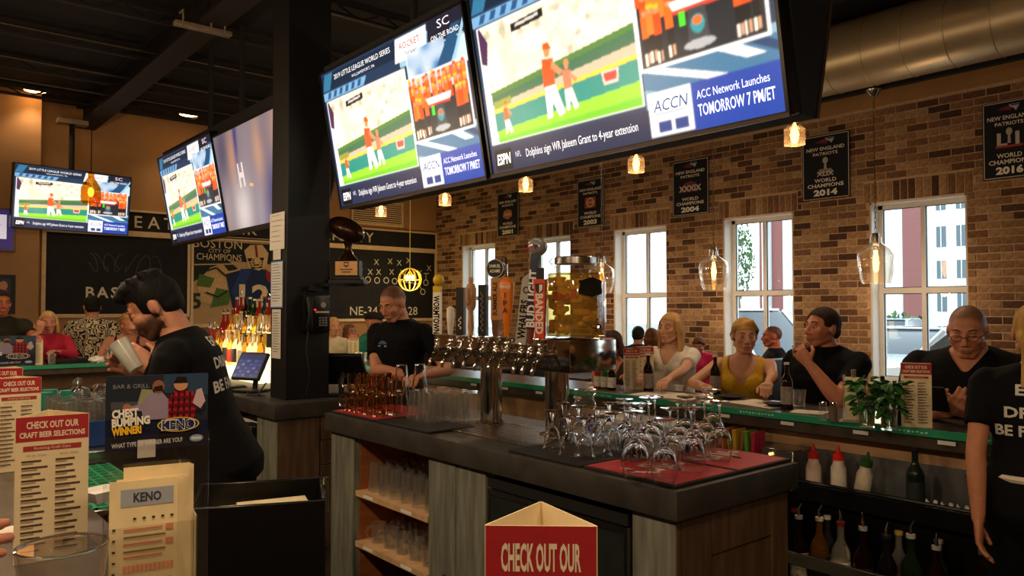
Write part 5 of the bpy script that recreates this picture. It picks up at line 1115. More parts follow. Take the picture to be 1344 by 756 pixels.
def kposter(x0, x1, z0, z1):
    pt = Paint(.0003); w = x1-x0; h = z1-z0; U = lambda u: x0+u*w; V = lambda v: z0+v*h
    P_ = lambda pts, c: pt.poly([(U(a), V(b)) for a, b in pts], c)
    P_([(0,0),(1,0),(1,1),(0,1)], '#131c34'); P_([(0,.42),(1,.35),(1,1),(0,1)], '#232a33'); P_([(.05,.55),(.95,.5),(.95,.62),(.05,.66)], '#454b52'); P_([(.55,.75),(1,.7),(1,1),(.55,1)], '#2c4058'); P_([(.30,.62),(.42,.55),(.50,.62),(.44,.80),(.34,.82)], '#8a8f6a')
    pt.text('BAR & GRILL', U(.24), V(.86), h*.055, '#7d7f80', w=w*.34)
    P_([(.36,.40),(.60,.40),(.60,.66),(.54,.76),(.42,.76),(.34,.62),(.20,.58),(.19,.54),(.34,.52)], '#8d7f92'); pt.disc(U(.50), V(.84), w*.06, h*.09, '#8a5a40'); P_([(.45,.78),(.55,.78),(.54,.86),(.46,.84)], '#2a1a14'); pt.disc(U(.20), V(.58), w*.04, h*.05, '#a8694c')
    P_([(.60,.40),(.86,.40),(.88,.62),(.84,.76),(.66,.78),(.60,.66)], '#a81f2c'); 
    for k in range(4): P_([(.62+.06*k,.41),(.645+.06*k,.41),(.66+.055*k,.76),(.64+.055*k,.76)], '#3a1418')
    for k in range(3): P_([(.60,.47+.1*k),(.87,.47+.1*k),(.87,.50+.1*k),(.60,.50+.1*k)], '#55161e')
    pt.disc(U(.72), V(.86), w*.07, h*.085, '#c08a66'); P_([(.65,.88),(.79,.88),(.77,.96),(.68,.97)], '#1a1614'); P_([(.84,.60),(.92,.52),(.97,.62),(.93,.80),(.88,.78)], '#b9a0a4')
    pt.text('CHEST', U(.06), V(.50), h*.10, '#e6e0cc', w=w*.25, align='L', bold=.05, rot=3).text('BUMPING', U(.06), V(.385), h*.10, '#e6e0cc', w=w*.36, align='L', bold=.05, rot=3).text('WINNER!', U(.06), V(.27), h*.095, '#e8b82a', w=w*.28, align='L', bold=.05, rot=3)
    pt.disc(U(.70), V(.32), w*.21, h*.10, '#c9a83a', 20).disc(U(.70), V(.32), w*.195, h*.085, '#1b2c5c', 20).text('KENO', U(.70), V(.32), h*.13, '#d8d2b8', w=w*.34, bold=.05).text('KENO', U(.70), V(.32), h*.115, '#1d2a52', w=w*.32, bold=.02)
    pt.text('WHAT TYPE OF WINNER ARE YOU?', U(.40), V(.10), h*.06, '#d8d6d0', w=w*.68, rot=2).disc(U(.88), V(.12), w*.07, h*.05, '#7d8a9c').poly([(U(.83),V(.10)),(U(.93),V(.10)),(U(.93),V(.14)),(U(.83),V(.14))], '#b8c0cc'); return pt
kposter(-.072,.066,.303,.412).build('poster_print', PRINT_GLOSS, ps, loc=(0,.0218,0))
MB().box((-.03,.0170,.292),(-.006,.0178,.318)).build('tape', M('clear_tape', '#a8a39a', rough=.3), ks)
kp2 = at(12, 478, Y=8.22); kp2.z = ER; k2 = thing('keno_placard', 'small blue KENO placard leaning at the left end of the far bar', 'placard', kp2, toward(kp2, 0)); MB().box((-.24,.0,0),(.20,.012,.27)).build('board', M('poster_board'), k2); kposter(-.24,.20,.0,.27).build('print', PRINT_GLOSS, k2, loc=(0,-.001,0))
# beer glass in the left foreground
gp = at(82, 720, D=1.02); gp.z = WZ
t = thing('beer_glass', 'empty foam-streaked beer glass in the left foreground corner', 'glass', gp)
shell([(.040,0),(.043,.06),(.048,.13),(.0555,.195)], .0032, 32, .014).build('vessel', thin_glass('foamy_glass', (.90,.88,.85), 1.0, .05, .10, (.75,.7,.64)), t, smooth=60)
MB().lathe([(.0525,.195),(.0535,.198),(.0555,.1975),(.0557,.1945)], 32).build('rim', GLASS, t, smooth=60)
# black caddy box inside the near bar
bx0 = at(247, 668, Z=.99); bx1 = at(428, 656, Z=.99)
cb = thing('black_bin', 'open black bin holding pale papers behind the near bar', 'bin', ((bx0.x+bx1.x)/2, (bx0.y+bx1.y)/2, 0), math.degrees(math.atan2(bx1.y-bx0.y, bx1.x-bx0.x))); L_ = (bx1-bx0).length/2
BK2 = M('black_plastic', '#0c0a09', rough=.35)
MB().box((-L_,0,.0),(L_,.012,.99), .004).box((-L_,.30,0),(L_,.312,1.0), .004).box((-L_,0.012,0),(-L_+.012,.30,.995), .003).box((L_-.012,.012,0),(L_,.30,.995), .003).box((-L_,.01,0),(L_,.30,.02)).build('shell', BK2, cb)
for k in range(3): MB().cbox((-.08+.07*k,.17,.925+.012*k),(.22,.12,.006)).build('folded_paper', M('cream_paper'), cb, rot=(R(4*k-3), 0, R(5*k)))
MB().cyl((L_+.006,.2,.90),(L_+.006,.2,1.02),.012,n=10).build('hinge', STEEL, cb)
# ------------------------------------------------------------------ people
def remesh(mb, voxel, it=3, fac=.5):
    """fuse overlapping closed shapes into one smooth skin; returns vertex array and faces"""
    me = bpy.data.meshes.new('r'); me.from_pydata(mb.v, [], mb.f)
    bm = bmesh.new(); bm.from_mesh(me); bmesh.ops.recalc_face_normals(bm, faces=bm.faces); bm.to_mesh(me); bm.free()
    ob = bpy.data.objects.new('r', me); COL.objects.link(ob)
    m_ = ob.modifiers.new('r', 'REMESH'); m_.mode = 'VOXEL'; m_.voxel_size = voxel
    if it: s_ = ob.modifiers.new('s', 'SMOOTH'); s_.iterations = it; s_.factor = fac
    dg = bpy.context.evaluated_depsgraph_get(); ev = bpy.data.meshes.new_from_object(ob.evaluated_get(dg))
    v = np.empty(len(ev.vertices)*3); ev.vertices.foreach_get('co', v); f = [tuple(p.vertices) for p in ev.polygons]
    bpy.data.objects.remove(ob); bpy.data.meshes.remove(me); bpy.data.meshes.remove(ev)
    return v.reshape(-1, 3), f
def keep_faces(v, f, drop):
    """drop: boolean per vertex"""
    f2 = [q for q in f if not any(drop[i] for i in q)]; used = sorted({i for q in f2 for i in q}); ix = {o: n for n, o in enumerate(used)}
    v2 = v[used].copy(); f2 = [tuple(ix[i] for i in q) for q in f2]; cnt = {}
    for q in f2:
        for a, b in zip(q, q[1:]+q[:1]): k = (min(a, b), max(a, b)); cnt[k] = cnt.get(k, 0)+1
    nb = {}
    for (a, b), n in cnt.items():
        if n == 1: nb.setdefault(a, []).append(b); nb.setdefault(b, []).append(a)
    ids = [i for i in nb if len(nb[i]) == 2]
    if ids:                                   # even out the stepped edge of the cut
        A = np.array(ids); B = np.array([nb[i] for i in ids])
        for _ in range(12): v2[A] = v2[A]*.4+(v2[B[:, 0]]+v2[B[:, 1]])*.3
    return v2, f2
def mesh_obj(name, v, f, mat, parent=None, cols=None):
    me = bpy.data.meshes.new(name); me.from_pydata([tuple(p) for p in v], [], f)
    if cols is not None:
        ca = me.color_attributes.new('Col', 'FLOAT_COLOR', 'POINT'); c4 = np.ones((len(v), 4)); c4[:, :3] = cols; ca.data.foreach_set('color', c4.ravel())
    me.shade_smooth(); return obj(name, me, mat, parent)
SKINM = M('skin', attr=True, rough=.5, var=.06, scale=40, spec=.35)
EYEM = M('eye', attr=True, rough=.12, var=0)
def cloth(col, rough=.85, var=.18, bump=.25, scale=9): return M('cloth_'+col[1:], col, rough=rough, var=var, scale=scale, bump=bump, bscale=14, spec=.2)
def hairm(col): return M('hair_'+col[1:], col, rough=.75, var=.4, scale=22, stretch=(1, 1, .25), bump=.6, bscale=60, spec=.25)
def ik(s, w, a, b, pole):
    d = w-s; L_ = min(d.length, (a+b)*.995); dn = d.normalized(); w = s+dn*L_
    x = (a*a-b*b+L_*L_)/(2*L_); h = math.sqrt(max(a*a-x*x, 0)); p = pole-dn*pole.dot(dn)
    p = p.normalized() if p.length > 1e-5 else Vector((0, 0, -1))
    return s+dn*x+p*h, w
def add_hand(mb, w, d, pn, s, side, curl, spread=1.0):
    """w wrist, d finger direction, pn palm normal (towards the palm side), curl per finger 0..1.6"""
    d = d.normalized(); pn = (pn-d*pn.dot(d)).normalized(); r_ = d.cross(pn)*side        # r_ points to the thumb side
    k = s
    for t_, q in ((.0, .030), (.03, .036), (.06, .040), (.085, .038)):
        pass
    rings = []
    for t_, hw, th in ((-.015, .024, .019), (.02, .032, .017), (.055, .040, .015), (.088, .039, .012)):
        c_ = w+d*t_*k; rings.append([c_+r_*(hw*k*math.cos(a))+pn*(th*k*math.sin(a)) for a in [6.2832*j/12 for j in range(12)]])
    mb.loft(rings)
    for i, (off, L_) in enumerate(((.029, .072), (.010, .082), (-.010, .076), (-.028, .060))):
        p = w+d*(.078*k)+r_*(off*k); c_ = curl[i+1] if isinstance(curl, (list, tuple)) else curl; ang = .12; dirv = (d+r_*(off*1.2*spread)).normalized(); rad = (.0092, .0085, .0078)
        for j, fr in enumerate((.44, .32, .24)):
            ang += c_*(.55, .75, .5)[j]; dv = dirv*math.cos(ang)+pn*math.sin(ang); q = p+dv*(L_*fr*k)
            mb.cap(p, q, rad[j]*k, rad[j]*k*.92, 8); p = q
    c_ = curl[0] if isinstance(curl, (list, tuple)) else curl
    p = w+d*(.022*k)+r_*(.024*k)+pn*(.004*k); a0 = (d*.62+r_*.72+pn*(.15+.35*c_)).normalized(); q = p+a0*(.045*k); mb.cap(p, q, .0125*k, .0105*k, 8)
    a1 = (d*.9+r_*(.25-.3*c_)+pn*(.2+.5*c_)).normalized(); mb.cap(q, q+a1*(.034*k), .0100*k, .0085*k, 8)
def head_parts(mb, T, f=False, jaw=1.0, nose=1.0, chub=0.0):
    E = lambda c, r_: mb.ell(c, r_, 18, 12)
    old = mb.M; mb.M = T
    E((0,-.012,.030), (.076,.094,.086)); E((0,.028,-.022), (.062+chub,.060,.074)); E((0,.048,-.082), (.030*jaw+chub*.6,.034,.028)); E((0,.012,-.050), (.058*jaw+chub,.060,.050))
    for s in (-1, 1):
        mb.cap((s*.052*jaw,-.002,-.052), (s*.020,.058,-.092), .021, .017, 10); E((s*(.040+chub*.5),.060,-.018), (.024,.024,.022))
        E((s*.0775,-.010,-.004), (.009,.020,.031)); E((s*.011,.094,-.034), (.0095,.010,.008))
    mb.cap((-.034,.076,.026), (.034,.076,.026), .012 if not f else .009, None, 10)
    mb.cap((0,.084,.014), (0,.104+.006*(nose-1)*3,-.026), .0085*nose, .0115*nose, 10); E((0,.078,-.060), (.028,.016,.020)); E((0,.0885,-.0555), (.022,.0085,.0062)); E((0,.0865,-.0665), (.019,.0085,.0070))
    mb.M = old
def person(label, H, yaw, s=1.0, name='person', sex='m', lean=8, side=0, hyaw=0, hpitch=0, hroll=0, skin='#c48a68', hair=None, brow='#3a2a1c', beard=0, shirt=None, pants='#1d1d22',
           arms=None, sit=True, vox=1.0, chub=0.0, belly=0.0, closed=False, lips='#a85a50', extras=None, wide=1.0, hands=True, group=None, jaw=1.0, gaze=0, neck=.032):
    """H = world position of the head centre; yaw = heading in degrees; arms = {'L':(wrist_world, pole_local, finger_dir_local or None, palm_local, curl), 'R':...}"""
    f = sex == 'f'; RZ = Matrix.Rotation(R(yaw), 3, 'Z'); RI = RZ.transposed()
    u = Vector((math.sin(R(side)), math.sin(R(lean))*math.cos(R(side)), math.cos(R(lean))*math.cos(R(side)))); fw = Vector((0, math.cos(R(lean)), -math.sin(R(lean)))); rx = fw.cross(u).normalized(); rx = rx if rx.x > 0 else -rx
    HT = Matrix.Rotation(R(hyaw), 3, 'Z') @ Matrix.Rotation(R(-hpitch), 3, 'X') @ Matrix.Rotation(R(hroll), 3, 'Y')
    hs = s*(.96 if f else 1.0)
    nb = u*(.505*s)                                        # neck base above the pelvis
    head_c = nb + (u*.55+Vector((0,0,.45))).normalized()*(neck*s) + HT @ Vector((0, .022, .098))*hs
    off = RZ @ head_c; zh = H.z-off.z; loc = Vector((H.x-off.x, H.y-off.y, 0)); z0 = Vector((0, 0, zh))
    L2 = lambda p: RI @ (Vector(p)-loc)
    P = lambda a, x=0, y=0: z0+u*(a*s)+rx*(x*s)+fw*(y*s)
    W = wide
    if f: sec = [(-.09,.13,.10,0),(-.03,.168,.118,-.01),(.06,.165,.112,-.01),(.16,.128,.092,0),(.24,.124,.090,.005),(.33,.148,.105,.01),(.40,.155,.100,.005),(.45,.150,.082,-.005),(.485,.105,.068,-.012),(.515,.055,.052,-.01)]
    else: sec = [(-.09,.14,.11,0),(-.03,.165,.122,-.01),(.06,.160,.115,0),(.16,.152+.5*belly,.108+belly,.01+belly*.6),(.24,.155+.5*belly,.112+belly,.01+belly*.6),(.34,.175,.122,.01),(.41,.186,.116,.0),(.455,.180,.095,-.005),(.49,.125,.076,-.012),(.52,.060,.056,-.01)]
    sw = (.158 if f else .188)*W
    ring = lambda a, w_, d_, o_, g: [P(a, math.copysign(abs(math.cos(t))**.85, math.cos(t))*(w_*W+g), o_+math.copysign(abs(math.sin(t))**.9, math.sin(t))*(d_+g)) for t in [6.2832*j/24 for j in range(24)]]
    ar = .80 if f else 1.0; ar *= W**.5
    def torso(mb, g): mb.loft([ring(*q, g) for q in sec])
    def bust(mb, g):
        if f:
            for k in (-1, 1): mb.ell(P(.345, k*.068, .072), tuple((a+g)*s for a in (.062,.058,.060)), 14, 10)
        else:
            for k in (-1, 1): mb.ell(P(.385, k*.085, .065), tuple((a+g)*s for a in (.075,.055,.055)), 12, 8)
    joints = {}
    for k, sd in (('L', -1), ('R', 1)):
        sh = P(.445 if f else .432, sd*sw, -.005); spec = (arms or {}).get(k)
        if spec is None: spec = (None, Vector((sd*.25, -.4, -1)), None, Vector((-sd, 0, 0)), .35)
        wr_ = L2(spec[0]) if spec[0] is not None else sh+Vector((sd*.06*s, .10*s, -.50*s))
        el, wr_ = ik(sh, wr_, .285*s, .245*s, Vector(spec[1])); joints[k] = (sh, el, wr_, spec, sd)
    body = MB(); torso(body, 0); bust(body, 0)
    body.cap(P(.47, 0, -.012), P(.47, 0, -.012)*.25+(z0+head_c+HT@Vector((0,-.02,-.05)))*.75, (.050 if f else .062)*s, (.046 if f else .056)*s, 16)
    for k, (sh, el, wr_, sp_, sd) in joints.items():
        body.ell(sh+rx*(sd*-.012*s), (.053*s*ar, .057*s*ar, .055*s*ar), 14, 10); body.cap(sh, el, .052*s*ar, .041*s*ar, 14); body.cap(el, el+(wr_-el)*.35, .042*s*ar, .041*s*ar, 14); body.cap(el+(wr_-el)*.35, wr_, .041*s*ar, .027*s*ar, 14)
        body.cap(P(.47, sd*.05, -.02), sh-Vector((0,0,.01)), .040*s, .045*s*ar, 12)
    legs = []
    for sd in (-1, 1):
        hp = z0+Vector((sd*.088*s, 0, -.04*s))
        if sit: kn = z0+Vector((sd*.13*s, (.36 if sit != 'booth' else .42)*s, -.03*s)); an = Vector((kn.x, kn.y-.05, max(.28 if sit != 'booth' else .09, kn.z-.43*s)))
        else: kn = Vector((hp.x*1.05, .03*s, zh*.52)); an = Vector((hp.x*1.1, -.02*s, .085))
        legs.append((hp, kn, an)); body.cap(hp, kn, .085*s, .055*s, 14); body.cap(kn, an, .055*s, .036*s, 12); body.cap(an+Vector((0,-.03*s,-.045)), an+Vector((0,.15*s,-.055)), .036*s, .026*s, 10)
    bv, bf = remesh(body, .011*vox*s, 3)
    hd = MB(); T4 = Matrix.Translation(z0+head_c) @ HT.to_4x4() @ Matrix.Scale(hs, 4); head_parts(hd, T4, f, jaw, 1.0, chub)
    hd.cap(z0+head_c+HT@Vector((0,-.022,-.045))*hs, P(.50, 0, -.012), (.047 if f else .056)*s, (.048 if f else .058)*s, 16)
    hv, hf = remesh(hd, .0048*(.6+.4*vox)*hs, 2)
    V = [bv, hv]; F = [bf, hf]; hm = MB()
    if hands:
        for k, (sh, el, wr_, sp_, sd) in joints.items():
            fd = Vector(sp_[2]) if sp_[2] is not None else (wr_-el); add_hand(hm, wr_, fd, Vector(sp_[3]), s*(.92 if f else 1.04), sd, sp_[4])
        gv, gf = remesh(hm, .0046*(.5+.5*vox), 1); V.append(gv); F.append(gf)
    n0 = 0; AF = []
    for v_, f_ in zip(V, F): AF += [tuple(i+n0 for i in q) for q in f_]; n0 += len(v_)
    AV = np.vstack(V); base = np.array(lin(skin)); C = np.tile(base, (len(AV), 1))
    i0, i1 = len(bv), len(bv)+len(hv); Ti = np.array(T4.inverted()); hl = hv @ Ti[:3, :3].T + Ti[:3, 3]
    x, y, z = hl[:, 0], hl[:, 1], hl[:, 2]; hc = C[i0:i1]
    def blend(mask, col): hc[:] = hc*(1-mask[:, None])+np.array(lin(col))*mask[:, None]
    red = np.clip(1-((np.abs(x)-.036)**2/.02**2+(z+.022)**2/.02**2), 0, 1)*(y > .04)+np.clip(1-(x**2/.014**2+(z+.03)**2/.012**2), 0, 1)*(y > .08)
    hc *= (1+np.stack([red*.12, -red*.12, -red*.12], 1)); 
    blend(np.clip(1.6-(x**2/.023**2+(z+.061)**2/.0115**2)*1.6, 0, 1)*(y > .07)*.75, lips)
    blend(np.clip(1.5-((np.abs(x)-.031)**2/.020**2+(z-.004)**2/.012**2)*1.5, 0, 1)*(y > .05)*.28, '#5a3024')
    if beard: blend(np.clip((-.030-z+np.clip(.07-y,0,.07)*.35)/.02, 0, 1)*((y > -.01) & (z > -.13))*beard*(1-.0*np.clip(1-(x**2/.02**2+(z+.061)**2/.009**2), 0, 1)), brow)
    if hair and hair[0] in ('crew', 'bald'):          # close-cropped hair: a soft-edged tint of the scalp
        ln = np.interp(y, [-.12, -.06, -.025, .015, .05, .09], [-.045, -.03, .026, .034, .062, .076 if hair[0] == 'crew' else .088])-.4*np.clip(np.abs(x)-.03, 0, 1)*(y > .03)
        blend(np.clip((z-ln)/.022, 0, 1)*(.86 if hair[0] == 'crew' else .72), hair[1])
    C[i0:i1] = hc
    root = mesh_obj(name, AV, AF, SKINM, None, C); root.location = loc; root.rotation_euler = (0, 0, R(yaw)); tag(root, label, 'person', group)
    # eyes and brows
    for sd in (-1, 1):
        mb = MB(); mb.M = T4 @ Matrix.Translation((sd*.0305, .0712, .004)); g = Vector((gaze, 1, -.25 if closed else -.05)).normalized()
        mb.ell((0,0,0), .0122, 16, 12); cs = []
        for fc in mb.f:
            c_ = sum((Vector(mb.v[i]) for i in fc), Vector())/len(fc); dl = (mb.M.inverted() @ c_).normalized(); a = dl.dot(g)
            lid = dl.z > (.26 if not closed else -.62) or dl.z < -.55
            cs.append(lin(skin) if lid else ((.01,.008,.006) if a > .955 else (lin('#3d2a1a') if a > .84 else (.40,.36,.33))))
        if closed: cs = [lin('#4a2c20') if (c != lin(skin)) else c for c in cs]
        mb.c = cs; mb.build('eye', EYEM, root, colors=True, smooth=80)
        mb = MB(); mb.M = T4; br = [(sd*(.014+.034*q/5), .0885-.006*(q/5)**2*2.2-(.004 if f else 0), .0275+.006*math.sin(q/5*2.6)) for q in range(6)]; mb.tube(br, [.0022,.0038,.004,.0038,.003,.0015], 6); mb.build('eyebrow', hairm(brow), root)
    # hair
    if hair and hair[0] not in ('crew', 'bald'):
        st, hc_ = hair[0], hair[1]; hb = MB(); hb.M = T4; cut = None
        if st in ('short', 'crew', 'bald'):
            g = {'short': .007, 'crew': .0035, 'bald': .003}[st]; hb.ell((0,-.012,.030), (.076+g,.094+g,.086+g*1.3), 26, 18); hb.ell((0,-.045,-.015), (.064+g,.058+g,.055), 20, 12)
            fh = {'short': .070, 'crew': .074, 'bald': .092}[st]
            cut = lambda x, y, z: ((y > .045) & (z < fh-.55*np.clip(np.abs(x)-.025, 0, 1))) | ((y > .0) & (y <= .045) & (z < (.036 if st == 'crew' else .004)+(.03 if st == 'bald' else 0)*(y > .03))) | ((y > -.03) & (y <= .0) & (z < (.034 if st == 'crew' else .022))) | (z < (-.015 if st == 'crew' else -.055))
        elif st == 'quiff':
            hb.ell((0,-.014,.034), (.081,.099,.092), 26, 18); hb.ell((0,-.05,-.01), (.068,.058,.05), 20, 12); hb.ell((0,.035,.100), (.062,.060,.034), 18, 10); hb.ell((.01,-.02,.112), (.062,.07,.028), 18, 10); hb.ell((0,.078,.088), (.05,.032,.026), 14, 9)
            rnd = random.Random(4)
            for k in range(26): a = rnd.uniform(-.055, .055); b = rnd.uniform(-.06, .05); hb.cap((a, b, .10), (a*1.1, b+.02, .128+rnd.uniform(0, .012)), .013, .006, 8)
            cut = lambda x, y, z: ((z < .060-.3*np.clip(np.abs(x)-.03, 0, 1)) & (y > .040)) | ((z < -.02) & (y > .0)) | ((z < .018) & (y > -.028) & (y <= .0)) | (z < -.05)
        elif st in ('long', 'bob'):
            hb.ell((0,-.014,.032), (.082,.100,.092), 26, 18); hb.ell((0,-.05,-.02), (.075,.062,.07), 20, 12); L_ = hair[2]
            for k in range(17):
                a = R(-98+196*k/16); sx_, sy_ = math.sin(a), -math.cos(a); top = (.070*sx_, .070*sy_-.012+.02, .045); mid = (.089*sx_, .078*sy_-.005, -.03); end = (.092*sx_*(1+.12*(k % 2)), .070*sy_+.01, -.03-L_*(.85+.15*math.cos(a*.7)))
                hb.cap(top, mid, .020, .022, 10); hb.cap(mid, end, .022, .012, 10)
            cut = lambda x, y, z: (y > .040) & (z < .060-.35*np.abs(x)) & (np.abs(x) < .074) | ((y > .052) & (z < .062))
        elif st == 'updo':
            hb.ell((0,-.014,.032), (.081,.099,.090), 26, 18); hb.ell((0,-.05,-.015), (.070,.060,.055), 20, 12); hb.ell((0,-.112,.01), (.045,.038,.042), 16, 10); hb.cap((-.03,.06,.098), (.070,.030,.055), .020, .020, 12); hb.cap((-.03,.06,.098), (-.074,.02,.04), .020, .018, 12); hb.cap((.07,.025,.05), (.075,-.03,.0), .018, .016, 10); hb.cap((-.072,.02,.04), (-.075,-.03,-.01), .018, .016, 10)
            cut = lambda x, y, z: ((y > .034) & (z < .058-.3*np.abs(x))) | ((z < .0) & (y > -.025)) | (z < -.06)
        elif st == 'pony':
            hb.ell((0,-.014,.032), (.081,.099,.090), 26, 18); hb.ell((0,-.05,-.015), (.070,.060,.055), 20, 12); hb.ell((0,-.105,.03), (.035,.03,.035)); 
            for k in range(7): a = (k-3)*.006; hb.cap((a*.5,-.115,.03), (a*1.6,-.140,-.05), .013, .014, 10); hb.cap((a*1.6,-.140,-.05), (a*2.2,-.120,-.21), .014, .008, 10)
            cut = lambda x, y, z: ((y > .034) & (z < .058)) | ((z < .0) & (y > -.025)) | ((z < -.06) & (y > -.09))
        elif st == 'cap':
            hb.ell((0,-.012,.040), (.083,.101,.088), 26, 18); hb.ell((0,.09,.052), (.066,.07,.010), 20, 8)
            cut = lambda x, y, z: (z < .034)
        hv2, hf2 = remesh(hb, .0062*(.5+.5*vox), 2); l2 = hv2 @ Ti[:3, :3].T + Ti[:3, 3]
        hv2, hf2 = keep_faces(hv2, hf2, cut(l2[:, 0], l2[:, 1], l2[:, 2])); mesh_obj('hair' if st != 'cap' else 'baseball_cap', hv2, hf2, hairm(hc_) if st != 'cap' else cloth(hc_), root)
    # garments
    sh_o = None
    if shirt:
        kind, colr = shirt[0], shirt[1]; smat = colr if not isinstance(colr, str) else cloth(colr); slv = {'tee': .62, 'vneck': .60, 'tank': 0, 'long': 2, 'polo': .62}[kind]; g = .013
        mb = MB(); torso(mb, g); bust(mb, g*.9)
        if slv:
            for k, (shp, el, wr_, sp_, sd) in joints.items():
                mb.ell(shp+rx*(sd*-.012*s), (.052*s*ar+g*.7, .056*s*ar+g*.7, .054*s*ar+g*.7), 14, 10); mb.cap(P(.47, sd*.05, -.02), shp-Vector((0,0,.01)), .040*s+g*.8, .045*s*ar+g, 12)
                t_ = min(slv, 1); mb.cyl(shp, shp+(el-shp)*t_, .052*s*ar+g*.7, (.052-.010*t_)*s*ar+g*1.1, 16)
                if slv > 1: mb.ell(el, .041*s*ar+g*1.2, 12, 8); mb.cyl(el, el+(wr_-el)*.93, .042*s*ar+g, .030*s*ar+g*.8, 14)
        else:
            for sd in (-1, 1): mb.cap(P(.40, sd*.105, .03), P(.478, sd*.098, -.02), .028*s, .024*s, 10)
        sv, sf = remesh(mb, .0095*vox*s, 3); pv = sv-np.array(z0); a_ = pv @ np.array(u)/s; b_ = pv @ np.array(fw)/s; c_ = pv @ np.array(rx)/s
        drop = a_ > .535
        if kind in ('vneck',): drop |= (b_ > .0) & (np.abs(c_) < np.clip((a_-(.375 if f else .425))*(.62 if f else .8), 0, .2)) & (a_ > .37)
        if kind == 'tank': drop |= ((a_ > .40) & (np.abs(c_) > .128)) | ((b_ > -.01) & (np.abs(c_) < np.clip((a_-.345)*.85, 0, .085)) & (a_ > .35)) | (a_ > .50) | ((b_ < 0) & (a_ > .46) & (np.abs(c_) < .07))
        if kind == 'polo': drop |= (b_ > .02) & (np.abs(c_) < np.clip((a_-.42)*.45, 0, .2)) & (a_ > .43)
        sv, sf = keep_faces(sv, sf, drop); sh_o = mesh_obj('shirt' if kind != 'tank' else 'tank_top', sv, sf, smat, root)
    if pants:
        mb = MB(); mb.loft([ring(*q, .012) for q in sec[:3]])
        for hp, kn, an in legs: mb.cap(hp, kn, .085*s+.014, .055*s+.014, 12); mb.cyl(kn, an+Vector((0,0,.03)), .055*s+.014, .045*s+.012, 12)
        pv_, pf_ = remesh(mb, .017*s, 3); mesh_obj('trousers', pv_, pf_, cloth(pants), root)
        if not sit:
            for hp, kn, an in legs: MB().ell((an.x, .05, .05), (.052, .145, .05), 14, 9).build('shoe', BLACKM, root)
    if sit is True: stool_at(loc, yaw, zh-.105*s)
    info = dict(root=root, shirt=sh_o, P=P, u=u, fw=fw, rx=rx, T4=T4, joints=joints, loc=loc, RZ=RZ, s=s, z0=z0)
    return info
def on_cloth(info, pt, a, x0, back=True, mat=None, name='shirt_print', lift=.002):
    """lay print on the shirt: plane origin at spine height a, offset x0"""
    sgn = -1 if back else 1; P, s = info['P'], info['s']; n = info['fw']*sgn; right = info['rx']*(1 if back else -1); up = info['u']
    bvh = BVHTree.FromPolygons([v.co.copy() for v in info['shirt'].data.vertices], [tuple(p.vertices) for p in info['shirt'].data.polygons])
    o = P(a, 0, 0)+right*x0; out = []
    for v in pt.mb.v:
        st = o+right*v[0]+up*v[2]+n*.5; h = bvh.ray_cast(st, -n); out.append((h[0]+n*lift) if h[0] is not None else o+right*v[0]+up*v[2]+n*.1)
    pt.mb.v = [tuple(p) for p in out]; return pt.mb.build(name, mat or PRINT, info['root'], smooth=0, colors=True, recalc=False)
STOOL = {}
def stool_at(loc, yaw, z):
    q = STOOL.setdefault('n', 0); STOOL['n'] += 1
    t = thing('bar_stool', 'dark bar stool under %s' % STOOL['who'], 'stool', (loc.x, loc.y, 0), yaw)
    MB().lathe([(.0005, z-.055), (.17, z-.055), (.185, z-.03), (.17, z), (.0005, z+.004)], 22, cap=False).build('seat', M('stool_vinyl', '#1a1412', rough=.4), t)
    for k in range(4): a = R(45+90*k); MB().cyl((.12*math.cos(a), .12*math.sin(a), z-.05), (.2*math.cos(a), .2*math.sin(a), 0), .016, n=8).build('leg', WOODD, t)
    MB().tube([(.17*math.cos(a), .17*math.sin(a), z*.35) for a in [6.2832*j/16 for j in range(16)]], .01, 6, closed=True).build('foot_ring', STEEL, t)
def who(s_): STOOL['who'] = s_
dn = Vector((0, 0, -1))
# --- left bartender, seen from the side and behind, head bowed
p = at(203, 404, D=2.92); yw = yaw_to_cam(p.x, p.y, -104)
gl = at(182, 474, D=2.80)
LB = person('bartender with dark quiff and beard bowing over a glass, lettered black T-shirt', p, yw, 1.02, sex='m', lean=20, hpitch=30, hyaw=4, skin='#b87f62', hair=('quiff', '#0d0a09'), brow='#120c0a', beard=.85, shirt=('tee', '#08080a'), pants='#08080a',
   arms={'L': (gl+Vector((.05,-.02,-.03)), (-.6,-.2,-1), (0,.5,.35), (.9,.3,0), .75), 'R': (gl+Vector((.06,.10,-.05)), (.6,-.2,-1), (0,.6,.25), (-.9,.2,0), .7)}, sit=False, vox=.9, closed=True)
def eatprint(info, hh, zz, x0):
    for s_, z, w in (('EAT.', zz[0], .13), ('DRINK.', zz[1], .20), ('BE FAMILY.', zz[2], .26)): on_cloth(info, Paint(.0002).text(s_, 0, z, hh, '#cfc8bc', w=w, bold=.03), .36, x0, name='shirt_lettering')
eatprint(LB, .040, (.085, 0, -.085), 0)
t = thing('plastic_cup', 'tilted clear plastic cup in the hands of the bearded bartender', 'cup', at(176, 480, D=2.78)); t.scale = (.8,)*3; t.rotation_euler = (0, R(-35), R(-40))
shell([(.034,-.02),(.040,.06),(.046,.13)], .0025, 20, .006).build('wall', thin_glass('cloudy_plastic', (.88,.90,.86), .9, .15, .38, (.72,.75,.70)), t)
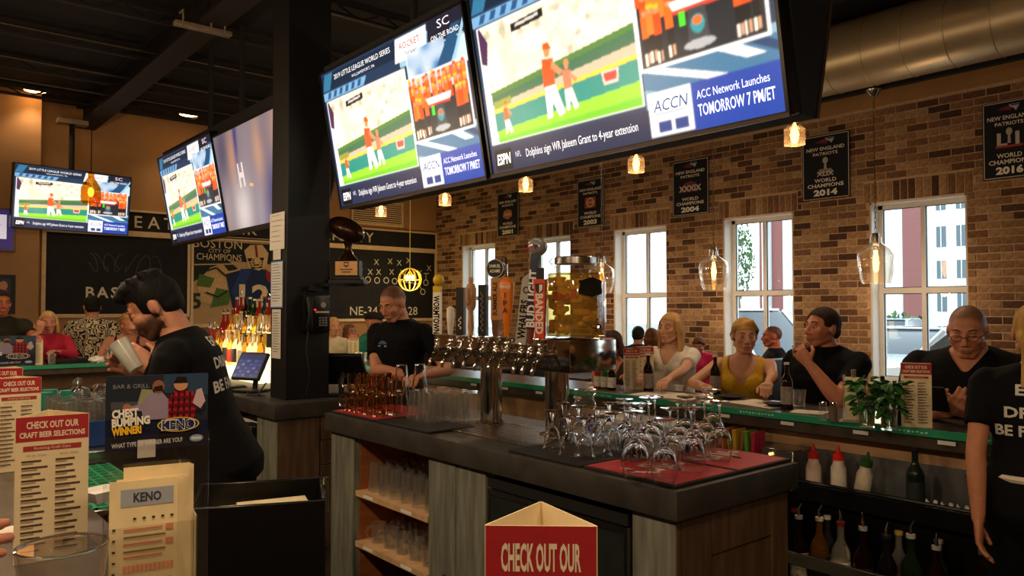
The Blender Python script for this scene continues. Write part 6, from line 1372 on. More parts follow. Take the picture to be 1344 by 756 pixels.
# --- crew-cut bartender behind the taps
p = at(516, 399, D=5.08); yw = yaw_to_cam(p.x, p.y, -30)
h1 = at(513, 486, D=4.85); h2 = at(556, 492, D=4.8)
CB_ = person('crew-cut bartender in a black T-shirt looking down behind the beer taps', p, yw, 1.01, sex='m', lean=6, hpitch=24, hyaw=-14, skin='#bd8363', hair=('crew', '#4a3020'), brow='#3a2618', beard=.12, shirt=('tee', '#08080a'), pants='#08080a',
   arms={'R': (h1, (.7,-.3,-1), None, (0,-.3,-1), .7), 'L': (h2, (-.7,-.3,-1), None, (0,-.3,-1), .6)}, sit=False, closed=True)
pt = Paint(.0002); pt.poly([(-.036,.0),(-.018,.018),(.004,.024),(.026,.016),(.038,.0)], '#3a5a8a').rect(-.035,-.016,.035,-.008,'#8c98a8'); on_cloth(CB_, pt, .37, -.06, back=False, name='chest_logo')
# --- server at the right edge, back to the camera
p = at(1362, 437, D=2.78); yw = yaw_to_cam(p.x, p.y, 176)
SR = person('server with blond ponytail and lettered black T-shirt, back turned, at right edge', p, yw, .97, sex='f', lean=2, hpitch=4, skin='#b87a58', hair=('pony', '#c79a52'), shirt=('tee', '#08080a'), pants='#08080a', wide=1.08,
   arms={'L': (at(1283, 716, D=2.70), (-.6,-1,-.2), None, (1,0,0), .4)}, sit=False)
eatprint(SR, .036, (.06, -.02, -.085), .005)
mb = MB(); mb.tube([SR['P'](.10, .148*math.cos(a), .125*math.sin(a)-.005) for a in [6.2832*j/28 for j in range(28)]], .013, 6, closed=True); mb.build('apron_string', M('apron_white', '#d8cbb4', rough=.7), SR['root'])
# --- four patrons along the east bar
who('the woman in white'); p = at(880, 431, X=4.18); yw = yaw_to_cam(p.x, p.y, -30)
WW = person('blonde woman in a white V-neck T-shirt looking left at the long bar', p, yw, .95, sex='f', lean=6, hyaw=-6, hpitch=0, skin='#cf9b7a', hair=('long', '#b98d58', .15), brow='#6a4a2c', shirt=('vneck', '#ddd3c4'), pants='#2a2c34', wide=1.04,
   arms={'L': (at(868, 506, Z=1.145), (-.7,-.2,-1), None, (0,0,-1), .5), 'R': (at(838, 504, Z=1.145), (.8,-.2,-1), None, (0,0,-1), .5)})
who('the woman in yellow'); p = at(977, 441, X=4.15); yw = yaw_to_cam(p.x, p.y, -8)
YW_ = person('woman in a yellow knit tank top with pinned-up blonde hair turning right', p, yw, .98, sex='f', lean=7, hyaw=20, hpitch=6, skin='#c99272', hair=('updo', '#b08648'), brow='#5a4028', shirt=('tank', M('yellow_knit', '#d0a01c', rough=.9, var=.2, scale=120, bump=.3)), pants='#20222a',
   arms={'L': (at(1006, 524, Z=1.145), (-1,-.1,-.8), None, (0,0,-1), .9), 'R': (at(922, 506, Z=1.16), (1,-.1,-.5), None, (0,0,-1), .5)})
who('the drinking man'); p = at(1079, 431, X=4.15); yw = yaw_to_cam(p.x, p.y, -30)
gw = at(1062, 478, X=3.93)
DM = person('man in a black T-shirt raising a small glass to his mouth', p, yw, 1.0, sex='m', lean=6, hyaw=-20, hpitch=-4, skin='#c4805f', hair=('short', '#2c1c14'), brow='#2a1a12', beard=.35, shirt=('tee', '#08080a'), pants='#22242c', wide=1.08, chub=.006, neck=.014,
   arms={'L': (gw, (-.25,.55,-1), (.45,.1,.6), (.3,-.5,.3), 1.1), 'R': (at(1052, 542, Z=1.0)+Vector((.25,0,-.1)), (.6,-.3,-1), None, (0,0,-1), .5)})
t = thing('shot_glass', 'small glass held at the mouth by the man in black', 'glass', at(1046, 461, X=3.93)); shell([(.020,-.03),(.024,.0),(.028,.035)], .003, 16).build('wall', THIN, t); MB().lathe([(.0005,-.022),(.019,-.022),(.024,.005),(.0005,.005)], 14, cap=False).build('drink', M('red_drink', '#8a1c10', rough=.1), t)
who('the man with glasses'); p = at(1270, 435, X=4.02); yw = yaw_to_cam(p.x, p.y, -12)
h1 = at(1242, 541, X=3.72); h2 = at(1284, 549, X=3.74)
GM = person('older man with eyeglasses and black V-neck shirt looking down at his phone', p, yw, 1.06, sex='m', lean=10, neck=.0, hyaw=4, hpitch=17, skin='#c08264', hair=('bald', '#6a5440'), brow='#5a4636', beard=.1, shirt=('vneck', '#08080a'), pants='#22242c', chub=.007, belly=.05, wide=1.2, closed=True, lips='#9a5048',
   arms={'R': (h1, (.9,-.1,-.8), (-.35,.35,.25), (-.4,-.2,.7), .8), 'L': (h2, (-.9,-.1,-.7), (.6,.35,.25), (.3,-.2,.8), .5)})
mb = MB(); mb.M = GM['T4']
for sd in (-1, 1): mb.tube([(sd*.031+.021*math.cos(a), .097-.004*abs(math.cos(a)), -.002+.014*math.sin(a)) for a in [6.2832*j/18 for j in range(18)]], .0013, 6, closed=True); mb.tube([(sd*.052,.094,.002),(sd*.075,.05,.004),(sd*.082,-.01,.004)], .0014, 6)
mb.tube([(-.011,.099,.002),(0,.102,.004),(.011,.099,.002)], .0013, 6); eg = mb.build('eyeglasses', M('spectacle_frame', '#3a3430', rough=.3, metal=.5), GM['root'])
for sd in (-1, 1): mb = MB(); mb.M = GM['T4']; mb.add([(sd*.031+.0205*math.cos(a), .0965, -.002+.0135*math.sin(a)) for a in [6.2832*j/18 for j in range(18)]], [tuple(range(18))]); mb.build('lens', thin_glass('lens', (.97,.97,.97), 1), eg, recalc=False)
mb = MB(); jj = GM['joints']['L']; mb.tube([(jj[2]+(jj[1]-jj[2]).normalized()*.025) + q for q in [Vector((.031*math.cos(a), .012*math.sin(a)*0, .030*math.sin(a))) for a in [6.2832*j/16 for j in range(16)]]], .006, 6, closed=True); mb.build('wristwatch', STEEL, GM['root'])
ph_p = at(1231, 524, X=3.62); t = thing('mobile_phone', 'black mobile phone held by the man with glasses', 'phone', ph_p); t.rotation_euler = (R(-35), 0, R(yw)); MB().box((-.037,-.004,-.07),(.037,.004,.07), .003).build('case', BLACK, t); MB().box((-.033,-.0048,-.064),(.033,-.004,.064)).build('display', M('phone_screen', '#10141c', rough=.1), t)
# --- people at the far bar on the left
who('the woman in pink'); p = at(63, 423, Y=8.85); yw = yaw_to_cam(p.x, p.y, 6)
person('older blonde woman in a pink sweater at the far bar', p, yw, .97, sex='f', lean=10, hpitch=8, skin='#c08468', hair=('bob', '#b9905a', .08), brow='#8a6a44', shirt=('long', '#b0283c'), pants='#22242c', vox=1.35, wide=1.1, closed=True,
   arms={'R': (at(52, 436, Y=8.62), (.9,-.2,-.8), (-.1,.1,1), (0,-1,0), .8), 'L': (at(76, 462, Y=8.5), (-.9,0,-.8), None, dn, .5)})
ZEB = M('leaf_print_cloth', attr=False, col='#cdb98c', rough=.85, var=0)
nt = ZEB.node_tree; wv = nt.nodes.new('ShaderNodeTexWave'); wv.inputs['Scale'].default_value = 7; wv.inputs['Distortion'].default_value = 16; wv.inputs['Detail'].default_value = 1; wv.inputs['Detail Scale'].default_value = 2.2; cr = nt.nodes.new('ShaderNodeValToRGB'); cr.color_ramp.interpolation = 'CONSTANT'; cr.color_ramp.elements[0].color = (.012,.01,.008,1); cr.color_ramp.elements[1].position = .5; cr.color_ramp.elements[1].color = (.58,.46,.27,1)
tcz = nt.nodes.new('ShaderNodeTexCoord'); nt.links.new(tcz.outputs['Object'], wv.inputs['Vector']); nt.links.new(wv.outputs['Color'], cr.inputs[0]); nt.links.new(cr.outputs[0], nt.nodes['Principled BSDF'].inputs['Base Color'])
who('the man in the leaf-print shirt'); p = at(121, 403, Y=9.5); person('dark-haired man in a black and cream leaf-print shirt, back turned', p, yaw_to_cam(p.x, p.y, 165), 1.05, sex='m', lean=5, hyaw=25, skin='#b87c58', hair=('short', '#1a120e'), shirt=('tee', ZEB), vox=1.5, wide=1.08)
who('the woman in the floral dress'); p = at(167, 425, Y=8.8); FLO = M('floral_cloth', island=[(0,'#2a1414'),(.4,'#7a2c30'),(.6,'#c9a88c'),(.8,'#33201c')], rough=.85); FLO2 = M('floral_print', '#4a1f20', rough=.85, var=.95, scale=38)
person('woman in a dark floral sleeveless top at the far bar, hair pulled back', p, yaw_to_cam(p.x, p.y, -4), .98, sex='f', lean=8, hpitch=12, skin='#b9795c', hair=('short', '#a8793f'), brow='#7a5a3a', shirt=('tank', FLO2), vox=1.35, wide=1.12, closed=True,
   arms={'R': (at(152, 466, Y=8.55), (.9,0,-.8), None, dn, .5), 'L': (at(196, 465, Y=8.55), (-.9,0,-.8), None, dn, .5)})
who('the man at the left edge'); p = at(1, 398, Y=8.95); person('man in a dark olive T-shirt cut by the left edge of the picture', p, yaw_to_cam(p.x, p.y, 15), 1.08, sex='m', lean=10, hpitch=4, skin='#a8603f', hair=('short', '#2a1c14'), shirt=('tee', '#2c2a20'), vox=1.35, wide=1.1,
   arms={'L': (at(30, 447, Y=8.55), (-1,0,-.6), (1,.1,0), dn, .5), 'R': (at(8, 450, Y=8.5), (1,0,-.6), None, dn, .5)})
# --- people at the far end of the east bar
who('the smiling older woman'); p = at(438, 429, X=4.15); person('smiling older woman with short fair hair in a pale top', p, yaw_to_cam(p.x, p.y, 12), .97, sex='f', lean=6, hyaw=10, skin='#c98e66', hair=('short', '#c49a5a'), brow='#9a7a50', shirt=('tee', '#cbb894'), vox=1.5, lips='#a04a40')
who('the man in the cap'); p = at(491, 424, X=4.25); person('man in a dark cap and teal-sleeved top turned sideways behind the bartender', p, yaw_to_cam(p.x, p.y, 60), 1.0, sex='m', lean=8, skin='#b07050', hair=('cap', '#171310'), shirt=('tee', '#1f6a58'), vox=1.5)
who('the brown-haired woman'); p = at(459, 436, X=4.9); person('brown-haired woman half hidden behind the man in the cap', p, yaw_to_cam(p.x, p.y, 40), .95, sex='f', lean=6, skin='#b87c58', hair=('bob', '#7a5030', .06), shirt=('tee', '#5a3a2a'), vox=1.6)
who('the woman behind the tap box'); p = at(803, 452, X=4.30); person('tanned woman behind the tap box with her bare arm on the bar', p, yaw_to_cam(p.x, p.y, -30), .92, sex='f', lean=8, skin='#b87450', hair=('bob', '#3a2418', .06), shirt=('tank', '#3a2a2a'), vox=1.4, arms={'L': (at(818, 512, Z=1.145), (-.9,0,-.5), None, dn, .5)})
# --- people in the booths by the windows
def booth_person(*a, **k): return person(*a, sit='booth', **k)
BK = [(p_, 4.1+1.86*(p_-1)) for p_ in range(0, 5)]
VINYL = M('booth_vinyl', '#15100e', rough=.35, var=.15)
ordn = ['nearest the right edge of the picture', 'second along the windows', 'third along the windows', 'fourth along the windows', 'at the far end of the windows']
for i, (k, y) in enumerate(BK):
    t = thing('booth_bench', 'dark double booth bench under the windows, ' + ordn[i], 'bench', (7.35, y, 0))
    MB().box((-.75,-.07,.0),(.75,.07,1.12), .03, seg=2).build('backrest', VINYL, t)
    for s in (-1, 1): MB().box((-.75, .08 if s > 0 else -.55, .12),(.75, .55 if s > 0 else -.08, .46), .03, seg=2).build('seat_cushion', VINYL, t); MB().box((-.72, .08 if s > 0 else -.5, 0),(.72, .5 if s > 0 else -.08, .12)).build('plinth', BLACKM, t)
    if i < 4:
        tb_ = thing('booth_table', 'dark booth table between the benches, ' + ordn[i], 'table', (7.35, y+.93, 0)); MB().box((-.7,-.33,.72),(.72,.33,.76), .006).build('table_top', WOODD, tb_); MB().cyl((0,0,.03),(0,0,.72),.05,n=14).build('pedestal', BLACKM, tb_); MB().lathe([(.28,0),(.28,.02),(.06,.04)], 20).build('foot', BLACKM, tb_)
p = at(1013, 442, X=7.35); booth_person('red-faced man with cropped hair sitting in a booth behind the woman in yellow', p, yaw_to_cam(p.x, p.y, -80), 1.0, sex='m', lean=2, skin='#c06a50', hair=('crew', '#4a382a'), shirt=('tee', '#15161c'), vox=1.5)
p = at(917, 453, X=7.15); booth_person('girl in a hot pink top with hair tied up, head bowed in the booth', p, yaw_to_cam(p.x, p.y, -10), .82, sex='f', lean=8, hpitch=28, skin='#c08468', hair=('updo', '#6a4428'), shirt=('tee', '#d02c5e'), vox=1.5, closed=True)
p = at(856, 443, X=7.1); booth_person('brown-haired woman in a booth seen from behind beside the dark-haired one', p, yaw_to_cam(p.x, p.y, 150), .97, sex='f', lean=4, skin='#b87c58', hair=('bob', '#6a4222', .08), shirt=('tee', '#3a2c28'), vox=1.6)
p = at(838, 440, X=7.6); booth_person('dark-haired person in a booth seen from behind by the window', p, yaw_to_cam(p.x, p.y, 165), .97, sex='m', lean=4, skin='#a8704c', hair=('short', '#15100e'), shirt=('tee', '#20242c'), vox=1.6)
# fingers reaching in at the left edge
hm = MB(); w = at(-150, 712, D=1.12); dv = (_Rt*.97+_U*.06).normalized(); add_hand(hm, w, dv, _F*.9+_U*-.1, 1.05, -1, .45); hm.cap(w-dv*.02, w-dv*.25-Vector((0,0,.06)), .028, .042, 14)
gv, gf = remesh(hm, .0042, 1); ho = mesh_obj('person', gv-np.array(w), gf, SKINM, None, np.tile(np.array(lin('#b8785c')), (len(gv), 1))); ho.location = w; tag(ho, 'hand of a person reaching in at the left edge, fingertips showing', 'person')

# ------------------------------------------------------------------ liquor display on the register island
LD = thing('liquor_display', 'three-tier glowing acrylic stand for liquor bottles on the register island', 'display', (2.48, 6.95, JZ))
LIT = M('lit_acrylic', '#ffe9a8', emit=2.6, rough=.4, var=.1, scale=6)
tiers = []
for k in range(3):
    MB().box((.13*k, -.72, 0), (.13*(k+1) if k < 2 else .42, .72, .11+.145*k), .006).build('tier', LIT, LD); tiers.append((2.48+.13*k+.065, JZ+.111+.145*k))
light('liquor_glow', (-.12, 0, .30), 5, (1, .82, .45), .15, LD)
cols = [('#c98a2a',True,'amber'),('#e8e4d8',True,'clear'),('#8a1c16',False,'red'),('#d8b048',True,'golden'),('#3a5a28',True,'green'),('#4a2410',True,'brown'),('#f0e8d0',True,'pale'),('#b05a1a',True,'orange'),('#2a2a30',False,'black')]
labc = ['#e2d8c0','#2a2622','#c9a03a','#b8302a','#e8e0d0','#3a4a6a']
caps = ['#1a1a1a','#c9a04a','#b0b0b0','#8a1c16','#e0d8c8']
protos = {}; rnd = random.Random(12)
pos_w = ['near end','second from the near end','third from the near end','fourth from the near end','in the middle','fourth from the far end','third from the far end','second from the far end','far end']
for k, (tx, tz) in enumerate(tiers):
    for j in range(12):
        y = 6.31+j*.115; ci = (rnd.choice([1,3,6,0,1,6]) if k < 2 else rnd.choice([0,3,5,7,2,4,8,1])) if j < 10 else 2; c_ = cols[ci]; key = (ci, k % 2)
        lab = '%s liquor bottle number %s from the near end of the %s glowing tier' % (c_[2], ['one','two','three','four','five','six','seven','eight','nine','ten','eleven','twelve','thirteen'][j], ['lowest','middle','top'][k])
        if key not in protos: protos[key] = bottle('liquor_bottle', lab, (tx, y, tz), .29+.02*(ci % 3), .036+.003*(ci % 2), c_[0], caps[ci % 5], labc[(ci+k) % 6], 'liquor bottles on the glowing stand', trans=c_[1], pour=k < 2)
        else: q = dup(protos[key], (tx, y, tz), rnd.uniform(0, 360), lab); q.scale = (1, 1, rnd.uniform(.88, 1.1))
for j in range(6):
    lab = '%s liquor bottle %s on the counter behind the bearded bartender' % (cols[(j*2+2) % 9][2], ['one','two','three','four','five','six'][j]); key = ((j*2+2) % 9, 9)
    protos[key] = bottle('liquor_bottle', lab, (2.30-.03*(j % 2), 7.35+.075*j-.35, JZ+.001), .31, .036, cols[(j*2+2) % 9][0], caps[j % 5], labc[j % 6], 'bottles beside the glowing stand', trans=cols[(j*2+2) % 9][1], pour=True)
# register terminal facing the aisle, keyboard, cables
def terminal(label, loc, rotz, tilt, w, h, scr, dark=False):
    t = thing('register_terminal', label, 'register', loc, rotz)
    MB().box((-.11,-.09,0),(.11,.10,.02), .006).build('base', BLACK, t); MB().tube([(0,.05,.02),(0,.06,.10),(0,.02,.16)], .02, 10).build('stand', BLACK, t)
    b_ = MB().box((-w/2,-.012,-h/2),(w/2,.02,h/2), .005).build('screen_body', BLACK, t, loc=(0,0,.19), rot=(R(-tilt),0,0))
    pt = Paint(.0004); pt.rect(-w/2+.012,-h/2+.012,w/2-.012,h/2-.012, scr)
    for r_ in range(5):
        for c_ in range(6): pt.rect(-w/2+.02+c_*(w-.04)/6, -h/2+.02+r_*(h-.04)/5*.8, -w/2+.014+(c_+1)*(w-.04)/6, -h/2+.013+(r_+1)*(h-.04)/5*.8, ['#4a63b0','#3c4f96','#6a78b8','#2f3f80'][(r_*3+c_) % 4], True)
    if not dark: pt.build('display', M('register_screen', attr=True, rough=.3, var=0, emit=.55), b_, loc=(0,-.0125,0))
    return t
terminal('tilted register screen glowing blue beside the black column', (2.20, 5.66, JZ+.001), -66, 30, .27, .22, '#24305c')
terminal('black register screen seen from behind between column and crew-cut bartender', (2.62, 4.98, JZ+.001), 128, 32, .32, .26, '#101010', True)
kb = thing('keyboard', 'dark keyboard lying below the glowing bottle stand', 'keyboard', (2.18, 6.15, JZ), -80); MB().box((-.22,-.07,0),(.22,.07,.018), .004).build('case', BLACK, kb)
for r_ in range(4):
    for c_ in range(13): MB().box((-.205+c_*.032,-.06+r_*.031,.018),(-.18+c_*.032,-.035+r_*.031,.026)).build('key', M('key_grey2', '#8f8a80', rough=.5), kb)
tag(MB().tube([(2.12,5.50,JZ+.008),(2.08,5.40,JZ+.008),(2.16,5.30,JZ+.008),(2.10,5.26,JZ+.02),(2.16,5.26,JZ+.1)], .006, 6).build('power_cable', BLACK), 'black cable curling on the island beside the column', 'cable')
# ------------------------------------------------------------------ underbar on the east side
us = thing('steel_backsplash', 'grey galvanised sheet fixed below the long bar', 'sheet', (EX0+.078, 1.55, 0)); MB().box((-.004,-1.0,.60),(.0,.72,.93)).build('sheet', SHEET, us)
for y in (-.9, -.3, .3, .66): MB().cyl((-.008,y,.905),(-.004,y,.905),.008,n=10).build('screw', STEEL, us)
sr1 = thing('speed_rail', 'upper black bottle rail below the long bar holding squeeze bottles', 'rail', (3.42, 1.52, 0)); BLKMET = M('black_metal_rail', '#0d0c0c', rough=.35, metal=.3)
MB().box((-.07,-.40,.715),(.10,.40,.735)).box((-.075,-.40,.715),(-.068,.40,.79)).build('tray', BLKMET, sr1); MB().cyl((-.07,-.40,.80),(-.07,.40,.80),.009,n=8).build('front_bar', BLKMET, sr1)
sr2 = thing('speed_rail', 'lower grey-lipped bottle rail near the floor full of liquor bottles', 'rail', (3.20, 1.81, 0))
MB().box((-.09,-.66,.36),(.14,.66,.38)).box((-.095,-.66,.36),(-.088,.66,.41)).build('tray', BLKMET, sr2); MB().box((-.10,-.66,.49),(-.085,.66,.545), .003).build('front_lip', STEEL, sr2); MB().box((.13,-.66,.36),(.14,.66,.70)).build('back_plate', BLKMET, sr2)
for q, yy in ((sr1, .39), (sr2, .65)):
    for y in (-yy, yy): MB().box((-.03 if q is sr1 else -.09, y-.008, .0),(.09,y+.008,.72 if q is sr1 else .5)).build('bracket', BLKMET, q)
rowp = {}
for j in range(13):
    y = 2.40-j*.096; ci = [8,5,8,5,1,8,5,0,1,5,8,4,5,8][j]; c_ = cols[ci]
    nm = 'number %s from the island in the lower rail' % ['one','two','three','four','five','six','seven','eight','nine','ten','eleven','twelve','thirteen','fourteen'][j]
    key = (ci, j % 2)
    if key not in rowp: rowp[key] = bottle('liquor_bottle', 'dim %s bottle ' % c_[2] + nm, (3.20, y, .381), .30+.012*(j % 3), .039, c_[0] if ci != 8 else '#120f12', caps[(j*2) % 5], labc[j % 6], 'bottles in the lower rail', trans=c_[1], pour=True)
    else: dup(rowp[key], (3.20, y, .381), random.uniform(0, 360), 'dim %s bottle ' % c_[2] + nm)
for j in range(8): 
    y = 2.36-j*.155; key = ([5,8,0,4,8,5,1,8][j], 7); c_ = cols[key[0]]; lab = '%s bottle number %s of the second row in the lower rail' % (c_[2], ['one','two','three','four','five','six','seven','eight'][j])
    bottle('liquor_bottle', lab, (3.29, y, .381), .30, .036, c_[0], caps[j % 5], labc[(j+2) % 6], 'second row in the lower rail', trans=c_[1])
pm_ = thing('pump_bottle', 'syrup bottle with a white pump standing in the lower rail', 'bottle', (3.13, 1.93, .381)); MB().lathe([(.0005,0),(.04,0),(.04,.19),(.018,.23),(.018,.25)], 16).build('glass', BROWN, pm_); PW_ = M('pump_white', '#cfc5b4', rough=.5); MB().lathe([(.02,.245),(.02,.275),(.009,.28),(.009,.38),(.02,.385),(.02,.40)], 14).build('pump', PW_, pm_); MB().tube([(0,0,.395),(-.06,0,.395),(-.07,0,.38)], .007, 8).build('nozzle', PW_, pm_)
def squeeze(label, loc, col, top, tilt=0, h=.19):
    t = thing('squeeze_bottle', label, 'bottle', loc, 0, 'squeeze bottles in the upper rail'); t.rotation_euler = (R(tilt), 0, 0)
    MB().lathe([(.0005,0),(.033,0),(.035,.02),(.034,h*.78),(.024,h*.9),(.024,h)], 16).build('body', M('squeeze_'+col[1:], col, rough=.4), t); MB().lathe([(.026,h-.005),(.026,h+.02),(.010,h+.03),(.005,h+.06),(.0005,h+.062)], 14, cap=False).build('nozzle_cap', M('nozzle_'+top[1:], top, rough=.4), t)
squeeze('pink-white carton bottle with red pour top nearest the island', at(1068, 648, X=3.40)+Vector((0,0,-.02)), '#d8bfae', '#b3201c'); squeeze('white squeeze bottle with bright red cap', at(1101, 657, X=3.42), '#d9cdbb', '#e02a1e'); squeeze('cream squeeze bottle with a green top leaning right', at(1128, 664, X=3.43), '#d6c9b0', '#2c5a2a', 10)
wb_ = bottle('wine_bottle', 'dark wine bottle with pale neck foil standing in the upper rail', at(1202, 672, X=3.42), .27, .036, '#14201a', '#0f0f0f', '#22302a', None, trans=False); MB().lathe([(.022,.165),(.030,.155),(.034,.14)], 14, cap=False).build('pale_band', LABEL, wb_)
sc = thing('paper_stack', 'torn white paper cups row at the end of the upper rail', 'papers', at(1240, 676, X=3.42), -90)
for k in range(6): MB().prism([(-.08+.03*k,0),(-.055+.03*k,0),(-.058+.03*k,.04+.012*(k%2)),(-.07+.03*k,.055),(-.078+.03*k,.03)], -.006+.004*(k%2), .0+.004*(k%2)).build('sheet', WHITE, sc)
# colour sleeves, steel box and grey lid below the bar
ub = thing('under_shelf', 'dark shelf below the long bar behind the wine glasses', 'shelf', (3.43, 2.25, 0)); MB().box((-.09,-.12,.845),(.09,.12,.865)).build('board', BLKMET, ub); MB().box((-.06,-.11,0),(.08,-.09,.845)).build('leg_panel', BLKMET, ub); MB().box((-.06,.09,0),(.08,.11,.845)).build('leg_panel', BLKMET, ub)
for k, (c_, nm) in enumerate((('#c9622a','orange'),('#7a4a24','brown'),('#d0a82c','yellow'),('#8a5a3a','tan'),('#5a9a2c','green'),('#b52a4a','crimson'))):
    px = 981+k*6.6; p = at(px, 590, X=3.40); o = MB().box((-.05,-.010,0),(.05,.010,.125), .002).build('menu_sleeve', M('sleeve_'+c_[1:], c_, rough=.4), None, loc=(3.42, 2.335-.034*k, .866)); o.rotation_euler = (R(random.uniform(-5, 5)), 0, 0); tag(o, '%s menu sleeve standing upright on the shelf below the bar' % nm, 'folder', 'coloured menu sleeves')
sb = thing('steel_box', 'small stainless box unit between the menu sleeves and the squeeze bottles', 'appliance', (3.43, 2.02, 0)); MB().box((-.08,-.085,.74),(.08,.085,.93), .005).build('case', STEEL, sb); MB().box((-.085,-.07,.80),(-.08,.07,.90)).build('front_plate', MIRR, sb); MB().box((-.03,-.08,0),(.08,.08,.74)).build('stand', BLKMET, sb)
MB().ell((-.09,.03,.905), .007, 10, 7).build('indicator_lamp', M('indicator', '#ffd070', emit=4), sb)
gl_ = thing('ice_bin', 'pale grey rounded ice bin under the long bar behind the wine glasses', 'bin', (3.40, 2.80, 0))
MB().prism([(-.12,.0),(.08,.0),(.08,1.0),(-.04,1.0),(-.10,.97),(-.12,.90)], -.40, .40).build('bin_body', M('bin_grey', '#a39c94', rough=.4, metal=.3), gl_)
MB().box((-.13,-.39,.88),(-.12,.39,.90)).build('bin_lip', STEEL, gl_)
# ------------------------------------------------------------------ papers, plates and small things on the bars
def sheet(label, x, y, z, w, d, rz, col='#ddd3c2'): tag(MB().box((-w/2,-d/2,0),(w/2,d/2,.002)).build('paper_mat', M('mat_'+col[1:], col, rough=.6), None, loc=(x, y, z), rot=(0,0,R(rz))), label, 'paper')
q = at(880, 519, Z=ER); sheet('large white paper placemat before the woman in white', q.x, q.y, ER, .30, .42, 8); q = at(1000, 530, Z=ER); sheet('white paper placemat before the woman in yellow', q.x, q.y, ER, .24, .34, -12); q = at(1062, 541, Z=ER); sheet('white paper napkin before the drinking man', q.x, q.y, ER, .13, .16, 15)
def plate(label, p, r_=.11, mat=None): tag(MB().lathe([(.0005,.002),(r_*.6,.002),(r_,.014),(r_,.017),(r_*.6,.006),(.0005,.006)], 26, cap=False).build('plate', mat or WHITE, None, loc=p), label, 'plate')
q = at(1018, 533, Z=ER+.003); plate('dark coaster plate beside the hands of the woman in yellow', q, .06, BLACKM); q = at(960, 523, Z=ER+.003); plate('dark oval tray before the woman in yellow', q, .085, BLACKM)
q = at(890, 513, Z=ER+.003); pint('white ramekin on the placemat of the woman in white', q, h=.035, r0=.028, r1=.033, up=True, mat=WHITE, cat='ramekin', name='ramekin')
for k, (px, lab) in enumerate(((143,'left'),(155,'middle'),(167,'right'))): p = at(px, 468, Y=8.28); p.z = ER; pint('clear tumbler on the far bar before the floral dress, %s one' % lab, p, h=.13, r0=.03, r1=.038, up=True, cat='tumbler', name='tumbler')
p = at(127, 470, Y=8.15); p.z = ER; cr_ = MB(); rnd = random.Random(3); cr_.ell((0,0,.03), (.07,.05,.03), 14, 8)
cr_.v = [(a+rnd.uniform(-.012,.012), b+rnd.uniform(-.012,.012), max(0, c+rnd.uniform(-.012,.012))) for a, b, c in cr_.v]; tag(cr_.build('crumpled_napkin', WHITE, None, loc=p, smooth=0), 'crumpled white napkin on the far bar', 'napkin')
p = at(185, 470, Y=8.25); p.z = ER; plate('white plate on the far bar beside the floral dress', p); p = at(93, 472, Y=8.38); p.z = ER; t = thing('dark_tray', 'black tray on the far bar between the pink sweater and leaf-print shirt', 'tray', p); MB().box((-.2,-.1,0),(.2,.1,.012), .004).build('base', BLACK, t); MB().box((-.2,-.1,.012),(.2,-.09,.035)).box((-.2,.09,.012),(.2,.1,.035)).box((-.2,-.09,.012),(-.19,.09,.035)).box((.19,-.09,.012),(.2,.09,.035)).build('rim', BLACK, t)
pint('amber drink tumbler before the woman in pink', at(68, 472, Y=8.2)*1.0, h=.10, r0=.03, r1=.036, up=True, cat='tumbler', name='tumbler').location.z = ER
for px, lab in ((477, 'before the man in the cap'), (470, 'beside the menu card of the older woman')): p = at(px, 486, X=3.7); p.z = ER; pint('small glass %s on the long bar' % lab, p, h=.09, r0=.03, r1=.035, up=True, cat='tumbler', name='tumbler')
# sauces behind the footed glasses
for px, col, top, lab in ((785,'#a3261c','#c8302a','red sauce bottle with red cap behind the jar mug'),(803,'#1c1410','#141010','dark sauce bottle with white label behind the footed glasses'),(794,'#3a6a2a','#d8d0c0','green hot-sauce bottle behind the footed glasses')):
    p = at(px, 520, X=3.62); p.z = ER; bottle('sauce_bottle', lab, p, .16, .027, col, top, '#d8d0c0', 'sauce bottles behind the taps', neck=.3)
# ------------------------------------------------------------------ near bar well: washer, racks, tumblers, mesh liner
ws = thing('glass_washer', 'low steel glass washer behind the near bar under the blue rack', 'appliance', (.78, 3.86, 0)); MB().box((-.22,-.42,.1),(.26,.45,1.035), .006).build('cabinet', STEEL, ws); MB().box((-.2,-.4,0),(.24,.43,.1)).build('plinth', BLACKM, ws)
rk = thing('glass_rack', 'blue plastic glass rack filled with clear glasses', 'rack', (.76, 3.74, 1.036)); BLU = M('blue_plastic', '#1c3a78', rough=.45); r_ = .2
for s in (-1, 1): MB().box((-r_, s*r_-.006,0),(r_, s*r_+.006,.105), .003).build('side_wall', BLU, rk); MB().box((s*r_-.006,-r_,0),(s*r_+.006,r_,.105), .003).build('side_wall', BLU, rk)
MB().box((-r_,-r_,0),(r_,r_,.012)).build('base', BLU, rk)
for k in range(8): MB().box((-r_,-.16+.045*k,.04),(-r_-.004,-.14+.045*k,.09)).build('slot_rib', BLU, rk)
wg = None
for i in range(4):
    for j in range(4):
        p = (.63+.088*i, 3.60+.09*j, 1.05)
        pint('clear glass in the blue rack, row %s place %s' % (['one','two','three','four'][i], ['one','two','three','four'][j]), p, h=.175, r0=.032, r1=.038, group='glasses in the blue rack')
t = wine_glass('wine glass lying tilted on top of the blue rack', (.80, 3.60, 1.235), .18, None); t.rotation_euler = (R(70), 0, R(-60))
GRT = M('green_tumbler', '#1f9a7c', rough=.3, trans=.3)
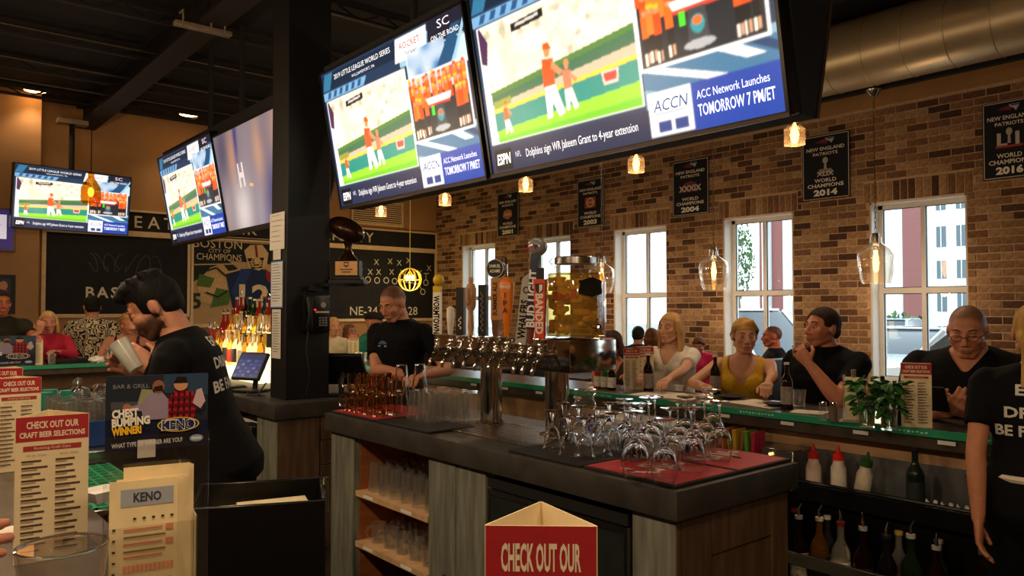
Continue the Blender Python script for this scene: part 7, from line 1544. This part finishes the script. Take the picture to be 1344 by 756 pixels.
for i, (dx, dy) in enumerate(((0,0),(.10,.03),(.04,.12))): pint('translucent green tumbler upside down beside the blue rack, %s' % ['nearest','right-hand','rear'][i], (.62+dx, 4.02+dy, 1.036), h=.19, r0=.032, r1=.042, mat=GRT, cat='tumbler', name='green_tumbler', group='green tumblers')
for i in range(4): pint('clear pint glass standing upside down in the row left of the green tumblers, number %s' % ['one','two','three','four','five'][i], (.60+.095*i, 4.27, 1.036), h=.17, group='pints beside the green tumblers')
db = thing('drainboard', 'steel drainboard along the near bar with a green mesh liner', 'drainboard', (.64, 2.35, 0)); MB().box((-.18,.28,.965),(.12,1.05,.985), .003).build('pan', STEEL, db); MB().box((.11,.28,.0),(.12,1.05,.965)).build('apron', SHEET, db)
GMESH = M('green_mesh', '#1c8a5c', rough=.5)
lm = MB()
for k in range(14): lm.box((-.17,.29+.055*k,.985),(.11,.305+.055*k,.991))
for k in range(8): lm.box((-.17+.038*k,.29,.985),(-.16+.038*k,1.03,.992))
o = lm.build('mesh_liner', GMESH, db, smooth=0); o['kind'] = 'stuff'
p = at(133, 655, D=2.05); p.z = WZ; t = thing('white_dish', 'white square dish at the edge of the near bar between menu and keno stand', 'dish', p, 20); MB().loft([[(-.03,-.03,0),(.03,-.03,0),(.03,.03,0),(-.03,.03,0)],[(-.045,-.045,.03),(.045,-.045,.03),(.045,.045,.03),(-.045,.045,.03)],[(-.04,-.04,.03),(.04,-.04,.03),(.04,.04,.03),(-.04,.04,.03)],[(-.026,-.026,.006),(.026,-.026,.006),(.026,.026,.006),(-.026,.026,.006)]]).build('bowl', WHITE, t); MB().box((-.03,-.03,.006),(.03,.03,.02)).build('sugar_packets', WHITE, t)
p = at(19, 692, D=1.75); p.z = WZ; sheet('white paper slip on the near bar behind the fingers', p.x, p.y, WZ, .10, .12, 20)
p = at(598, 752, D=.82); p.z = WZ; t = thing('pen', 'black pen tip poking up beside the middle menu card', 'pen', p); MB().cyl((.05,.02,0),(-.02,-.01,.22),.005,n=8).build('barrel', BLACK, t); MB().cyl((-.02,-.01,.22),(-.024,-.012,.235),.005,.002,n=8).build('tip', BLACK, t)
